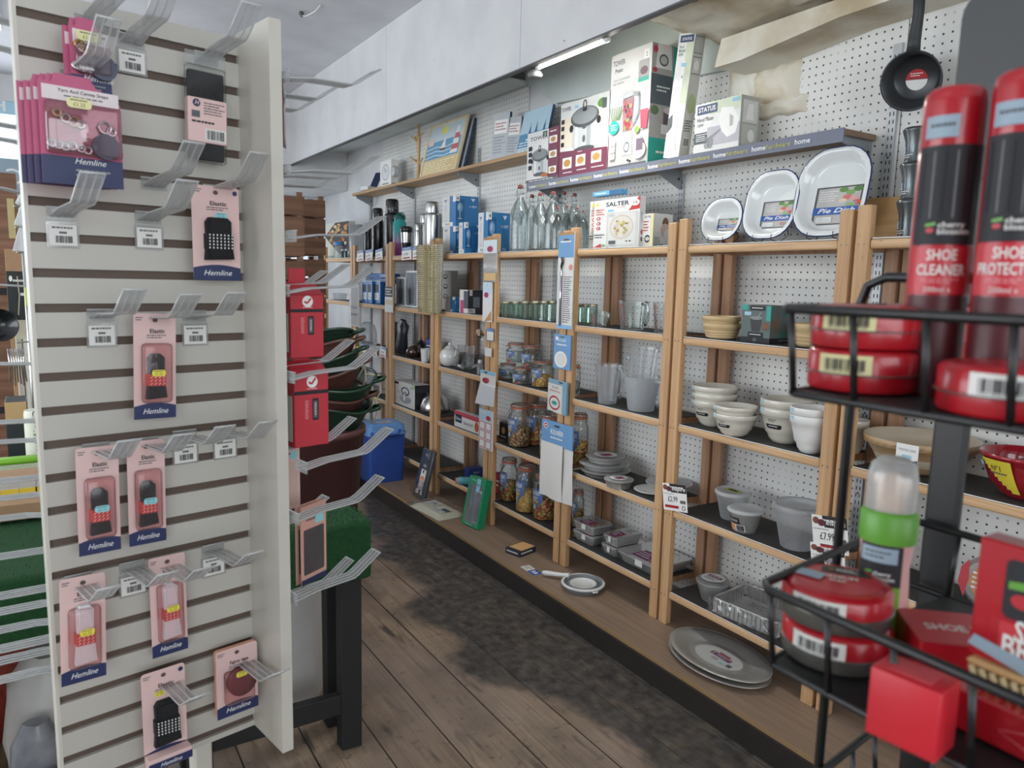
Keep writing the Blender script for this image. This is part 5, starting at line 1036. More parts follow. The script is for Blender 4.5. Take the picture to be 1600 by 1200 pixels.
def d_mortar(f, s, w, d, h):
    for q in (f, s):
        q.rect(0, 0, 1, 1, mat('#5d6a66', .5)); q.rect(0, 0, 1, .14, INK)
    f.rect(.0, .86, .2, 1, TEAL); f.rect(.85, .6, 1, 1, TEAL); f.rect(.28, .86, .8, .98, INK); f.small(.34, .89, .74, .95, 1, WHITE); f.poly([(.3, .66), (.72, .66), (.65, .3), (.38, .3)], mat('#2b2b30', .4)); f.ell(.51, .66, .21, .05, GREY); f.line([(.55, .66), (.68, .82)], .05, GREY); f.rect(.26, .14, .78, .28, INK); f.small(.32, .19, .72, .24, 1, WHITE); f.ell(.5, .08, .07, .05, MID); f.rr(.1, .72, .34, .82, .03, BTG)
    for i in range(9): a = i*.7; f.line([(.85, .45), (.85+.13*math.cos(a), .45+.12*math.sin(a))], .03, mat('#8d5f47', .6)); s.line([(.25, .5), (.25+.2*math.cos(a), .5+.2*math.sin(a))], .03, mat('#8d5f47', .6))
    s.poly([(.5, 1), (.6, .7), (1, .8), (1, 1)], mat('#2c7a6a', .5)); s.poly([(.4, .14), (.5, .35), (.75, .2)], mat('#2c7a6a', .5)); s.small(.4, .05, .9, .1, 1, GREY)
carton('pestle_mortar_box', 'dark teal patterned pestle and mortar box', 'carton', 1158, 1203, 478, 2.33, Z(1), .12, mat('#39433f', .5), d_mortar, 1238)
def d_ph(f, s, w, d, h):
    f.rect(.06, .05, .94, .95, mat('#6f7884', .5)); f.poly([(.3, .1), (.7, .1), (.75, .5), (.6, .9), (.4, .9), (.25, .5)], mat('#2f3136', .4)); f.ell(.5, .7, .14, .08, MID); s.rect(.1, .1, .9, .9, mat('#b9bdc0', .5)); s.small(.2, .3, .8, .7, 5, MID)
carton('coffee_press_box', 'white carton picturing a dark coffee press, left of a taller one', 'carton', 619, 633, 433, 2.33, Z(1), .05, WHITE, d_ph, 637); carton('coffee_press_box', 'taller white carton picturing a dark coffee press beside the woven mat', 'carton', 634, 652, 423, 2.34, Z(1), .05, WHITE, d_ph, 660)
def d_cups(f, s, w, d, h):
    f.rect(.02, .02, .98, .98, mat('#a5a19d', .5))
    for x, y in ((.55, .6), (.8, .6), (.55, .35), (.8, .35), (.55, .85), (.8, .85)): f.ring(x, y, .08, .06, .018, INK); f.rect(x-.06, y-.05, x+.05, y-.02, INK)
carton('mug_set_box', 'grey carton printed with cup outlines behind the woven mat', 'carton', 661, 705, 423, 2.42, Z(1), .05, mat('#8b8884', .5), d_cups)
carton('drinking_glass_box', 'small blue and white glass box low on the second shelf', 'carton', 696, 710, 464, 2.33, Z(1), .1, BL, d_glass, 719, 'blue drinking glass boxes')
def d_pk(f, s, w, d, h): f.rect(0, 0, 1, 1, OFFW); f.rect(.1, .0, .5, .55, mat('#c24f78', .5)); f.rect(.5, .2, 1, .95, mat('#5d626b', .4)); s.rect(0, 0, 1, 1, mat('#30333a', .4)); s.rect(.1, .75, .3, 1, OFFW); s.rect(0, 0, .5, .2, OFFW); s.txt('99p', .22, .06, .1, INK, w=.25); s.rect(.35, .25, .8, .7, mat('#7c828c', .3))
carton('small_carton', 'pink, white and charcoal small carton next to the jar shelf post', 'carton', 718, 731, 453, 2.32, Z(1), .08, OFFW, d_pk, 754)
ICE = mat('#2b6fb5', .35)
for i, (l, r_, t_, X) in enumerate(((569, 578, 441, 2.31), (577, 585, 441, 2.31), (586, 598, 441, 2.33))):
    ya, yb = Yp(l, X, Z(1)), Yp(r_, X, Z(1)); h = Zp(t_, X, yb)-Z(1); b = MB(); b.box(-(ya-yb)/2+.001, (ya-yb)/2-.001, -.02, .02, 0, h, ICE, .004, 2); b.box(-(ya-yb)/2+.002, (ya-yb)/2-.002, -.019, .019, h, h+.012, mat('#b9cddd', .4), .003); f = nf(front(b, ya-yb, .04, h), ya-yb, h, -(ya-yb)/2); f.rect(.2, .55, .8, .9, INK); f.rect(.2, .2, .8, .5, WHITE); f.small(.25, .25, .75, .45, 3, MID)
    solo(b, 'ice_pack', ['blue ice pack bottle, first on the left', 'blue ice pack bottle between two others', 'blue ice pack bottle against the double post'][i], 'ice pack', (X, (ya+yb)/2, Z(1)), W90, 'blue ice packs')
for i, dz in enumerate((0, .042)):
    ya, yb = Yp(578, 2.42, Z(1)), Yp(618, 2.42, Z(1)); zt = Zp(436, 2.42, yb); b = MB(); b.box(-(ya-yb)/2, (ya-yb)/2, -.04, .04, 0, .038, ICE, .006, 2); b.tube([(-.03, -.041, .019), (.03, -.041, .019)], .004, ICE, 6)
    solo(b, 'ice_block', ['lower flat blue ice block on the ice pack stack', 'upper flat blue ice block on the ice pack stack'][i], 'ice pack', (2.42, (ya+yb)/2, zt-.038+dz), W90, 'blue ice packs')
b = MB(); yb = Yp(600, 2.42, Z(1)); b.box(-.09, .09, -.04, .04, 0, Zp(436, 2.42, Yp(618, 2.42, Z(1)))-Z(1)-.04, ICE, .006, 2); f = front(b, .18, .08, .1); f.rr(-.08, .01, .08, .12, .01, mat('#3f82c4', .4)); solo(b, 'ice_box', 'blue lunch cooler box under the flat ice blocks', 'ice pack', (2.42, yb, Z(1)), W90, 'blue ice packs')
# clear plastic boxes of the farthest bay
def cbox(pl, pr, pt, X, zb, label):
    y, r = rnd(pl, pr, X, zb); h = Zp(pt, X, y)-zb; t = thing('plastic_box', label, 'food box', (X, y, zb), 0, 'clear plastic food boxes'); b = MB(); b.lathe([(r*.8, 0), (r*.85, .004), (r*.95, h*.8)], FROST, 20); b.build('tub', t); b = MB(); b.lathe([(r, h*.8), (r*1.02, h*.84), (r, h*.93), (r*.8, h)], CLEARM, 20); b.build('lid', t)
cbox(520, 543, 458, 2.40, Z(1), 'clear round plastic food box on the second shelf of the farthest bay'); cbox(517, 538, 517, 2.40, Z(2), 'clear round plastic food box lower down in the farthest bay'); cbox(545, 557, 512, 2.45, Z(2), 'clear plastic food box behind the far shelf post')
q = MB(); y, r = rnd(558, 590, 2.42, Z(2)); h = Zp(503, 2.42, y)-Z(2); q.lathe([(r, 0), (r, h*.5), (r*.8, h*.85), (r*.3, h)], CLEARM, 24); solo(q, 'cake_cover', 'clear domed cover with grey contents on the middle shelf of the cool box bay', 'cake dome', (2.42, y, Z(2)))

# ================================================================ third shelf
LBLB = mat('#5d77ab', .5); PASTA = [mixm(c, s) for c, s in ((('#d9ae5a', '#c4923f', '#e6c987', '#b98a4c'), 110), (('#c9953f', '#a8452f', '#d9b46a', '#6f3a2a', '#8c9a4a'), 90), (('#b98550', '#8a5a36', '#e0c79c', '#5e3f2c'), 130))]
def kilner(pl, pr, pt, X, zb, label, fill, small=False, rim=mat('#b98a72', .35, .4)):
    y, r = rnd(pl, pr, X, zb+.03); h = Zp(pt, X, y)-zb; t = thing('preserving_jar', label, 'jar', (X, y, zb), W90, 'clip top preserving jars')
    s = r*.06; b = MB(); nr, sh = r*.78, h*(.70 if small else .80)
    b.lathe([(r*.9, 0), (r, .006), (r, sh*.86), (r*.93, sh*.95), (nr, sh), (nr, h*.90)], GLASS, 22, cap='b'); b.build('body', t)
    b = MB(); b.lathe([(r*.87, .006), (r*.95, .012), (r*.95, sh*(.55 if not small else .8)), (.001, sh*(.62 if not small else .83))], fill, 20); b.build('contents', t)
    b = MB(); b.lathe([(nr*1.04, h*.885), (nr*1.10, h*.90), (nr*1.04, h*.915)], mat('#cf6a4c', .5), 22, cap=False); b.build('rubber_seal', t)
    b = MB(); b.lathe([(nr, h*.915), (nr*1.06, h*.925), (nr*1.06, h*.97), (nr*.85, h), (.001, h*.995)], thin('#efe3dc', .12, .05, .1), 22); b.lathe([(nr*1.07, h*.935), (nr*1.09, h*.945), (nr*1.07, h*.955)], rim, 22, cap=False); b.build('lid', t)
    b = MB(); b.tube([(nr*1.1*math.cos(a), nr*1.1*math.sin(a), h*.86) for a in np.arange(0, 6.28, .4)], .0015, STEEL, 5, True); b.tube([(-nr*.5, -nr*1.0, h*.86), (-nr*.5, -nr*1.25, h*.8), (nr*.5, -nr*1.25, h*.8), (nr*.5, -nr*1.0, h*.86)], .0016, STEEL, 5)
    if not small: b.tube([(0, -nr*1.25, h*.8), (r*.3, -r*1.08, h*.45), (r*.2, -r*1.1, h*.1)], .0016, STEEL, 5)
    b.build('wire_clip', t)
    b = MB(); f = cyl(b, r+.0008); lh = sh*.55; f.poly([(-r*.85, sh*.82), (-r*.8, sh*.4), (-r*.3, sh*.28), (r*.2, sh*.35), (r*.75, sh*.5), (r*.8, sh*.82)], LBLB); 
    f.rect(-r*.85, sh*.55, r*.8, sh*.84, LBLB, 10); f.txt('KILNER', 0, sh*.68, sh*.10, OFFW, w=r*1.15, bold=True); f.small(-r*.4, sh*.48, r*.4, sh*.62, 3, OFFW); f.ell(0, sh*.36, r*.2, r*.2, OFFW); f.ring(0, sh*.36, r*.15, r*.15, r*.05, NAVY)
    if small: f.ell(-r*.5, sh*.12, r*.15, sh*.08, mat('#c8b83e', .5)); f.ell(r*.3, sh*.1, r*.15, sh*.08, mat('#b8404e', .5)); f.ell(0, sh*.14, r*.12, sh*.07, mat('#7fa04a', .5)); f.ell(r*.6, sh*.2, r*.1, sh*.06, mat('#c45a6a', .5))
    b.build('label', t); return t
CLR = thin('#dfe8ea', .06, .05, .1)
kilner(779, 809, 567, 2.40, Z(2), 'small squat clip jar, lower left of the pyramid of jars', CLR, True); kilner(801, 834, 573, 2.345, Z(2), 'small squat clip jar, lower middle of the pyramid of jars', CLR, True)
tz = Z(2)+(Zp(573, 2.32, 3.5)-Z(2))*1.0
zt2 = Zp(599, 2.38, Yp(806, 2.38, 1.1))
kilner(791, 821, 535, 2.39, Z(2)+.105, 'small squat clip jar stacked upper left of the pyramid', CLR, True); kilner(815, 848, 538, 2.36, Z(2)+.105, 'small squat clip jar stacked upper right of the pyramid', CLR, True)
kilner(831, 866, 562, 2.375, Z(2), 'pasta filled clip jar at the front of the pyramid of jars', PASTA[0]); kilner(893, 906, 569, 2.36, Z(2), 'slim clip bottle jar just right of the hanging blue packs', CLR)
jug(929, 971, 569, 2.35, 2, 'small clear plastic measuring jug on the middle shelf', CLEARM, False, 'plastic_jug', taper=.66)
jug(975, 1031, 588, 2.37, 2, 'large frosted plastic jug with a second jug nested in it', FROST, False, 'plastic_jug', taper=.72)
b = MB(); y, r = rnd(972, 1028, 2.37, Z(2)+.15); zt = Zp(545, 2.37, y)-Z(2); b.lathe([(r*.60, .03), (r*.86, zt-.012), (r*.90, zt)], CLEARM, 26, cap='b'); f = cyl(b, r*.9); f.rr(-.03, zt*.8, -.01, zt*.84, .003, BTG)
solo(b, 'plastic_jug', 'tilted clear plastic jug nested in the large frosted jug', 'jug', (2.37, y, Z(2)+.012), W90).rotation_euler = (0, math.radians(4), W90)
BG = 'cream mixing bowls'
def stack(name, pl, pr, X, rows, labs, m=CREAM, foot=.5, tags=None, hh=None, k=2, grp=BG):
    """rows: rim-top pixel rows from lowest bowl to highest"""
    z = Z(k)
    for i, (pt, lb) in enumerate(zip(rows, labs)):
        y, r = rnd(pl, pr, X, z+.08); h = hh or (Zp(rows[0], X, y)-Z(k)); zb = Zp(pt, X, y)-h if i else Z(k)
        bowl(name, pl, pr, pt, X, zb, lb, m, foot, .2, grp, cap_h=h, nest=i > 0, tag_='logo' if i == 0 and name != 'pudding_basin' else 'tag')
stack('mixing_bowl', 1081, 1152, 2.40, (624, 613, 602), ('cream bowl at the bottom of the stack of three', 'cream bowl in the middle of the stack of three', 'cream bowl on top of the stack of three'))
stack('mixing_bowl', 1115, 1184, 2.32, (645, 633), ('lower small cream bowl of the front pair', 'upper small cream bowl of the front pair')); stack('mixing_bowl', 1187, 1273, 2.40, (636, 623), ('lower wide cream bowl right of the small front pair', 'upper wide cream bowl right of the small front pair'))
stack('pudding_basin', 1233, 1303, 2.33, (648, 636), ('lower white tapered basin beside the twin posts', 'upper white tapered basin beside the twin posts'), WHITE, .45)
stack('mixing_bowl', 1308, 1357, 2.47, (655,), ('cream bowl peeping out between the twin posts and the mixing bowl',)); X = 2.40
o, y, r, h = bowl('mixing_bowl', 1350, 1537, 672, 2.43, Z(2), 'large cane coloured mixing bowl with patterned rim behind the wire rack', mat('#b59873', .4), .45, .2, BG, mat('#cfc3ad', .3), cap_h=.115, bandm=mat('#a2815a', .5))
b = MB(); yy = Yp(1420, 2.43-r, Z(2)+.08); b.box(-.035, .035, -.001, .001, -.09, 0, WHITE); f = Face(b, lambda x, y_, l: (x, -.001-l, y_)); f.txt('MASON CASH', 0, -.022, .008, MID, w=.055); f.rr(-.016, -.045, .016, -.033, .003, BTG); f.poly([(-.035, -.09), (.035, -.09), (.035, -.045), (.02, -.05), (0, -.046), (-.02, -.05), (-.035, -.045)], MID); f.txt('Mixing Bowl', 0, -.062, .009, WHITE, w=.06, bold=True)
solo(b, 'bowl_label', 'white and grey card label hanging on the rim of the large mixing bowl', 'label', (2.425-r-.006, yy, Z(2)+.118), W90)
o, y, r, h = bowl('mixing_bowl', 1528, 1690, 700, 2.40, Z(2), 'glossy red mixing bowl at the right end of the middle shelf', mat('#9c1f2c', .15, coat=.6), .42, .08, BG, cap_h=.13)
b = MB(); f = cyl(b, lambda z: r*(.42+.58*(min(z, .125)/.125)**.62)+.005, a0=-PI/2-.35); [f.rect(.04-.085*(j+1)/9*1.0, .022+.0105*j, .05, .0325+.0105*j, mat('#dcc93f', .5), 8, up=False) for j in range(9)]; f.l += 2; f.txt('N°1', .005, .085, .014, INK, bold=True); f.small(-.02, .07, .035, .082, 1, MID); f.rr(-.065, .09, -.045, .104, .003, BTG); solo(b, 'bowl_sticker', 'yellow wrap label on the glossy red bowl', 'label', (2.40, y, Z(2)), W90)
# teapots, glass bowl and juicer, jugs, bags
def teapot(pl, pr, pt, X, label, m, name='teapot', spout=-1):
    zb = Z(2); y, r = rnd(pl, pr, X, zb+.05); h = Zp(pt, X, y)-zb; t = thing(name, label, 'teapot', (X, y, zb), W90)
    b = MB(); b.lathe([(r*.55, 0), (r*.68, .003), (r*.93, h*.14), (r*1.04, h*.34), (r*1.02, h*.50), (r*.85, h*.66), (r*.62, h*.745), (r*.5, h*.755)], m, 26); b.build('body', t)
    b = MB(); b.lathe([(r*.52, h*.757), (r*.48, h*.80), (r*.25, h*.86), (r*.12, h*.88), (r*.18, h*.94), (r*.10, h)], m, 18); b.build('lid', t)
    b = MB(); s = spout; b.tube([(s*r*.9, 0, h*.4), (s*r*1.2, 0, h*.5), (s*r*1.35, 0, h*.72)], [r*.16, r*.11, r*.08], m, 10); b.build('spout', t)
    b = MB(); b.tube([(-s*r*.8, 0, h*.65), (-s*r*1.3, 0, h*.66), (-s*r*1.35, 0, h*.4), (-s*r*.92, 0, h*.28)], r*.09, m, 8); b.build('handle', t)
WCER = mat('#d9dad8', .15, 0, .02, coat=.5)
teapot(687, 719, 535, 2.36, 'round white teapot on the middle shelf', WCER, spout=1); teapot(635, 660, 537, 2.37, 'dark brown glazed teapot beside the pale jug', mat('#3c2c22', .12, coat=.8)); teapot(648, 668, 528, 2.47, 'black teapot at the back behind the pale jug', BP2)
jug(657, 673, 545, 2.31, 2, 'small pale cream jug at the shelf edge', WCER, False, 'cream_jug', taper=.8)
CUTG = thin('#eef4f4', .14, .03, .06)
y, r = rnd(708, 749, 2.385, Z(2)); b = MB(); b.lathe([(r*.6, .0), (r, .018), (r*1.02, .024)], CUTG, 20, smooth=False, cap='b'); b.lathe([(r*.35, .02), (r*.3, .05), (r*.1, .075)], CUTG, 12, smooth=False); solo(b, 'glass_juicer', 'cut glass lemon juicer in front of the glass bowl', 'juicer', (2.385, y, Z(2)))
y, r = rnd(714, 752, 2.49, Z(2)); b = MB(); b.lathe([(r*.5, 0), (r*.8, .03), (r, .085)], CUTG, 16, smooth=False, cap='b'); b.lathe([(r*.48, .006), (r*.76, .035), (r*.96, .085)], mat('#7a5d58', .3), 16, cap=False); solo(b, 'glass_bowl', 'cut glass bowl with a brown lining behind the juicer', 'bowl', (2.475, y, Z(2)))
for i, (a, c) in enumerate(((715, 728), (728, 742))): y, r = rnd(a, c, 2.45, Z(2)+.1); b = MB(); b.lathe([(r*.85, 0), (r, .145)], CLEARM, 18, cap='b'); solo(b, 'clear_tumbler', ['clear tumbler left of another, behind the cut glass bowl', 'clear tumbler touching the back post side, behind the cut glass bowl'][i], 'tumbler', (2.45, y, Z(2)))
y, r = rnd(745, 755, 2.31, Z(2)); b = MB(); b.lathe([(r, 0), (r, .055), (r*.6, .065), (r*.6, .075)], CLEARM, 14); b.lathe([(r*.7, .0752), (r*.7, .095)], OFFW, 14); solo(b, 'shaker_bottle', 'little clear shaker with a white cap beside the double post', 'shaker', (2.31, y, Z(2)))
DB = thin('#39424f', .25, .12, .12); 
for i, (a, c, t_, X, ln) in enumerate(((621, 636, 499, 2.40, .16), (610, 624, 503, 2.46, .14))):
    y = Yp((a+c)/2, X, Z(2)+.15); h = Zp(t_, X, y)-Z(2); w_ = (Yp(a, X, Z(2))-Yp(c, X, Z(2)))/2*.9; b = MB(); b.lathe([(w_*.7, 0), (w_, h*.15), (w_*.8, h*.6), (w_*.95, h*.85), (w_*.4, h*.97), (w_*.5, h)], mat('#30353f', .35, 0, .3, 30, .8), 12, sx=1, sy=.5); o = solo(b, 'wrapped_cookware', ['tall dark pan in crinkled wrap leaning by the double post', 'second dark wrapped pan behind the double post'][i], 'wrapped pan', (X, y+.02, Z(2)), W90); o.rotation_euler = (0, math.radians(9), W90)
b = MB(); b.box(-.06, .06, -.03, .03, 0, .14, mat('#32436f', .4), .002); f = front(b, .12, .06, .14); f.rect(-.05, .11, .05, .135, mat('#4a5fa8', .5)); f.small(-.04, .03, .04, .1, 3, OFFW); solo(b, 'blue_tin', 'blue tin behind the pale jug and white teapot', 'tin', (2.48, Yp(676, 2.48, Z(2)+.1), Z(2)), W90)

# ================================================================ fourth shelf
def d_kettle(f, s, w, d, h):
    f.rect(.01, .01, .99, .99, mat('#c6c5c3', .5)); f.rect(.03, .86, .22, .96, INK); f.ell(.55, .32, .28, .2, mat('#8f9193', .3)); f.poly([(.3, .38), (.8, .38), (.66, .58), (.44, .58)], mat('#a8aaab', .3)); f.ring(.55, .64, .2, .18, .05, INK); f.line([(.3, .5), (.2, .6)], .03, GREY); f.ell(.55, .6, .04, .03, INK, 8); f.rect(.48, .24, .54, .5, WHITE); f.rect(.85, .85, 1, 1, mat('#9db488', .6)); f.small(.78, .8, .95, .86, 1, INK)
    s.rect(0, 0, 1, 1, mat('#232427', .45)); s.rect(.1, .7, .9, .95, mat('#3a3c40', .4))
carton('kettle_box', 'black and white box picturing a whistling kettle', 'carton', 616, 648, 603, 2.31, Z(3), .12, WHITE, d_kettle, 672)
y, r = rnd(657, 704, 2.42, Z(3)+.03); h = Zp(614, 2.42, y)-Z(3); t = thing('kettle', 'stainless steel whistling kettle with a black arched handle', 'kettle', (2.42, y, Z(3)), W90)
b = MB(); b.lathe([(r*.93, 0), (r, .006), (r*.98, h*.3), (r*.8, h*.7), (r*.45, h*.93), (r*.2, h), (.001, h)], STEEL, 30); b.build('body', t); b = MB(); b.tube([(-r*.7, 0, h*.62), (-r*1.1, 0, h*.86)], [r*.14, r*.1], STEEL, 10); b.tube([(-r*1.02, 0, h*.82), (-r*1.16, 0, h*.92)], r*.12, BP2, 10); b.build('spout', t)
b = MB(); H_ = Zp(576, 2.42, y)-Z(3); b.tube([(-r*.5, 0, h*.86), (-r*.62, 0, h*1.15), (-r*.25, 0, H_), (r*.35, 0, H_*.98), (r*.72, 0, h*1.2), (r*.62, 0, h*.82)], [.004, .007, .008, .008, .007, .004], BP2, 8); b.build('handle', t)
y, r = rnd(574, 612, 2.40, Z(3)+.05); h = Zp(583, 2.40, y)-Z(3); t = thing('cake_dome', 'large clear plastic cake dome on a white base beside the cool box', 'cake dome', (2.40, y, Z(3))); b = MB(); b.lathe([(r, .012), (r, h*.45), (r*.85, h*.8), (r*.4, h), (.001, h)], CLEARM, 26); b.build('dome', t); b = MB(); b.lathe([(r*1.03, 0), (r*1.06, .011)], OFFW, 26); b.build('base', t)
def d_foil(f, s, w, d, h): f.rect(0, 0, 1, 1, OFFW); f.rect(0, .72, 1, 1, mat('#c14a58', .5)); f.rect(.04, .3, .3, .8, NAVY); f.txt('Bakes', .17, .45, .2, WHITE, w=.2); f.txt('Baking Foil', .55, .3, .2, INK, w=.35); f.ell(.88, .4, .08, .3, mat('#b5603f', .6)); s.rect(0, 0, 1, 1, OFFW)
carton('foil_roll_box', 'long white box with red top edge lying on the fourth shelf', 'carton', 710, 750, 654, 2.30, Z(3), .045, OFFW, d_foil)
y, r = rnd(730, 748, 2.40, Z(3)); b = MB(); b.lathe([(r, 0), (r, .055), (r*.97, .06)], mat('#4c4442', .4), 20); b.lathe([(r*1.01, .0601), (r*1.01, .072)], mat('#9c7e6b', .4), 20); solo(b, 'round_tin', 'round dark tin with brown lid behind the white foil box', 'tin', (2.40, y, Z(3)))
carton('watch_box', 'tiny black box with a gold emblem beside the big jars', 'carton', 780, 793, 663, 2.36, Z(3), .05, mat('#2d2a2b', .4), lambda f, s, w, d, h: (f.ell(.5, .55, .2, .2, mat('#c9a86a', .4)), f.small(.2, .1, .8, .25, 1, OFFW)))
carton('white_small_box', 'plain white small box left of the tiny black box', 'carton', 775, 781, 657, 2.40, Z(3), .05, OFFW, lambda f, s, w, d, h: f.small(.2, .3, .8, .7, 3, MID))
kilner(794, 829, 630, 2.36, Z(3), 'tall clip jar of muesli, front left on the fourth shelf', PASTA[2]); kilner(823, 856, 628, 2.48, Z(3), 'tall clip jar of mixed pasta standing behind the muesli jar', PASTA[1]); kilner(843, 872, 646, 2.365, Z(3), 'tall clip jar half covered by the hanging cloth', PASTA[0]); kilner(892, 918, 645, 2.40, Z(3), 'tall dark filled clip jar right of the hanging cloth', PASTA[1])
PUR = mat('#7b2f6b', .5)
def foilround(pl, pr, X, zb, h, label, lid=True, lab=True):
    y, r = rnd(pl, pr, X, zb+.01); b = MB(); wav = lambda a, z: 1+.012*math.sin(a*30); b.lathe([(r*.8, 0), (r*.92, h*.85), (r, h*.86), (r, h)], FOIL, 60, rfn=wav); 
    if lid: b.lathe([(r*.96, h+.0003), (r*.9, h+.004), (r*.5, h+.005), (.001, h+.005)], CLEARM, 30)
    f = Face(b, lambda x, y_, l: (x, y_, h+.0055+l))
    if lab: f.ell(0, 0, r*.6, r*.6, OFFW, 24); f.rect(-r*.1, -r*.35, r*.2, r*.3, PUR); f.rect(r*.22, -r*.3, r*.36, r*.25, RED); f.small(-r*.5, -r*.2, -r*.15, r*.2, 4, MID)
    return solo(b, 'foil_dish_pack', label, 'foil dishes', (X, y, zb), W90, 'wrapped foil dishes')
foilround(908, 986, 2.40, Z(3), .028, 'wide wrapped foil flan dishes at the bottom of the round stack', lab=False); foilround(907, 985, 2.40, Z(3)+.034, .026, 'wide wrapped foil dishes in the middle of the round stack', lab=False); foilround(916, 977, 2.40, Z(3)+.067, .03, 'smaller wrapped foil dishes topping the round stack')
foilround(944, 990, 2.31, Z(3), .038, 'small wrapped pack of foil dishes with red label in front of the round stack')
y, r = rnd(991, 1050, 2.40, Z(3)); b = MB(); b.lathe([(r*.6, 0), (r*.95, .008), (r, .010), (r*.93, .012), (r*.6, .004), (.001, .004)], WHITE, 30); solo(b, 'paper_plate', 'white plates lying under the clear topped foil dish', 'plate', (2.40, y, Z(3))); foilround(1010, 1082, 2.47, Z(3)+.014, .03, 'clear topped foil dish resting on white plates behind the price ticket', lab=False)
def tub(pl, pr, pt, X, label, m=FROST, h_=None, k=3, band=None):
    zb = Z(k); y, r = rnd(pl, pr, X, zb+.06); h = h_ or Zp(pt, X, y)-zb; t = thing('plastic_basin', label, 'basin', (X, y, zb), W90, 'lidded plastic basins'); b = MB(); b.lathe([(r*.58, 0), (r*.62, .003), (r*.93, h*.84), (r*.96, h*.86)], m, 26, cap='b'); b.build('bowl', t); b = MB(); b.lathe([(r, h*.86), (r*1.02, h*.88), (r*1.02, h*.95), (r*.93, h), (r*.9, h*.97), (.001, h*.97)], m if not band else thin('#eef0ee', .1, .2, .65), 26)
    f = Face(b, lambda x, y_, l: (x, y_, h*.97+.0006+l)); 
    if band == 'y': f.rect(-r*.5, -r*.25, r*.5, r*.25, mat('#b9bb4a', .5)); f.rect(-r*.3, -r*.12, r*.3, r*.12, INK)
    b.build('lid', t); return t, y, r, h
tub(1117, 1173, 765, 2.42, 'lidded plastic basin with a yellow label at the back', FROST, band='y'); tub(1206, 1290, 786, 2.37, 'larger plain lidded plastic basin beside the twin posts')
t, y, r, h = tub(1137, 1193, 793, 2.33, 'small tub of baking beans with a white lid', CLEARM, band='n'); b = MB(); b.lathe([(r*.55, .005), (r*.86, h*.76), (.001, h*.78)], mat('#8f8b80', .7, 0, .5, 150, 1), 22); b.build('contents', t); b = MB(); f = cyl(b, lambda z: r*(.60+.33*z/h)+.0025, a0=-PI/2-.3); f.rect(-r*.8, h*.12, r*.2, h*.42, mat('#cf9a6b', .5), 8); f.rect(-r*.8, h*.42, r*.5, h*.68, INK, 8); f.txt('BAKING BEANS', -r*.15, h*.5, h*.1, WHITE, w=r*1.1); f.bars(r*.2, h*.12, r*.75, h*.4, OFFW); b.build('label', t)
# red and orange packet behind the rack
y, r = rnd(1502, 1600, 2.42, Z(3)+.1); b = MB(); b.M = Matrix.Rotation(PI/2-.15, 4, 'X'); b.lathe([(r*.8, -.03), (r, -.012), (r, .012), (r*.8, .03)], thin('#e9ddd6', .12, .15, .35), 26); b.lathe([(r*.6, -.028), (r*.6, .0305)], mat('#c08456', .6), 22); f = Face(b, lambda x, z, l: (x, z, .031+l)); f.poly([(-r*.98, -.02), (-r*.7, -.06), (-r*.62, 0), (-r*.7, .06), (-r*.95, .03)], RED); f.small(-r*.5, -.03, r*.3, .03, 4, OFFW)
solo(b, 'round_packet', 'round red and orange packet standing on the fourth shelf behind the rack', 'packet', (2.42, y, Z(3)+r*1.04), W90)

# ================================================================ lowest shelf
kilner(781, 809, 715, 2.38, Z(4), 'tall clip jar of mixed pasta, left on the lowest shelf', PASTA[1]); kilner(806, 838, 725, 2.35, Z(4), 'tall clip jar of golden pasta, middle of the lowest shelf', PASTA[0]); kilner(833, 869, 737, 2.37, Z(4), 'tall clip jar of red and orange pasta by the double post', PASTA[1]); kilner(812, 842, 711, 2.47, Z(4), 'clip jar at the back of the lowest shelf', CLR); kilner(893, 912, 765, 2.46, Z(4), 'dark clip jar behind the foil loaf tins', PASTA[1])
carton('cling_film_box', 'deep blue roll box behind the cutlery box', 'carton', 726, 733, 733, 2.40, Z(4), .05, mat('#2a3d7c', .4), lambda f, s, w, d, h: (s.rect(0, 0, 1, 1, mat('#34488c', .4)), s.txt('Bakofoil', .5, .45, .2, WHITE, w=.4)), 756)
b = MB(); L_ = .26; r = .026; b.M = Matrix.Rotation(PI/2, 4, 'X'); b.lathe([(r, -L_/2), (r, L_/2)], mat('#5aa6b0', .35), 20); b.lathe([(r*.95, L_/2), (r*.6, L_/2+.012), (r*.9, L_/2+.02)], mat('#c98f80', .5, 0, .4, 60, .5), 12); f = Face(b, lambda x, y, l: ((r+l+.0003)*math.cos(PI/2+y/r), (r+l+.0003)*math.sin(PI/2+y/r), x)); f.txt('Cling film', 0, -.012, .022, OFFW, w=.16)
q = at(722, 757, z=Z(4)+r); o = solo(b, 'cling_film_roll', 'teal cling film roll sticking out behind the cutlery box', 'roll', (2.37, 4.14, Z(4)+r+.0005), 0); o.rotation_euler = (0, 0, PI+.9)
carton('red_small_box', 'small red box between the cutlery box and the pasta jars', 'carton', 774, 781, 741, 2.38, Z(4), .05, mat('#93303c', .5), lambda f, s, w, d, h: f.small(.2, .3, .8, .7, 2, OFFW))
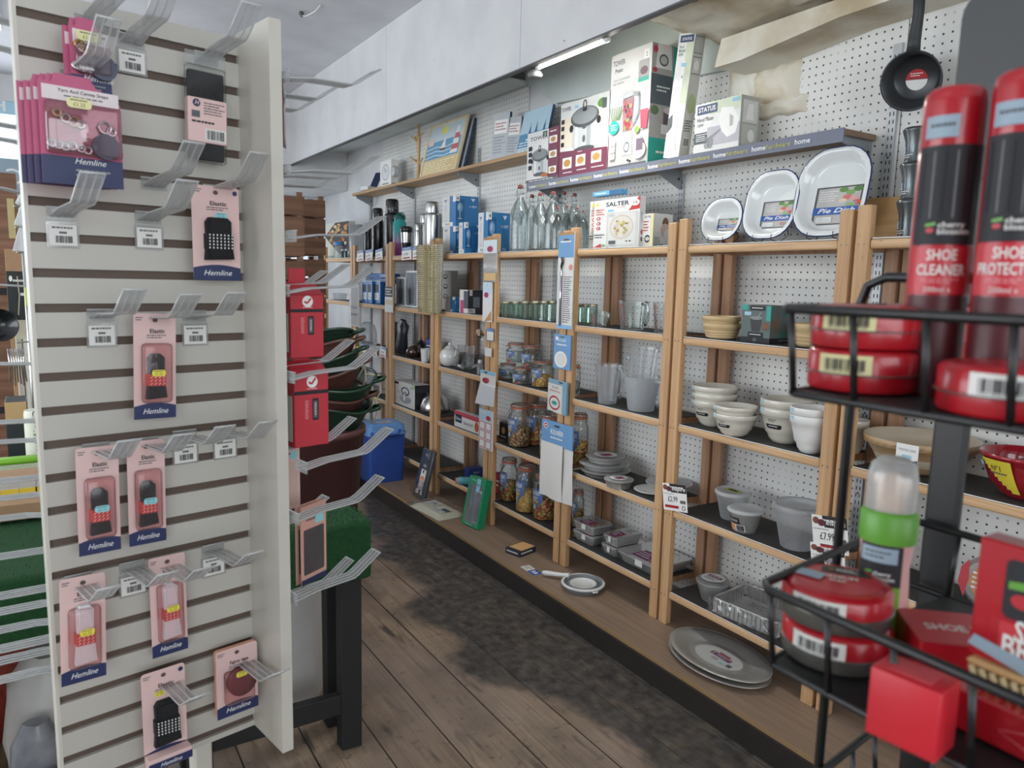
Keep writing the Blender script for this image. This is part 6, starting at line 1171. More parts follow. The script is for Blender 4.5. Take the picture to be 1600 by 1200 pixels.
def foilbox(pl, pc, pt, X, zb, label, pr, h=.05):
    ya, yb = Yp(pl, X, zb+.03), Yp(pc, X, zb+.03); w = ya-yb; d = solve(0, (X, yb, zb+.03), px=pr)-X; t = thing('foil_container', label, 'foil tray', (X+d/2, (ya+yb)/2, zb), W90, 'lidded foil containers')
    b = MB(); n = 40; o = rrect(-w/2, -d/2, w/2, d/2, .02, 4); 
    def ringp(s, z, wv=0): return [(x*s*(1+wv*(i % 2)), y*s*(1+wv*(i % 2)), z) for i, (x, y) in enumerate(o2)]
    o2 = []; 
    for i in range(len(o)):
        a, c = o[i], o[(i+1) % len(o)]; k = max(1, int(math.hypot(c[0]-a[0], c[1]-a[1])/.006)); o2 += [(a[0]+(c[0]-a[0])*j/k, a[1]+(c[1]-a[1])*j/k) for j in range(k)]
    R_ = [ringp(.78, 0), ringp(.80, .002, .02), ringp(.94, h*.8, .02), ringp(1, h*.82), ringp(1, h*.86)]; m = len(o2); b.add([v for q in R_ for v in q], [(k*m+i, k*m+(i+1) % m, (k+1)*m+(i+1) % m, (k+1)*m+i) for k in range(len(R_)-1) for i in range(m)], FOIL, False); b.add(R_[0], [list(range(m))[::-1]], FOIL); b.build('tray', t)
    b = MB(); b.prism([(x*.985, y*.985) for x, y in o], h*.865, h, mat('#b9b7b3', .5, 0, .04), 'z'); b.prism([(x*1.005, y*1.005) for x, y in o], h*.3, h*1.02, FILM, 'z'); f = nf(Face(b, lambda x, y, l: (x, y, h*1.021+l)), w, d, -w/2, -d/2); f.rect(.3, .1, .7, .5, PUR); f.rect(.72, .1, .8, .5, RED); f.small(.33, .15, .66, .42, 3, OFFW); f.small(.3, .6, .8, .9, 3, GREY); f = nf(Face(b, lambda x, y, l: (x, -d/2*1.006-l, y)), w, h, -w/2); f.rect(.5, .45, .68, 1, OFFW); b.build('card_lid', t)
foilbox(893, 925, 812, 2.31, Z(4), 'lower left foil container under another', 958); foilbox(893, 925, 800, 2.31, Z(4)+.054, 'upper left foil container with a red and purple label', 960); foilbox(937, 960, 832, 2.31, Z(4), 'lower middle foil container under another', 1010); foilbox(940, 961, 815, 2.31, Z(4)+.054, 'upper middle foil container with a red and purple label', 1006); foilbox(962, 1024, 850, 2.31, Z(4), 'largest low foil container at the front of the lowest shelf', 1084, .055)
y, r = rnd(1088, 1140, 2.38, Z(4)+.05); h = Zp(903, 2.38, y)-Z(4); b = MB(); b.lathe([(r*.55, 0), (r*.62, .004), (r*.95, h*.8), (r, h*.86), (r, h*.9)], FOIL, 56, rfn=lambda a, z: 1+.02*math.sin(a*26)); b.lathe([(r*.6, .0), (r*1.03, h*.85), (r*.9, h*1.0), (.001, h*1.0)], FILM, 14, smooth=False); f = Face(b, lambda x, y_, l: (x, y_, h*1.0+.001+l)); f.ell(0, 0, r*.72, r*.72, OFFW); f.rect(-r*.5, r*.05, r*.5, r*.35, PUR); f.small(-r*.45, -r*.4, r*.45, 0, 3, MID); f.small(-r*.4, r*.1, r*.4, r*.3, 1, OFFW)
solo(b, 'foil_bowl_pack', 'film wrapped pack of deep foil bowls with purple label', 'foil bowls', (2.38, y, Z(4)), W90)
# large foil tray in crinkled film
t = thing('foil_roasting_tray', 'large foil roasting tray in crinkled film on the lowest shelf', 'foil tray', (2.43, 1.90, Z(4)), W90+.12); b = MB(); w, d, h = .30, .24, .06; rn = random.Random(9)
for s in (-1, 1):
    for i in range(14): x0 = -w/2+.01+i*(w-.02)/14; b.box(x0, x0+.014, s*d/2-.004, s*d/2+.004, 0, h, FOIL, .002)
for s in (-1, 1):
    for i in range(11): y0 = -d/2+.01+i*(d-.02)/11; b.box(s*w/2-.004, s*w/2+.004, y0, y0+.014, 0, h, FOIL, .002)
b.box(-w/2, w/2, -d/2, d/2, 0, .004, FOIL); b.tube([(x, y, h) for x, y in rrect(-w/2, -d/2, w/2, d/2, .02, 3)], .005, FOIL, 6, True); b.build('tray', t); b = MB(); b.box(-w*.36, w*.42, -d*.44, d*.42, .006, .012, mat('#cfccc8', .5)); f = Face(b, lambda x, y, l: (x, y, .0122+l)); f.line([(.02, -.05), (.05, -.03), (.04, 0), (.08, .01), (.06, -.04)], .002, INK); f.small(-.08, .02, .0, .07, 3, MID); b.build('card_sheet', t)
b = MB(); H3 = [[rn.uniform(-1, 1) for _ in range(21)] for _ in range(21)]; b.grid(lambda u, v: (-w/2-.012+(w+.024)*u, -d/2-.012+(d+.024)*v, h+.006-.03*math.sin(PI*u)*math.sin(PI*v)*.6+.006*H3[int(u*18)][int(v*14)]), 18, 14, FILM, False)
b.grid(lambda u, v: (-w/2-.012+(w+.024)*u, -d/2-.012-.012*v+.006*H3[int(v*5)][int(u*20)], h+.006-(h-.002)*v+.004*H3[int(v*5)+6][int(u*20)]), 20, 5, FILM, False); b.build('film', t)

# ================================================================ along the plinth
ZPL = .1045
def lean(name, label, cat, pb, X, w, h, d, parts, ang=12, rot=0, rolly=0):
    y = Yp(pb, X, ZPL); t = thing(name, label, cat, (X, y, ZPL+.001), W90); t.rotation_euler = (-math.radians(ang), math.radians(rolly), W90+rot)
    for nm, fn in parts: b = MB(); fn(b); b.build(nm, t)
    return t
def bagp(b):
    b.box(-.085, .085, -.012, .012, 0, .34, mat('#43484f', .25, 0, .05, coat=.5), .004, 2); f = Face(b, lambda x, y, l: (x, -.0122-l, y)); f.rect(-.07, .262, .07, .266, STEEL); f.rr(-.03, .29, .03, .31, .008, mat('#777a80', .4)); f.rr(-.025, .215, .025, .235, .006, mat('#8b8e93', .4)); f.rr(-.035, .06, .04, .2, .01, OFFW); f.ell(0, .185, .012, .012, NAVY); f.ell(.002, .125, .03, .028, mat('#d9744a', .5), 16, 0, 180); f.ell(.002, .125, .016, .016, mat('#e9a27d', .5), 12, 0, 180); f.rect(-.035, .062, .04, .122, mat('#8b7f8e', .5)); f.small(-.03, .08, .035, .12, 4, OFFW); f.bars(-.05, .03, -.01, .055, OFFW); f.bars(.02, .03, .045, .055, OFFW)
lean('storage_pouch', 'charcoal carry pouch with orange picture label leaning on the shelf post', 'pouch', 655, 2.13, .17, .34, .02, [('pouch', bagp)], 14)
GRN = mat('#1f8a5f', .4)
def cutb(b):
    w, h, d = .165, .30, .05
    b.box(-w/2, w/2, -d/2, d/2, 0, .02, GRN); b.box(-w/2, w/2, -d/2, d/2, h-.045, h, GRN); b.box(-w/2, -w/2+.02, -d/2, d/2, .02, h-.045, GRN); b.box(w/2-.02, w/2, -d/2, d/2, .02, h-.045, GRN); b.box(-w/2+.02, -.02, .0, d/2, .02, h-.045, mat('#45536f', .5)); b.box(-.02, w/2-.02, .0, d/2, .02, h-.045, mat('#9db6d6', .5)); f = Face(b, lambda x, y, l: (x, -d/2-l, y)); f.txt('cutlery set', -.02, h-.025, .012, mat('#9ed6bb', .5), w=.075); f.rect(.0, h-.085, .035, h-.005, SKYB); f.small(.004, h-.055, .032, h-.035, 2, INK)
    f.small(-.05, .005, .03, .014, 1, mat('#9ed6bb', .5))
def cutl(b):
    for i, x in enumerate((-.03, -.010, .012, .034)):
        b.M = Matrix.Scale(1.2, 4)
        b.tube([(x, -.012, .03), (x, -.012, .10+.01*i), (x+.002, -.014, .15)], [.0045, .003, .0035], CHROME, 8)
        if i in (2, 3): b.blob((x+.003, -.014, .172), (.010, .004, .022), CHROME)
        elif i == 1:
            for k in (-1, 0, 1): b.tube([(x+.002, -.014, .15), (x+.002+k*.004, -.014, .16), (x+.002+k*.004, -.014, .19)], .0013, CHROME, 5)
        else: b.box(x-.005, x+.005, -.015, -.013, .12, .19, CHROME, .001)
lean('cutlery_box', 'green window box of steel cutlery leaning back on the plinth', 'boxed cutlery', 738, 2.165, 0, 0, 0, [('carton', cutb), ('cutlery', cutl), ('window_film', lambda b: b.box(-.0625, .0625, -.0249, -.0245, .02, .255, FILM))], 12, .12)
# aprons in a clear bag
p0 = at(683, 798, z=ZPL); t = thing('apron_pack', 'folded cream aprons in a clear bag lying on the plinth edge', 'textile pack', (p0.x, p0.y, ZPL), W90+.08); b = MB(); rn = random.Random(12); HH = [[rn.uniform(0, 1) for _ in range(22)] for _ in range(22)]; CRM = mat('#d5cfba', .85, 0, .08, 20, .3)
def ap(z0, th, a, _=0): return lambda u, v: (-.19+.38*u+.004*HH[int(v*12)][1], -.10+.20*v, z0+th*(min(1, 7*min(u, 1-u, v, 1-v)))*(1+.25*HH[int(u*16)][int(v*12)]))
b.grid(ap(0.001, .022, 1), 16, 12, CRM); b.box(-.17, .17, -.085, .085, 0, .018, CRM, .006, 2); b.build('aprons', t)
b = MB(); f = Face(b, lambda x, y, l: (x, y, .031+l)); f.rect(-.13, -.03, -.02, .06, OFFW); f.txt('FA', -.06, -.0, .035, NAVY, w=.05, bold=True); f.rect(.02, -.06, .14, .03, OFFW); f.rect(.07, -.02, .14, .015, NAVY); f.small(.03, -.05, .13, -.03, 2, MID); b.build('labels', t)
b = MB(); b.grid(lambda u, v: (-.23+.45*u, -.125+.25*v, .003+.036*min(1, 5*min(u, 1-u, v, 1-v))+.008*HH[int(u*20)][int(v*20)]), 20, 20, FILM, False); b.build('clear_bag', t)
carton('navy_small_box', 'small navy and tan box lying flat on the plinth', 'carton', 790, 806, 862, 2.12, ZPL, .1, mat('#2c3340', .45), lambda f, s, w, d, h: (f.small(.1, .2, .9, .8, 1, OFFW), s.small(.1, .2, .8, .8, 1, OFFW)), 838)
q = [o for o in bpy.data.objects if o.name == 'navy_small_box'][0]; q.rotation_euler = (0, 0, W90+.25); zt = max(v.co.z for v in q.data.vertices); xs = [v.co.x for v in q.data.vertices]; ys = [v.co.y for v in q.data.vertices]
b = MB(); b.box(min(xs)+.008, max(xs)-.004, min(ys)+.02, max(ys)-.004, zt, zt+.0015, mat('#d8a974', .6)); b.build('tan_panel', q)
p0 = at(830, 891, z=ZPL); b = MB(); b.M = Matrix.Diagonal((1.6, 1.9, 1, 1)); b.box(-.042, .042, -.014, .014, 0, .0008, OFFW); f = Face(b, lambda x, y, l: (x, y, .0009+l)); f.rect(.0, -.014, .042, .014, mat('#2f5aa6', .5)); f.txt('BB', .021, -.006, .013, WHITE, w=.028, bold=True); f.small(-.038, -.008, -.005, .008, 2, GREY); solo(b, 'swing_ticket', 'blue and white card ticket lying on the plinth beside the sieve', 'ticket', (p0.x, p0.y, ZPL), W90-.05)
# collapsible colander
p0 = at(911, 914, z=ZPL+.015); ya, r = rnd(875, 947, p0.x, ZPL+.02); r *= .92; t = thing('colander', 'white and grey collapsible colander with long handle lying on the plinth', 'colander', (p0.x, p0.y, ZPL), W90)
WP = mat('#dfe0de', .3); b = MB(); b.lathe([(r*.88, .020), (r, .022), (r*1.03, .028), (r, .034), (r*.90, .032)], WP, 36, cap=False); b.build('rim', t); b = MB(); b.lathe([(r*.90, .031), (r*.86, .012), (r*.72, .010), (r*.72, .024), (r*.60, .026)], mat('#7e8388', .5), 36, cap=False); b.lathe([(r*.84, .0), (r*.95, .020)], mat('#7e8388', .5), 36, cap='b'); b.build('folding_wall', t)
b = MB(); b.lathe([(r*.60, .0265), (r*.5, .018), (.001, .018)], WP, 30, cap=False); b.lathe([(r*.62, .0262), (r*.6, .0275), (r*.58, .0265)], WP, 30, cap=False); f = Face(b, lambda x, y, l: (x, y, .0183+l))
for R_, n in ((.10, 6), (.2, 10), (.3, 16), (.4, 20)):
    for i in range(n): a = 2*PI*i/n; f.ell(R_*r*math.cos(a), R_*r*math.sin(a), .0016, .0016, MID, 6); f.l = 2
b.build('strainer_base', t); b = MB(); b.tube([(-r*.92, -.012, .027), (-r*1.2, -.03, .026), (-r*1.9, -.085, .022), (-r*2.05, -.095, .022)], [.018, .011, .013, .008], WP, 12); b.build('handle', t); b = MB(); b.tube([(r*.95, -.02, .026), (r*1.12, -.03, .026), (r*1.18, -.01, .026), (r*1.0, .0, .026)], .004, WP, 8); b.build('hook_tab', t)
# foil platters
p0 = at(1119, 1026, z=ZPL+.03); FP = mat('#cfccc6', .42, .7, .1, 120, .3)
for k, (dz, dx, lb) in enumerate(((.0, 0, 'lower oval foil platter of the stack'), (.022, .004, 'top oval foil platter with a white oval label'))):
    t = thing('foil_platter', lb+' overhanging the plinth', 'platter', (p0.x+dx+.01, p0.y, ZPL+.001+dz), W90-.06, 'oval foil platters'); A, B_ = .235, .15; b = MB(); fl = lambda a, z: 1+(.006*math.sin(a*64) if z > .008 else 0)
    b.lathe([(.60, .0), (.66, .002), (.78, .012), (.90, .016), (1.0, .02), (1.005, .017)], FP, 128, sx=A, sy=B_, rfn=fl, cap=False); b.lathe([(.605, .0005), (.001, .0005)], FP, 64, sx=A, sy=B_, cap=False); b.tube([(A*1.005*math.cos(a), B_*1.005*math.sin(a), .019) for a in np.arange(0, 6.27, .1)], .002, FP, 5, True); b.build('dish', t)
    if k:
        b = MB(); f = Face(b, lambda x, y, l: (x, y, .0012+l)); f.ell(0, 0, A*.48, B_*.46, OFFW, 30); f.rect(-.05, .0, .055, .024, PUR); f.rect(-.025, .026, .035, .038, RED); f.txt('3', -.038, .004, .016, WHITE, w=.01, bold=True); f.small(-.02, .004, .05, .02, 2, OFFW); f.ell(.0, -.02, .018, .01, mat('#b9b6b3', .5)); f.rr(.03, -.035, .055, -.022, .003, BTG); f.bars(.062, -.03, .085, -.008); b.build('label', t)
        b = MB(); b.lathe([(1.0, .021), (.86, .019), (.60, .006), (.001, .005)], FILM, 24, sx=A, sy=B_, smooth=False, cap=False); b.build('film', t)

# ================================================================ packs hanging on the posts
def hung(name, label, pl, pr, pt, pb, X, parts, cat='hanging pack', rot=0, thick=.01):
    q0, q1 = at(pl, (pt+pb)/2, x=X), at(pr, (pt+pb)/2, x=X); w = q0.y-q1.y; zt = at((pl+pr)/2, pt, x=X).z; h = zt-at((pl+pr)/2, pb, x=X).z
    t = thing(name, label, cat, (X, (q0.y+q1.y)/2, zt), W90+rot, 'packs hanging on the shelf posts'); 
    for nm, fn in parts: b = MB(); fn(b, nf(Face(b, lambda x, y, l: (x, -thick/2-l, y)), w, h, -w/2, -h), w, h); b.build(nm, t)
    b = MB(); b.tube([(0, 0.002, -.012), (0, -.006, -.018), (0, -.008, -.008)], .0012, STEEL, 5); b.build('hook', t); return t
XH = 2.258; BLUP = mat('#6f9cc8', .5)
def f_card(m, dr): return lambda b, f, w, h: (b.box(-w/2, w/2, -.004, .004, -h, 0, m, .001), dr(f, w, h))
FH = .008
hung('thermometer_pack', 'long carded jam thermometer with a blue header hung on the tall post pair', 872, 896, 363, 514, XH, [('card', f_card(OFFW, lambda f, w, h: (f.rect(0, .74, 1, .97, BLUP), f.rect(0, .97, 1, 1, CARD), f.ell(.5, .92, .2, .015, MID), f.small(.15, .88, .85, .92, 1, WHITE), f.rect(.1, .02, .5, .60, mat('#c9ccd0', .4)), f.rect(.28, .03, .34, .55, mat('#8a4a4a', .5)), f.small(.4, .06, .95, .55, 22, MID), f.ell(.85, .64, .13, .03, mat('#d98b8b', .5)), f.rect(0, 0, 1, .04, mat('#86b6dd', .5))))), ('thermometer', lambda b, f, w, h: (b.tube([(-w*.2, -.010, -h*.35), (-w*.2, -.010, -h*.97)], .0045, CHROME, 8), b.tube([(-w*.15, -.012, -h*.26), (-w*.1, -.013, -h*.30), (-w*.2, -.012, -h*.36)], [.008, .007, .005], BP2, 8)))], thick=FH)
hung('straining_disc_pack', 'blue pack with a round white filter below the thermometer', 866, 892, 523, 577, XH, [('card', f_card(BLUP, lambda f, w, h: (f.ell(.18, .88, .09, .06, WHITE), f.txt('KILNER', .5, .8, .08, WHITE, w=.5), f.small(.2, .65, .8, .75, 1, WHITE), f.ell(.45, .28, .38, .24, WHITE), f.ell(.45, .28, .3, .19, OFFW), f.ell(.5, .94, .15, .02, MID))))], thick=FH)
hung('jar_seal_pack', 'white boxed pack with a red ring picture on a blue backing', 853, 890, 594, 645, XH, [('card', f_card(mat('#84a9bd', .5), lambda f, w, h: (f.rect(0, 0, .78, .86, OFFW), f.txt('KILNER', .4, .72, .08, mat('#7a3030', .5), w=.36), f.small(.1, .6, .7, .68, 1, mat('#c46a6a', .5)), f.ring(.38, .28, .3, .22, .05, RED), f.ell(.38, .28, .15, .06, TEAL), f.ell(.7, .95, .12, .02, INK)))), ('side', lambda b, f, w, h: b.box(w/2, w/2+.003, -.004, .006, -h, 0, mat('#6d93a8', .5)))], thick=FH, rot=-.15)
def muslin(b, f, w, h): b.grid(lambda u, v: (-w/2+w*(u*.72)+.006*v*math.sin(u*9), -.006-.006*math.sin(u*7+v*3)*v, -h*.28-h*.72*v), 14, 10, mat('#dcd9d4', .9, 0, .05, 120, .3)); b.grid(lambda u, v: (w*.08+w*.42*u, .004+.006*math.sin(u*5+v*3)*v, -h*.3-h*.7*v), 10, 10, mat('#dcd9d4', .9, 0, .05, 120, .3))
hung('muslin_cloth_pack', 'white muslin cloth hanging from a blue printed header', 846, 894, 660, 782, 2.245, [('header', lambda b, f, w, h: (b.box(-w/2, w/2, -.003, .003, -h*.3, 0, BLUP), f.ell(.13, .93, .08, .04, WHITE), f.ring(.13, .93, .06, .03, .02, RED), f.txt('KILNER', .5, .84, .06, WHITE, w=.42, bold=True), f.small(.3, .77, .7, .81, 1, WHITE), f.ell(.5, .95, .1, .012, INK))), ('cloth', muslin)], thick=.006)
hung('label_pack', 'clear bag of wooden picks with a white header on the jar shelf post', 756, 777, 373, 440, XH, [('card', f_card(thin('#eff0f2', .1, .1, .35), lambda f, w, h: (f.rect(0, .66, 1, 1, mat('#d5dfe6', .5)), f.rect(0, .97, 1, 1.03, CARD), f.ell(.5, .76, .22, .07, mat('#a43a5c', .5)), f.rect(.1, .03, .95, .2, mat('#d9b47c', .5)))))], thick=FH)
hung('label_pack', 'narrow pack with berry picture just below the bag of wooden picks', 755, 769, 441, 503, XH, [('card', f_card(mat('#d9dbdc', .4), lambda f, w, h: (f.rect(0, .7, 1, 1, mat('#c3d6e2', .5)), f.ell(.4, .68, .25, .07, mat('#a43a5c', .5)), f.rect(.1, .05, .8, .5, OFFW), f.poly([(.2, .0), (1, .05), (1, .3)], mat('#b98d5c', .6)))))], thick=FH)
y = Yp(757, 2.25, 1.25)
t = hung('measuring_cup_pack', 'steel measuring cups with a blue header hung on the jar shelf post', 746, 771, 512, 556, 2.25, [('header', lambda b, f, w, h: (b.box(w*.1, w/2, -.001, .001, -h*.45, 0, mat('#5b7db3', .5)), b.box(w*.1, w/2, -.0014, -.0011, -h*.42, -h*.12, OFFW))), ('price_tag', lambda b, f, w, h: b.box(.0, w*.4, -.001, .001, -h, -h*.7, OFFW))], thick=.004)
b = MB(); b.M = Matrix.Translation((-.02, -.03, -.04)) @ Matrix.Rotation(.9, 4, 'Y'); b.lathe([(.022, -.012), (.026, .012), (.028, .013)], CHROME, 18); b.tube([(.026, 0, .012), (.06, 0, .012)], .003, CHROME, 6); b.build('measuring_cup', t)
hung('jelly_bag_pack', 'white jelly straining bag with raspberry header', 745, 774, 579, 634, XH, [('header', lambda b, f, w, h: (b.box(-w*.3, w/2, -.002, .002, -h*.4, 0, OFFW), f.rect(.2, .9, 1, 1, SKYB), f.ell(.5, .72, .18, .08, mat('#9c2742', .5)), f.ell(.6, .74, .08, .06, mat('#b83a55', .5)), f.ell(.5, .95, .1, .02, INK))), ('bag', lambda b, f, w, h: b.prism([(-w/2, -h), (w*.45, -h*.96), (w*.5, -h*.4), (-w*.25, -h*.4)], -.012, .0, mat('#d9dade', .8, 0, .05, 80, .3)))], thick=.006)
hung('jam_label_pack', 'sheet of red bordered jam labels hung low on the jar shelf post', 749, 770, 640, 702, XH, [('card', f_card(OFFW, lambda f, w, h: (f.rect(0, .72, 1, 1, mat('#b9d2e4', .5)), f.ell(.7, .8, .18, .06, mat('#b8323c', .5)), f.small(.1, .88, .6, .96, 1, WHITE), [(f.rect(x, y_, x+.42, y_+.2, mat('#c2707c', .5)), f.rect(x+.04, y_+.02, x+.38, y_+.18, WHITE)) for x in (.05, .53) for y_ in (.03, .26, .49)])))], thick=FH)
hung('sachet_pack', 'small black and white sachets hung on the far double post', 602, 614, 448, 488, XH, [('card', f_card(OFFW, lambda f, w, h: (f.rect(0, .6, 1, 1, mat('#3d332c', .6)), f.small(.1, .65, .9, .95, 3, OFFW), f.rect(0, .3, 1, .5, mat('#cdb98c', .5)))))], thick=FH)
b = None
hung('straw_packet', 'clear hand lettered packet of glass straws on the far post', 546, 561, 443, 510, XH, [('bag', lambda b, f, w, h: (b.box(-w/2, w/2, -.004, .004, -h, 0, FROST, .002), f.txt('Glass', .5, .42, .07, INK, w=.7, ital=.3), f.txt('Straw', .5, .26, .07, INK, w=.7, ital=.3))), ('straws', lambda b, f, w, h: [b.tube([(w*(-.3+.12*i), 0, -h*.97), (w*(-.3+.12*i), 0, -h*.1)], .003, mat('#b9a5a0', .3), 5) for i in range(6)])], thick=.009)
# long woven mats tied at the top
q0, q1 = at(657, 430, x=2.22), at(690, 430, x=2.22); zt = at(672, 383, x=2.22).z; h = zt-at(672, 489, x=2.22).z; t = thing('woven_mat', 'bundle of ribbed straw mats folded and hung at the post by the steel flasks', 'mat', (2.22, (q0.y+q1.y)/2, zt), W90, 'packs hanging on the shelf posts'); w = q0.y-q1.y; ST = wood('#a89d7c', '#c9c0a0', 0, 1, .8, 'straw', False)
for nm, x0, x1, y, s in (('front_fold', -w/2, w*.05, -.03, .8), ('middle_fold', w*.02, w*.3, -.012, .7), ('rear_fold', w*.25, w/2, 0, .75)):
    b = MB(); n = 34
    for i in range(n): zz = -h*i/n; k = 1-.25*(i/n); b.tube([(x0*k, y, zz-.004), (x1*k, y+.012, zz-.004)], h/n*.5, ST if nm != 'rear_fold' else mat('#a9a798', .7), 5)
    b.box(min(x0*.8, x1*.8)+.004, max(x0*.8, x1*.8)-.004, y+.002, y+.006, -h, 0, mat('#8f8462', .8)); b.build(nm, t)
b = MB(); b.tube([(-.03, -.035, -.02), (0, -.042, -.05), (.02, -.03, -.03), (0, -.03, .0)], .003, mat('#c9a06a', .8), 6); b.build('tie', t); b = MB(); b.box(-.012, .03, .004, .02, -.01, .03, CARD, .001); b.build('card_tag', t)
# grey canisters and board by the rack, milk pan on the wall
GC = mat('#5d6163', .25, .7); X = 2.40; y, r = rnd(1400, 1450, X, Z(0)+.1)
for i, (a, c) in enumerate(((365, 312), (308, 255), (252, 200))):
    za, zc = Zp(a, X, y), Zp(c, X, y); za = Z(0) if i == 0 else zlast+.002; hh = zc-za; zlast = zc; b = MB(); b.lathe([(r*.8, 0), (r*.76, hh*.1), (r*.78, hh*.6), (r*1.0, hh*.9), (r*1.02, hh*.94), (r*.9, hh)], GC, 26); f = cyl(b, r*.79, a0=-PI/2-.3); f.rr(-.02, hh*.25, .02, hh*.45, .004, BTG); f.small(-.02, hh*.1, .02, hh*.22, 2, OFFW)
    solo(b, 'metal_canister', ['lowest', 'middle', 'top'][i]+' dark grey metal canister of the stack behind the shoe sprays', 'canister', (X, y, za), W90, 'stacked grey metal canisters')
b = MB(); b.box(-.16, .16, -.009, .009, 0, .155, wood('#ad8250', '#c29a66', 0, 1, .5, 'board', False), .003); o = solo(b, 'wooden_board', 'plain wooden board leaning behind the grey canisters', 'board', (2.52, Yp(1400, 2.52, Z(0)+.05), Z(0)+.001), W90); o.rotation_euler = (-.08, 0, W90)
pc = at(1425, 126, x=2.49); r = .092; t = thing('milk_pan', 'dark non stick milk pan with a red label hanging on the pegboard', 'pan', (pc.x, pc.y, pc.z)); dirp = Vector((-1, -.28, -.38)).normalized(); t.rotation_euler = dirp.to_track_quat('Z', 'Y').to_euler()
NS = mat('#34373a', .35, .2); b = MB(); b.lathe([(.0001, -.058), (r*.72, -.058), (r*.82, -.05), (r*.98, .012), (r*1.04, .014), (r*1.04, .016), (r*.96, .014), (r*.80, -.044), (r*.7, -.054), (.001, -.054)], NS, 40, cap=False); b.build('body', t); M = t.rotation_euler.to_matrix(); up = M.transposed() @ Vector((0, -.06, 1)); up.z = 0; up.normalize(); side_ = Vector((-up.y, up.x, 0))
b = MB(); b.tube([tuple(up*r*.95+Vector((0, 0, .008))), tuple(up*(r+.03)+Vector((0, 0, .0))), tuple(up*(r+.11)-Vector((0, 0, .03))), tuple(up*(r+.22)-Vector((0, 0, .03)))], [.022, .020, .017, .019], mat('#2b2e32', .5), 10); b.build('handle', t)
b = MB(); rt = lambda x, y: Vector((0, 0, -.0535))+(-side_)*x+up*y; f = Face(b, lambda x, y, l: tuple(rt(x, y)+Vector((0, 0, l)))); f.ell(.0, -.005, .034, .034, WHITE); f.ell(0, -.005, .034, .034, RED, 20, 0, 180); f.small(-.02, .004, .02, .018, 2, WHITE); f.line([(-.03, -.002), (.03, -.002)], .002, MID); b.build('label', t)
# ================================================================ black wire rack of shoe care in the foreground
WB = mat('#131416', .38, 0, .03, 20, 0, .5); PLT = mat('#1d1e1f', .55)
rk = thing('wire_rack', 'black wire display rack of shoe care tins, sprays and brushes close to the viewer', 'display rack', (.51, .15, 0))
def rl(x, y): return (x-.51, y-.15)
XA, XB, YA, YB = .397, .633, .330, -.03
RAILS = [1.587, 1.402, 1.217, 1.032, .847]
def yl(x): return .314+(x-.397)*.13      # the rack's left side runs very slightly back
for i, zr in enumerate(RAILS):
    b = MB(); c = [rl(XA, YB), rl(XA, yl(XA)-.008), rl(XA+.008, yl(XA)), rl(XB-.008, yl(XB)), rl(XB, yl(XB)-.008), rl(XB, YB)]; P = [(x, y, zr) for x, y in c]
    b.tube(P, .0032, WB, 10, True); zb = zr-.054; k = .008
    c2 = [rl(XA+k, YB), rl(XA+k, yl(XA)-.012), rl(XA+k+.004, yl(XA)-.006), rl(XB-k, yl(XB)-.006), rl(XB-k, YB)]; b.tube([(x, y, zb) for x, y in c2], .0026, WB, 8, True)
    for y in [.304-.0425*j for j in range(8)]: (x0, y0), (x1, y1) = rl(XA, y), rl(XA+k, y); b.tube([(x0, y0, zr), (x1, y1, zb)], .0022, WB, 7)
    for x in (.44, .48, .56, .60): (x0, y0), (x1, y1) = rl(x, yl(x)), rl(x, yl(x)-.006); b.tube([(x0, y0, zr), (x1, y1, zb)], .0022, WB, 7)
    for y in [.304-.085*j for j in range(4)]: (x0, y0), (x1, y1) = rl(XB, y), rl(XB-k, y); b.tube([(x0, y0, zr), (x1, y1, zb)], .0022, WB, 7)
    bk = b.build('basket', rk)
    b = MB(); a, c_ = rl(XA+k, YB), rl(XB-k, .31); b.box(a[0], c_[0], a[1], c_[1]-.004, zb-.002, zb+.001, PLT); b.build('tray', bk)
b = MB(); x_, y_ = rl(.515, yl(.515)+.006); xx, yr = rl(.515, YB-.006)
b.tube([(x_, y_, .03), (x_, y_, 1.585), (x_, y_-.006, 1.603), (x_, y_-.020, 1.609), (x_, yr+.02, 1.609), (x_, yr+.006, 1.603), (x_, yr, 1.585), (x_, yr, .03)], .0036, WB, 10); b.build('upright_loop', rk)
b = MB(); x0, y0 = rl(.64, .311); b.box(x0, x0+.01, y0, y0+.028, .03, 1.93, WB, .003); x1, y1 = rl(.64, -.03); b.box(x0, x0+.03, y1, y1+.031, .03, 1.93, WB, .003); b.build('column', rk)
q = at(1497, 150, x=.642); x0, y0 = rl(.636, q.y); b = MB(); yy0 = q.y-.15; zt = at(1518, 14, x=.642).z; b.prism(rrect(rl(0, -.03)[1], 1.69, yy0, zt+.012, .02, 5), x0, x0+.004, mat('#3b3c3e', .5), 'x'); b.build('header_panel', rk)
b = MB(); b.box(-.14, .17, -.20, .19, 0, .03, WB, .006); b.build('base', rk)
CB = mat('#a91824', .28, 0, .03, 5, coat=.3); CBD = mat('#8c1620', .35); STK = mat('#8fa2b0', .5); YLB = mat('#d8cf9a', .5); GRM = mat('#6b6a64', .35, .6); CGR = mat('#5f9c35', .4)
def camang(x, y): return math.atan2(-y, -x)
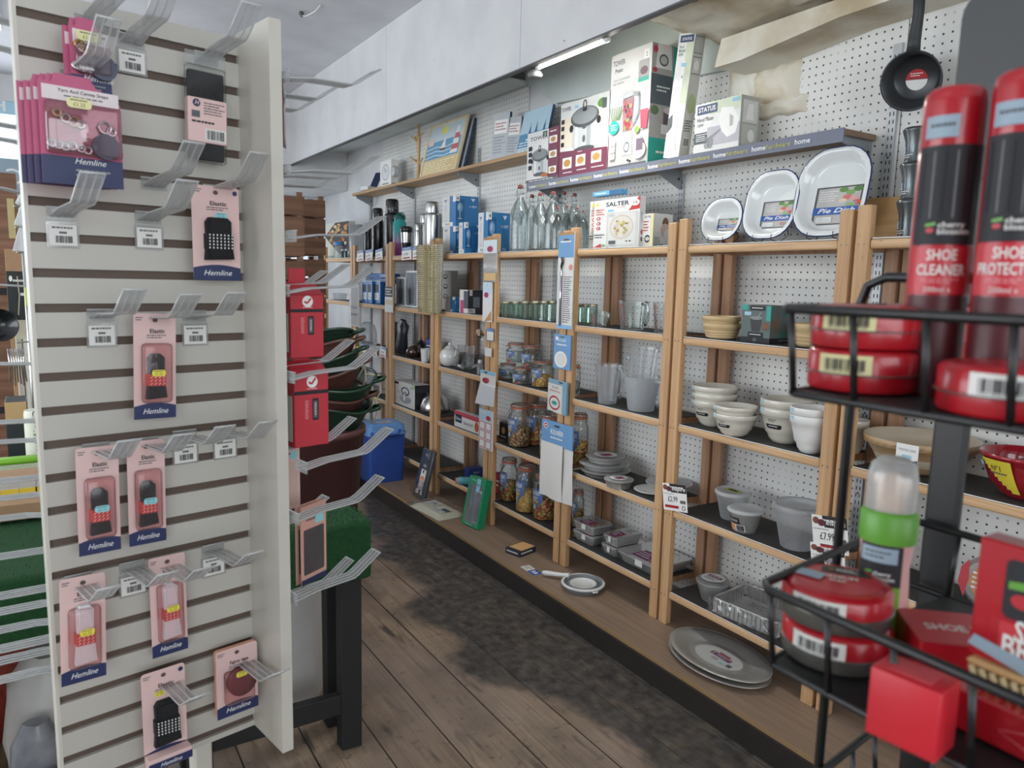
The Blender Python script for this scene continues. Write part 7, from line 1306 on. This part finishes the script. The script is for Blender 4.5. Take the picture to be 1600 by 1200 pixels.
def brand(f, x, y, s, m=OFFW):
    f.poly([(x-s*.40, y+s*.30), (x-s*.05, y+s*.36), (x-s*.05, y+s*.24), (x-s*.40, y+s*.20)], CGR); f.ell(x-s*.22, y+s*.06, s*.14, s*.10, RED, 12); f.txt('cherry', x+.02*s, y+s*.16, s*.2, m, 'l', w=s*.85, bold=True); f.txt('blossom', x+.02*s, y-s*.08, s*.2, m, 'l', w=s*1.05, bold=True)
def spray(pl, pr, pt, X, label, word, ang=0):
    zb = RAILS[0]-.0525; y, r = rnd(pl, pr, X, zb+.12); h = Zp(pt, X, y)-zb; t = thing('spray_can', label, 'spray can', (X, y, zb), camang(X, y)+PI/2+ang, 'shoe sprays on the wire rack')
    b = MB(); b.lathe([(r*.93, 0), (r, .004), (r, h*.795), (r*.97, h*.80)], CB, 32); b.build('can', t); b = MB(); b.lathe([(r*.985, h*.802), (r*.985, h*.95), (r*.93, h*.985), (r*.75, h), (.001, h)], CB, 32); b.build('cap', t)
    b = MB(); f = cyl(b, r+.0002, h*.022); wd = r*1.15; f.rect(-wd, -h*.015, wd, h*.31, mat('#4d1a20', .4), 10); f.rect(-wd, h*.475, wd, h*.79, INK, 12)
    for k in range(6): f.rect(-wd*.8+k*wd*.3, h*.56, -wd*.8+k*wd*.3+r*.05, h*.77, mat('#26272a', .2), 1, up=False)
    f.l += 1; brand(f, -wd*.25, h*.515, r*.95); f.rect(-wd*.95, h*.315, wd*.95, h*.47, mat('#bb2733', .35), 12)
    f.txt('SHOE', -wd*.05, h*.425, h*.034, OFFW, w=r*.9, bold=True); f.txt(word, -wd*.05, h*.377, h*.034, OFFW, w=r*(1.45 if len(word) < 8 else 1.75), bold=True); f.small(-wd*.55, h*.348, wd*.5, h*.366, 2, mat('#d98a8e', .5)); f.txt('200ml e', -wd*.1, h*.322, h*.016, OFFW, w=r*.8); b.build('label', t)
    b = MB(); f = cyl(b, r*.985+.0003); f.rect(-r*1.0, h*.835, r*(.1 if word == 'CLEANER' else .9), h*.905, STK, 10); f.small(-r*.8, h*.86, r*.0, h*.885, 1, MID); b.build('price_sticker', t)
spray(1428, 1530, 140, .486, 'red spray can lettered SHOE CLEANER, left of the pair', 'CLEANER', .1); spray(1533, 1645, 112, .482, 'red spray can lettered SHOE PROTECTOR at the frame edge', 'PROTECTOR', .05)
def tin(X, px, z, r, h, label, lid=CB, rim=GRM, lab=YLB, rot=0, topd=False):
    y = Yp(px, X, z+.01); t = thing('polish_tin', label, 'polish tin', (X, y, z), camang(X, y)+PI/2+rot, 'shoe polish tins on the wire rack')
    b = MB(); b.lathe([(r*.93, 0), (r*.955, .002), (r*.955, h*.38)], lid if rim is GRM and not topd else rim, 40); b.lathe([(r*.955, h*.385), (r, h*.39), (r, h*.41), (r*.96, h*.42)], rim, 40, cap=False); b.build('base', t)
    b = MB(); b.lathe([(r*.965, h*.42), (r*.965, h*.84), (r*.92, h*.93), (r*.82, h*.965), (r*.78, h*.985), (.001, h*.99)], lid, 40); b.build('lid', t)
    b = MB(); f = cyl(b, r*.966, a0=-PI/2-.28); f.rect(-r*.52, h*.42, r*.45, h*.86, lab, 8); f.bars(-r*.4, h*.5, r*.34, h*.76); f.small(-r*.4, h*.44, r*.34, h*.49, 1, MID)
    if topd: f = Face(b, lambda x, y_, l: (x, y_, h*.991+l)); f.ell(0, 0, r*.74, r*.74, mat('#b92d35', .3), 30); f.poly([(-r*.3, r*.25), (r*.6, r*.3), (r*.5, r*.6), (0, r*.7), (-r*.3, r*.6)], mat('#2b2f2a', .4)); brand(f, -r*.05, r*.42, r*.35); f.txt('PREMIUM', 0, r*.0, r*.13, OFFW, w=r*.7, bold=True); f.txt('WAX', 0, -r*.2, r*.13, OFFW, w=r*.3, bold=True); f.poly([(-r*.75, -r*.1), (-r*.3, -r*.25), (-r*.2, r*.1), (-r*.65, r*.25)], STK)
    b.build('labels', t); return t
z0 = RAILS[0]-.0513; X = .456; _, r = rnd(1256, 1434, X, z0+.02)
tin(X, 1345, z0, r, .0272, 'lower red polish tin with cream barcode, left corner of the top basket'); tin(X+.001, 1351, z0+.0275, r, .0272, 'upper red polish tin with cream barcode, left corner of the top basket')
tin(.535, 1478, z0, .04, .0272, 'red tin under another, in front of the shoe cleaner spray') if False else None
for k in range(2): tin(.565, 1440, z0+.0275*k, .033, .027, ['lower red tin behind the two barcode tins', 'upper red tin behind the two barcode tins'][k], rot=2.2)
tin(.445, 1588, z0, .04, .0272, 'red tin with white and navy barcode label at the front right', lab=OFFW, rot=.25)
z1 = RAILS[1]-.0513; X = .453; _, r = rnd(1218, 1394, X, z1+.02)
for k in range(2): tin(X, 1306, z1+.0262*k, r*1.0, .0258, ['lower wax polish tin with grey rim in the second basket', 'upper wax polish tin with sticker on its lid in the second basket'][k], rim=GRM, lab=OFFW, rot=.0, topd=True)
# sports whitener bottle
X = .497; zb = z1; y, r = rnd(1340, 1438, X, zb+.08); r *= .92; h = Zp(712, X, y)-zb; t = thing('whitener_bottle', 'green and white sports whitener bottle with a sponge applicator dome', 'bottle', (X, y, zb), camang(X, y)+PI/2)
b = MB(); b.lathe([(r*.80, 0), (r*.9, .004), (r*.93, h*.2), (r*.84, h*.42), (r*.92, h*.52), (r*.95, h*.57)], mat('#d9a9a4', .35), 30, sy=.8); b.build('body', t)
b = MB(); b.lathe([(r*1.0, h*.555), (r*1.02, h*.57), (r*1.02, h*.70), (r*.9, h*.72)], CGR, 30, sy=.9); b.build('collar', t); b = MB(); b.lathe([(r*.88, h*.722), (r*.88, h*.88), (r*.78, h*.955), (r*.5, h*.99), (.001, h)], thin('#f2f2f0', .12, .25, .35), 26, sy=.9); b.build('dome_cap', t); b = MB(); b.lathe([(r*.5, h*.72), (r*.52, h*.85), (r*.3, h*.91), (.001, h*.915)], mat('#d8b9a2', .8), 18); b.build('sponge', t)
b = MB(); f = Face(b, lambda x, y_, l: ((r*.955+l)*math.sin(x/r)*1.0, -(r*.955+l)*.8*math.cos(x/r)-.0012, y_)); a = r*1.05; f.rect(-a, h*.04, a*.62, h*.335, mat('#76a63c', .4), 12); f.rect(-a, h*.335, a*.62, h*.55, INK, 12); brand(f, -a*.4, h*.375, r*.75); f.txt('SPORTS', -a*.2, h*.26, h*.042, OFFW, w=r*1.1, bold=True); f.txt('WHITENER', -a*.2, h*.20, h*.042, OFFW, w=r*1.35, bold=True); f.small(-a*.6, h*.12, a*.2, h*.17, 2, mat('#cfe0a6', .5)); f.rect(-a*.85, h*.46, a*.4, h*.54, STK, 8); f.small(-a*.7, h*.475, a*.2, h*.525, 2, MID); b.build('label', t)
# small red box, lying carton and shoe brush pack
zt = z1+.040; A_, B_, C_ = at(1360, 1040, z=zt), at(1472, 1086, z=zt), at(1514, 1062, z=zt); v1 = (B_-A_); v2 = (C_-B_); an = math.atan2(v1.y, v1.x); w = v1.length; d = max(.026, v2.length*.9); cx = A_+v1/2; nrm = Vector((-v1.y, v1.x, 0)).normalized()
nrm = nrm if nrm.dot(v2) > 0 else -nrm; c_ = cx+nrm*d/2
b = MB(); b.box(-w/2, w/2, -d/2, d/2, 0, zt-z1, mat('#c02430', .4), .0012, 2); b.box(-w*.3, w*.3, -d*.3, d*.3, zt-z1, zt-z1+.0004, mat('#cc4a52', .4)); solo(b, 'red_box', 'plain glossy red carton at the front of the second basket', 'carton', (c_.x, c_.y, z1), an)
q = at(1480, 1000, z=z1+.025); b = MB(); b.box(-.045, .045, -.026, .026, 0, .030, CB, .001); f = front(b, .09, .052, .03); f = Face(b, lambda x, y_, l: (x, y_, .0302+l)); f.rect(-.045, -.026, .045, .026, mat('#b8323a', .4)); f.txt('SHOE BRUSH', -.005, -.005, .009, OFFW, w=.06, bold=True); f.rect(.02, -.026, .045, .026, INK)
solo(b, 'shoe_brush_carton', 'red and black carton lying behind the glossy red one', 'carton', (q.x+.022, q.y-.01, z1), -.75)
X = .452; qa, qb = at(1528, 900, x=X), at(1528, 1165, x=X); zt = at(1540, 838, x=X).z; t = thing('shoe_brush_pack', 'red carded shoe brush pack with pale bristles at the right edge', 'shoe brush', (X, qa.y-.038, z1), W90); h = zt-z1; w = .076; HB = mat('#cdb98e', .8, 0, .2, 90, .5)
b = MB(); b.box(-w/2, w/2, -.002, .016, h*.36, h, CB, .001); b.box(-w/2, w/2, -.018, .016, 0, h*.22, CB, .001); b.box(-w/2, w/2, .013, .016, h*.2, h*.4, CB); f = Face(b, lambda x, y_, l: (x, -.0022-l, y_)); f.rr(-w*.3, h*.62, w/2, h*.93, .004, INK); f.rect(-w*.3, h*.38, w/2, h*.60, mat('#bf3039', .4)); brand(f, -w*.05, h*.70, w*.55); f.txt('SHOE', .0, h*.52, .012, OFFW, w=.03, bold=True); f.txt('BRUSH', .0, h*.43, .012, OFFW, w=.042, bold=True); f.poly([(-w*.5, h*.42), (-w*.46, h*.48), (w*.1, h*.42), (w*.12, h*.36), (w*.05, h*.34)], STK); f = Face(b, lambda x, y_, l: (x, -.0182-l, y_)); f.ring(w*.1, h*.1, w*.25, h*.06, .001, mat('#d0666c', .5), 4); b.build('card', t)
b = MB(); b.box(-w*.48, w*.48, -.008, .010, h*.32, h*.36, wood('#b98f5c', '#cda472', 0, 1, .5, 'brush', False), .002)
for i in range(13):
    for j in range(3): x = -w*.44+i*w*.073; b.tube([(x, -.006+j*.006, h*.32), (x+.006, -.008+j*.006, h*.22)], .0022, HB, 5)
b.build('brush', t)

# ================================================================ turf covered tables
TURF = mat('#1a4a26', .95, 0, .6, 260, 1.0); BLW = mat('#1f2022', .6, 0, .15, 20)
def turf_table(name, label, x0, x1, y0, y1, z, legs):
    t = thing(name, label, 'table', ((x0+x1)/2, (y0+y1)/2, 0)); cx, cy = (x0+x1)/2, (y0+y1)/2; b = MB(); b.box(x0-cx, x1-cx, y0-cy, y1-cy, z-.2, z, TURF, .018, 3); b.build('turf_cover', t)
    rn = random.Random(3); b = MB(); G1 = [mat(c, .9) for c in ('#1b5227', '#2a7038', '#123d1b')]
    n = int(min(5200, (x1-x0)*(y1-y0)*16000+2200))
    for i in range(n):
        if rn.random() < .62: p = Vector((rn.uniform(x0, x1)-cx, rn.uniform(y0, y1)-cy, z-.001)); d = Vector((rn.uniform(-.5, .5), rn.uniform(-.5, .5), 1))
        elif rn.random() < .7: p = Vector((rn.uniform(x0, x1)-cx, y0-cy+.001, rn.uniform(z-.2, z))); d = Vector((rn.uniform(-.5, .5), -1, rn.uniform(-.5, .8)))
        else: p = Vector((x1-cx-.001, rn.uniform(y0, y1)-cy, rn.uniform(z-.2, z))); d = Vector((1, rn.uniform(-.5, .5), rn.uniform(-.5, .8)))
        d.normalize(); s = Vector((rn.uniform(-1, 1), rn.uniform(-1, 1), rn.uniform(-1, 1))).normalized()*.0016; e = p+d*rn.uniform(.006, .012); b.add([p-s, p+s, e], [(0, 1, 2)], G1[i % 3])
    o = b.build('turf_blades', t); o['kind'] = 'stuff'
    for (lx, ly) in legs: b = MB(); b.box(lx-.035-cx, lx+.035-cx, ly-.03-cy, ly+.03-cy, 0, z-.19, BLW, .003); b.build('leg', t)
    b = MB(); b.box(x0+.04-cx, x1-.06-cx, y0+.03-cy, y0+.065-cy, .13, .20, BLW, .002); b.build('rail', t); return t
turf_table('turf_table', 'narrow black legged table covered in artificial turf, right of the display stand', .28, .888, 2.25, 2.50, .805, ((.822, 2.30), (.34, 2.30), (.822, 2.45), (.34, 2.45)))
turf_table('turf_table', 'wide artificial turf covered table seen left of the display stand', -1.3, .16, 2.25, 3.72, .80, ((-.235, 2.30), (.12, 3.66), (-1.24, 2.32), (-1.24, 3.66)))
b = MB(); b.box(-.21, .21, -.15, .15, 0, .56, mat('#c9c9c7', .4, 0, .05), .05, 4); b.box(-.22, .22, -.16, .16, .555, .585, mat('#d5d5d3', .4), .012, 2); solo(b, 'white_tub', 'large white plastic tub with rounded corners under the turf table', 'tub', (at(519, 1000, y=2.57).x-.235, 2.73, 0), .05)
b = MB(); 
for x in (0, .035): b.tube([(x, 0, 0), (x+.02, 0, .3), (x-.03, 0, .57)], .007, CHROME, 8)
b.tube([(-.03, 0, .45), (.06, 0, .5)], .005, CHROME, 6); solo(b, 'chrome_stand', 'thin chrome folding stand just behind the black table leg', 'stand', (.93, 2.70, 0), .2)
# nested trugs
BRN = mat('#5d3a3b', .5, 0, .1, 8); TGR = mat('#17382a', .35, 0, .12, 6); TBR = mat('#5b3a33', .5, 0, .1, 8); CRD = mat('#d8cfae', .8)
t = thing('brown_trug', 'tall dark brown plastic tub holding the stack of green trugs', 'tub', (1.13, 3.75, 0)); b = MB(); b.lathe([(.20, 0), (.215, .01), (.285, .80), (.292, .80), (.292, .835), (.275, .835), (.21, .03), (.001, .03)], BRN, 40, cap=False); b.lathe([(.2, .001), (.001, .0012)], BRN, 30, cap=False); b.build('body', t)
def trug(z, cx, cy, r, ph, lab, m, k):
    t = thing('garden_trug', lab, 'trug', (cx, cy, z), 0, 'stacked green and brown trugs'); b = MB(); H = .10
    def fn(rr, zz): return lambda u, v: ((r*rr(v)+.012*math.sin(4*PI*u+ph))*math.cos(2*PI*u), (r*rr(v)+.012*math.sin(4*PI*u+ph))*math.sin(2*PI*u), zz(v)+.035*math.sin(4*PI*u+ph)*(.4+.6*v))
    b.grid(fn(lambda v: .84+.16*v, lambda v: v*H), 48, 5, m); b.grid(fn(lambda v: .98-.16*v, lambda v: H-.002-v*H*.9), 48, 5, m); b.build('wall', t)
    b = MB(); P = [((r+.012*math.sin(4*PI*u+ph))*math.cos(2*PI*u), (r+.012*math.sin(4*PI*u+ph))*math.sin(2*PI*u), H+.035*math.sin(4*PI*u+ph)) for u in np.arange(0, 1, 1/48)]; b.tube(P, .009, m, 7, True); b.build('rim', t)
    for a in (-.5, 2.6):
        b = MB(); p = Vector((math.cos(a), math.sin(a), 0)); s = Vector((-p.y, p.x, 0)); u = (a/(2*PI)) % 1; zz = H+.035*math.sin(4*PI*u+ph); b.tube([tuple(p*r-s*.07+Vector((0, 0, zz))), tuple(p*(r+.045)-s*.05+Vector((0, 0, zz+.012))), tuple(p*(r+.045)+s*.05+Vector((0, 0, zz+.012))), tuple(p*r+s*.07+Vector((0, 0, zz)))], .010, m, 8); b.build('handle', t)
    b = MB(); a = -.28; p = Vector((math.cos(a), math.sin(a), 0)); b.tube([tuple(p*(r-.05)+Vector((0, 0, H*1.25))), tuple(p*(r+.022)+Vector((0, 0, H*1.15))), tuple(p*(r+.028)+Vector((.0, 0, H*.3))), tuple(p*(r-.0)+Vector((0, 0, -.02)))], .005, CRD, 6); b.build('cord', t)
    return t
q = [(0.845, 1.16, .295, 0, 'lowest dark green trug in the tied stack, resting on the brown tub', TGR), (.905, 1.15, .285, .5, 'brown trug above the lowest green one in the tied stack', TBR), (.965, 1.175, .30, 1.0, 'dark green trug with a flared handle in the middle of the stack', TGR), (1.03, 1.12, .275, 2.0, 'brown trug in the upper half of the tied stack', TBR), (1.09, 1.11, .27, 2.6, 'dark green trug second from the top of the stack', TGR), (1.15, 1.10, .265, 3.4, 'brown trug just under the top of the stack', TBR), (1.205, 1.10, .262, 3.9, 'dark green trug on top of the tied stack', TGR)]
for i, (z, cx, r, ph, lb, m) in enumerate(q): trug(z+.01, cx, 3.75, r, ph, lb, m, i)
# cool box on the plinth
t = thing('cool_box', 'blue picnic cool box with a pale blue lid and folding handle', 'cool box', (2.095, 5.12, .1045), -.02); h = Zp(663, 2.15, 5.15)-.105; CBL = mat('#2f4f9e', .35, 0, .04); CLB = mat('#6f9fd6', .35)
b = MB(); w, d = .145, .12
vs = []; 
for z, k in ((0, .9), (.01, .92), (h*.55, .97), (h-.05, 1)): vs += [(x*k, y*k, z) for x, y in rrect(-w, -d, w, d, .03, 4)]
n = len(vs)//4; b.add(vs, [(k*n+i, k*n+(i+1) % n, (k+1)*n+(i+1) % n, (k+1)*n+i) for k in range(3) for i in range(n)], CBL, True); b.add(vs[:n], [list(range(n))[::-1]], CBL); b.build('body', t)
b = MB(); b.prism(rrect(-w-.008, -d-.008, w+.008, d+.008, .035, 4), h-.049, h-.03, CLB, 'z'); b.prism(rrect(-w+.004, -d+.004, w-.004, d-.004, .03, 4), h-.03, h+.02, CLB, 'z'); b.prism(rrect(-w+.02, -d+.02, w-.02, d-.02, .025, 4), h+.02, h+.032, CLB, 'z'); f = Face(b, lambda x, y, l: (x, y, h+.0322+l)); f.rect(-.05, -.05, .06, .01, OFFW); f.small(-.045, -.045, .055, .005, 4, RED); b.build('lid', t)
b = MB(); b.tube([(-w*.9, -d-.014, h-.02), (-w*.8, -d-.02, h-.045), (w*.5, -d-.02, h-.045), (w*.62, -d-.014, h-.01)], .011, CBL, 8); b.build('handle', t)
# stacked slatted crates in front of the far window
CRW = wood('#6e4e3c', '#8a6650', 0, .6, .7, 'crate', True)
def crate(name, x, y, z, w, d, h, label, grp='old wooden crates stacked by the far window'):
    t = thing(name, label, 'crate', (x, y, z), 0, grp)
    for sx in (-1, 1):
        b = MB(); 
        for sy in (-1, 1): b.box(sx*(w/2-.02)-.018, sx*(w/2-.02)+.018, sy*(d/2-.022)-.014, sy*(d/2-.022)+.014, 0, h, CRW)
        b.build('corner_post', t)
    n = 3; sh = (h-.02)/n
    for k in range(n):
        for (a, c, e, g) in ((-w/2, w/2, -d/2-.001, -d/2+.009), (-w/2, w/2, d/2-.009, d/2+.001), (w/2-.001, w/2+.009, -d/2, d/2), (-w/2-.009, -w/2+.001, -d/2, d/2)): b = MB(); b.box(a, c, e, g, .004+k*sh, .004+k*sh+sh*.90, CRW, .002); b.build('slat', t)
    b = MB(); b.box(-w/2+.01, w/2-.01, -d/2+.01, d/2-.01, 0, .01, CRW); b.build('base_board', t); return t
xr = at(474, 300, y=5.1).x; zt = at(470, 297, y=5.1).z; hh = (zt-.02)/5
for k in range(5): crate('wooden_crate', xr-.2, 5.28, .0+k*(hh+.002), .40, .34, hh, ['bottom', 'second', 'third', 'fourth', 'top'][k]+' crate of the nearer crate tower beside the display stand')
xr2 = at(509, 305, y=5.55).x; zt2 = at(500, 303, y=5.55).z; hh = (zt2-.02)/5
for k in range(5): crate('wooden_crate', xr2-.18, 5.74, .0+k*(hh+.002), .36, .30, hh, ['bottom', 'second', 'third', 'fourth', 'top'][k]+' crate of the farther crate tower beside the pine shelving')

# ================================================================ clutter left of the stand
def lbox(name, label, cat, pl, pr, pt, pb, y, d, m, draw=None, z=None):
    a, c = at(pl, pb, y=y), at(pr, pb, y=y); zt = at((pl+pr)/2, pt, y=y).z; zb = a.z if z is None else z; w = c.x-a.x; b = MB(); b.box(-w/2, w/2, -d/2, d/2, 0, zt-zb, m, .002)
    if draw: draw(nf(front(b, w, d, zt-zb), w, zt-zb, -w/2))
    return solo(b, name, label, cat, ((a.x+c.x)/2, y+d/2, zb))
ZT2 = .8125; KR = mat('#a98868', .8, 0, .1)
t = lbox('cardboard_tray', 'open cardboard tray with yellow packets on the turf table', 'tray', -70, 86, 790, 862, 2.75, .5, KR, None, ZT2)
zt = ZT2+max(v.co.z for v in t.data.vertices)
for i, px in enumerate((-10, 18, 46, 70)):
    a = at(px, 770, y=2.95); b = MB(); b.box(-.028, .028, -.05, .05, 0, .028, thin('#e9e6d8', .12, .1, .4), .004); b.box(-.024, .024, -.052, -.05, .004, .024, mat('#e0c334', .5)); solo(b, 'seed_packet', ['first', 'second', 'third', 'fourth'][i]+' yellow fronted clear packet along the cardboard tray', 'packet', (a.x, 2.9, zt+.0008), 0, 'yellow packets in the tray')
t = thing('hand_brush', 'lime green plastic brush lying behind the cardboard tray', 'brush', (at(40, 722, y=3.45).x, 3.45, ZT2)); b = MB(); b.box(-.11, .11, -.03, .03, .03, .055, mat('#7dbb2c', .4), .01, 3); b.build('handle', t); b = MB(); b.box(-.10, .10, -.025, .025, 0, .032, mat('#d9e3c4', .9, 0, .3, 200, .8)); b.build('bristles', t)
a = at(62, 710, y=3.62); r = .048; t = thing('water_bottle', 'white cylindrical container lettered Clean Water', 'container', (a.x, 3.62, ZT2), .1); hz = at(60, 640, y=3.62).z-ZT2; b = MB(); b.lathe([(r*.97, 0), (r, .006), (r, hz*.93), (r*.94, hz)], mat('#d9dac9', .4), 30); b.build('body', t); b = MB(); f = Face(b, lambda x, y, l: ((r+l+.0003)*math.sin(-y/r), -(r+l+.0003)*math.cos(-y/r), hz*.62-x)); f.txt('Clean Water', .0, .0, .022, INK, 'c', w=hz*.8); f.rect(-.02, -.05, .09, -.035, mat('#4a8fc4', .5)); b.build('lettering', t)
lbox('dark_bin', 'dark green black box with a pale wooden top left of the white container', 'box', 12, 46, 628, 706, 3.9, .2, mat('#27302f', .5), lambda f: f.rect(0, .92, 1, 1, mat('#c9a774', .6)), 0)
lbox('door_panel', 'pale grey blue panel standing at the far left', 'panel', -60, 22, 560, 735, 6.6, .04, mat('#a9b4c2', .5), lambda f: f.rect(.0, .0, .62, .8, mat('#24443a', .6)), 0)
lbox('cream_feeder', 'cream plastic feeder head on twin white tubes', 'feeder', 30, 56, 468, 622, 4.6, .08, mat('#cfc9b2', .5), lambda f: (f.rect(.1, 0, .3, .86, mat('#bdb4a8', .5)), f.rect(.36, .0, .44, .86, MID), f.rect(.5, 0, .9, .86, mat('#dcd9cd', .5))), 0)
lbox('cardboard_box', 'brown cardboard box high behind the display stand edge', 'box', 9, 70, 390, 422, 5.2, .25, KR, None, 0)
lbox('garden_tool_card', 'black card of pruning tools below the cardboard box', 'tool card', 14, 48, 424, 500, 4.5, .02, mat('#1f2422', .5), lambda f: (f.ell(.2, .85, .08, .06, WHITE), f.line([(.5, .9), (.55, .5), (.45, .1)], .06, mat('#a9a08f', .3)), f.small(.3, .75, .8, .85, 1, OFFW), f.rr(.6, .5, .9, .56, .02, WHITE)))
lbox('glove_pack', 'lime green pack peeping out beside the black tool card', 'pack', 40, 56, 448, 478, 4.3, .02, mat('#c9d64a', .5), lambda f: f.small(.2, .3, .8, .8, 3, MID))
lbox('old_crate', 'dark wooden crate with a paper label at the upper far left', 'crate', -60, 34, 268, 420, 5.6, .3, CRW, lambda f: (f.rect(.82, .82, .94, .93, mat('#b9ac7a', .6)), f.rect(0, .32, 1, .34, INK), f.rect(0, .66, 1, .68, INK)), 0)
lbox('navy_post', 'navy blue upright banner pole behind the clutter at far left', 'pole', 8, 26, 300, 640, 6.0, .05, mat('#33478a', .5), None, 0)
for i, (pl, pr, pt, pb) in enumerate(((24, 40, 298, 318), (22, 42, 322, 352), (20, 44, 356, 392))):
    a, c = at(pl, pb, y=4.2), at(pr, pb, y=4.2); zt = at(pl, pt, y=4.2).z; w = c.x-a.x+.06; b = MB(); b.prism([(-w/2, 0), (w/2, 0), (w/2, zt-a.z), (-w/2+.03, zt-a.z)], -.06, .06, FROST); solo(b, 'clear_bin', ['top', 'middle', 'lowest'][i]+' clear scoop shaped bin left of the stand', 'bin', ((a.x+c.x)/2+.03, 4.2, a.z), 0, 'clear scoop bins')
a = at(8, 508, y=4.4); b = MB(); b.lathe([(.001, -.05), (.05, -.045), (.075, 0), (.08, .002)], BP2, 24, cap=False); b.tube([(.0, .07, 0), (.0, .2, .02)], .008, BP2, 8); o = solo(b, 'black_ladle', 'dark round bowled scoop hanging at the far left', 'scoop', (a.x-.02, 4.4, a.z)); o.rotation_euler = (PI/2-.2, 0, .3)
a = at(24, 560, y=4.5); t = thing('wire_basket_hooks', 'bunch of shiny metal clips hanging at the far left', 'clips', (a.x, 4.5, a.z)); b = MB()
for i in range(7): b.tube([(-.03+.011*i, .0, .05), (-.025+.010*i, -.01, -.02), (-.03+.012*i, 0, -.12-.01*(i % 3))], .004, CHROME, 6)
b.build('clips', t)
b = MB(); a = at(42, 480, y=4.36); zt = at(30, 296, y=4.36).z; b.tube([(0, 0, 0), (0, 0, zt)], .008, STEEL, 8); b.lathe([(.14, 0), (.14, .012)], STEEL, 20)
for q_, z_ in ((at(24, 350, y=4.36), at(24, 392, y=4.2).z), (at(24, 350, y=4.36), at(24, 352, y=4.2).z), (at(24, 350, y=4.36), at(24, 318, y=4.2).z), (at(24, 500, y=4.42), at(24, 545, y=4.5).z+.05), (at(50, 460, y=4.36), at(50, 476, y=4.3).z)): b.tube([(0, 0, z_-.004), (q_.x-a.x, -.05, z_-.004)], .004, STEEL, 6)
solo(b, 'display_pole', 'thin steel pole stand carrying the clear bins and clips at far left', 'display stand', (a.x, 4.36, 0))
# sacks under the wide table
def sack(name, label, px, y, w, d, h, m, seed):
    rn = random.Random(seed); X = at(px, 1150, y=y).x; b = MB(); b.lathe([(.8, 0), (1, .1), (1.02, h*.4), (.85, h*.8), (.45, h)], m, 26, sx=w/2, sy=d/2, rfn=lambda a, z: 1+.08*math.sin(a*3+seed+z*9)+.05*math.sin(a*7+z*20)); return solo(b, name, label, 'sack', (X, y, 0.001))
sack('white_sack', 'crumpled white plastic sack under the wide turf table', 80, 2.62, .24, .26, .42, mat('#c4c2bd', .4, 0, .15, 12, .8), 1); sack('red_net_sack', 'red netted sack behind the black table leg', 40, 3.0, .34, .3, .50, mat('#a03a2a', .6, 0, .5, 60, .5), 2); sack('clear_sack', 'grey printed plastic sack beside the white one', 58, 2.42, .14, .12, .3, mat('#8d8f94', .3, 0, .4, 25, .8), 3); sack('green_sack', 'yellow green sack at the far left under the table', -75, 2.8, .2, .2, .34, mat('#7a7a35', .5, 0, .3, 30, .5), 4)
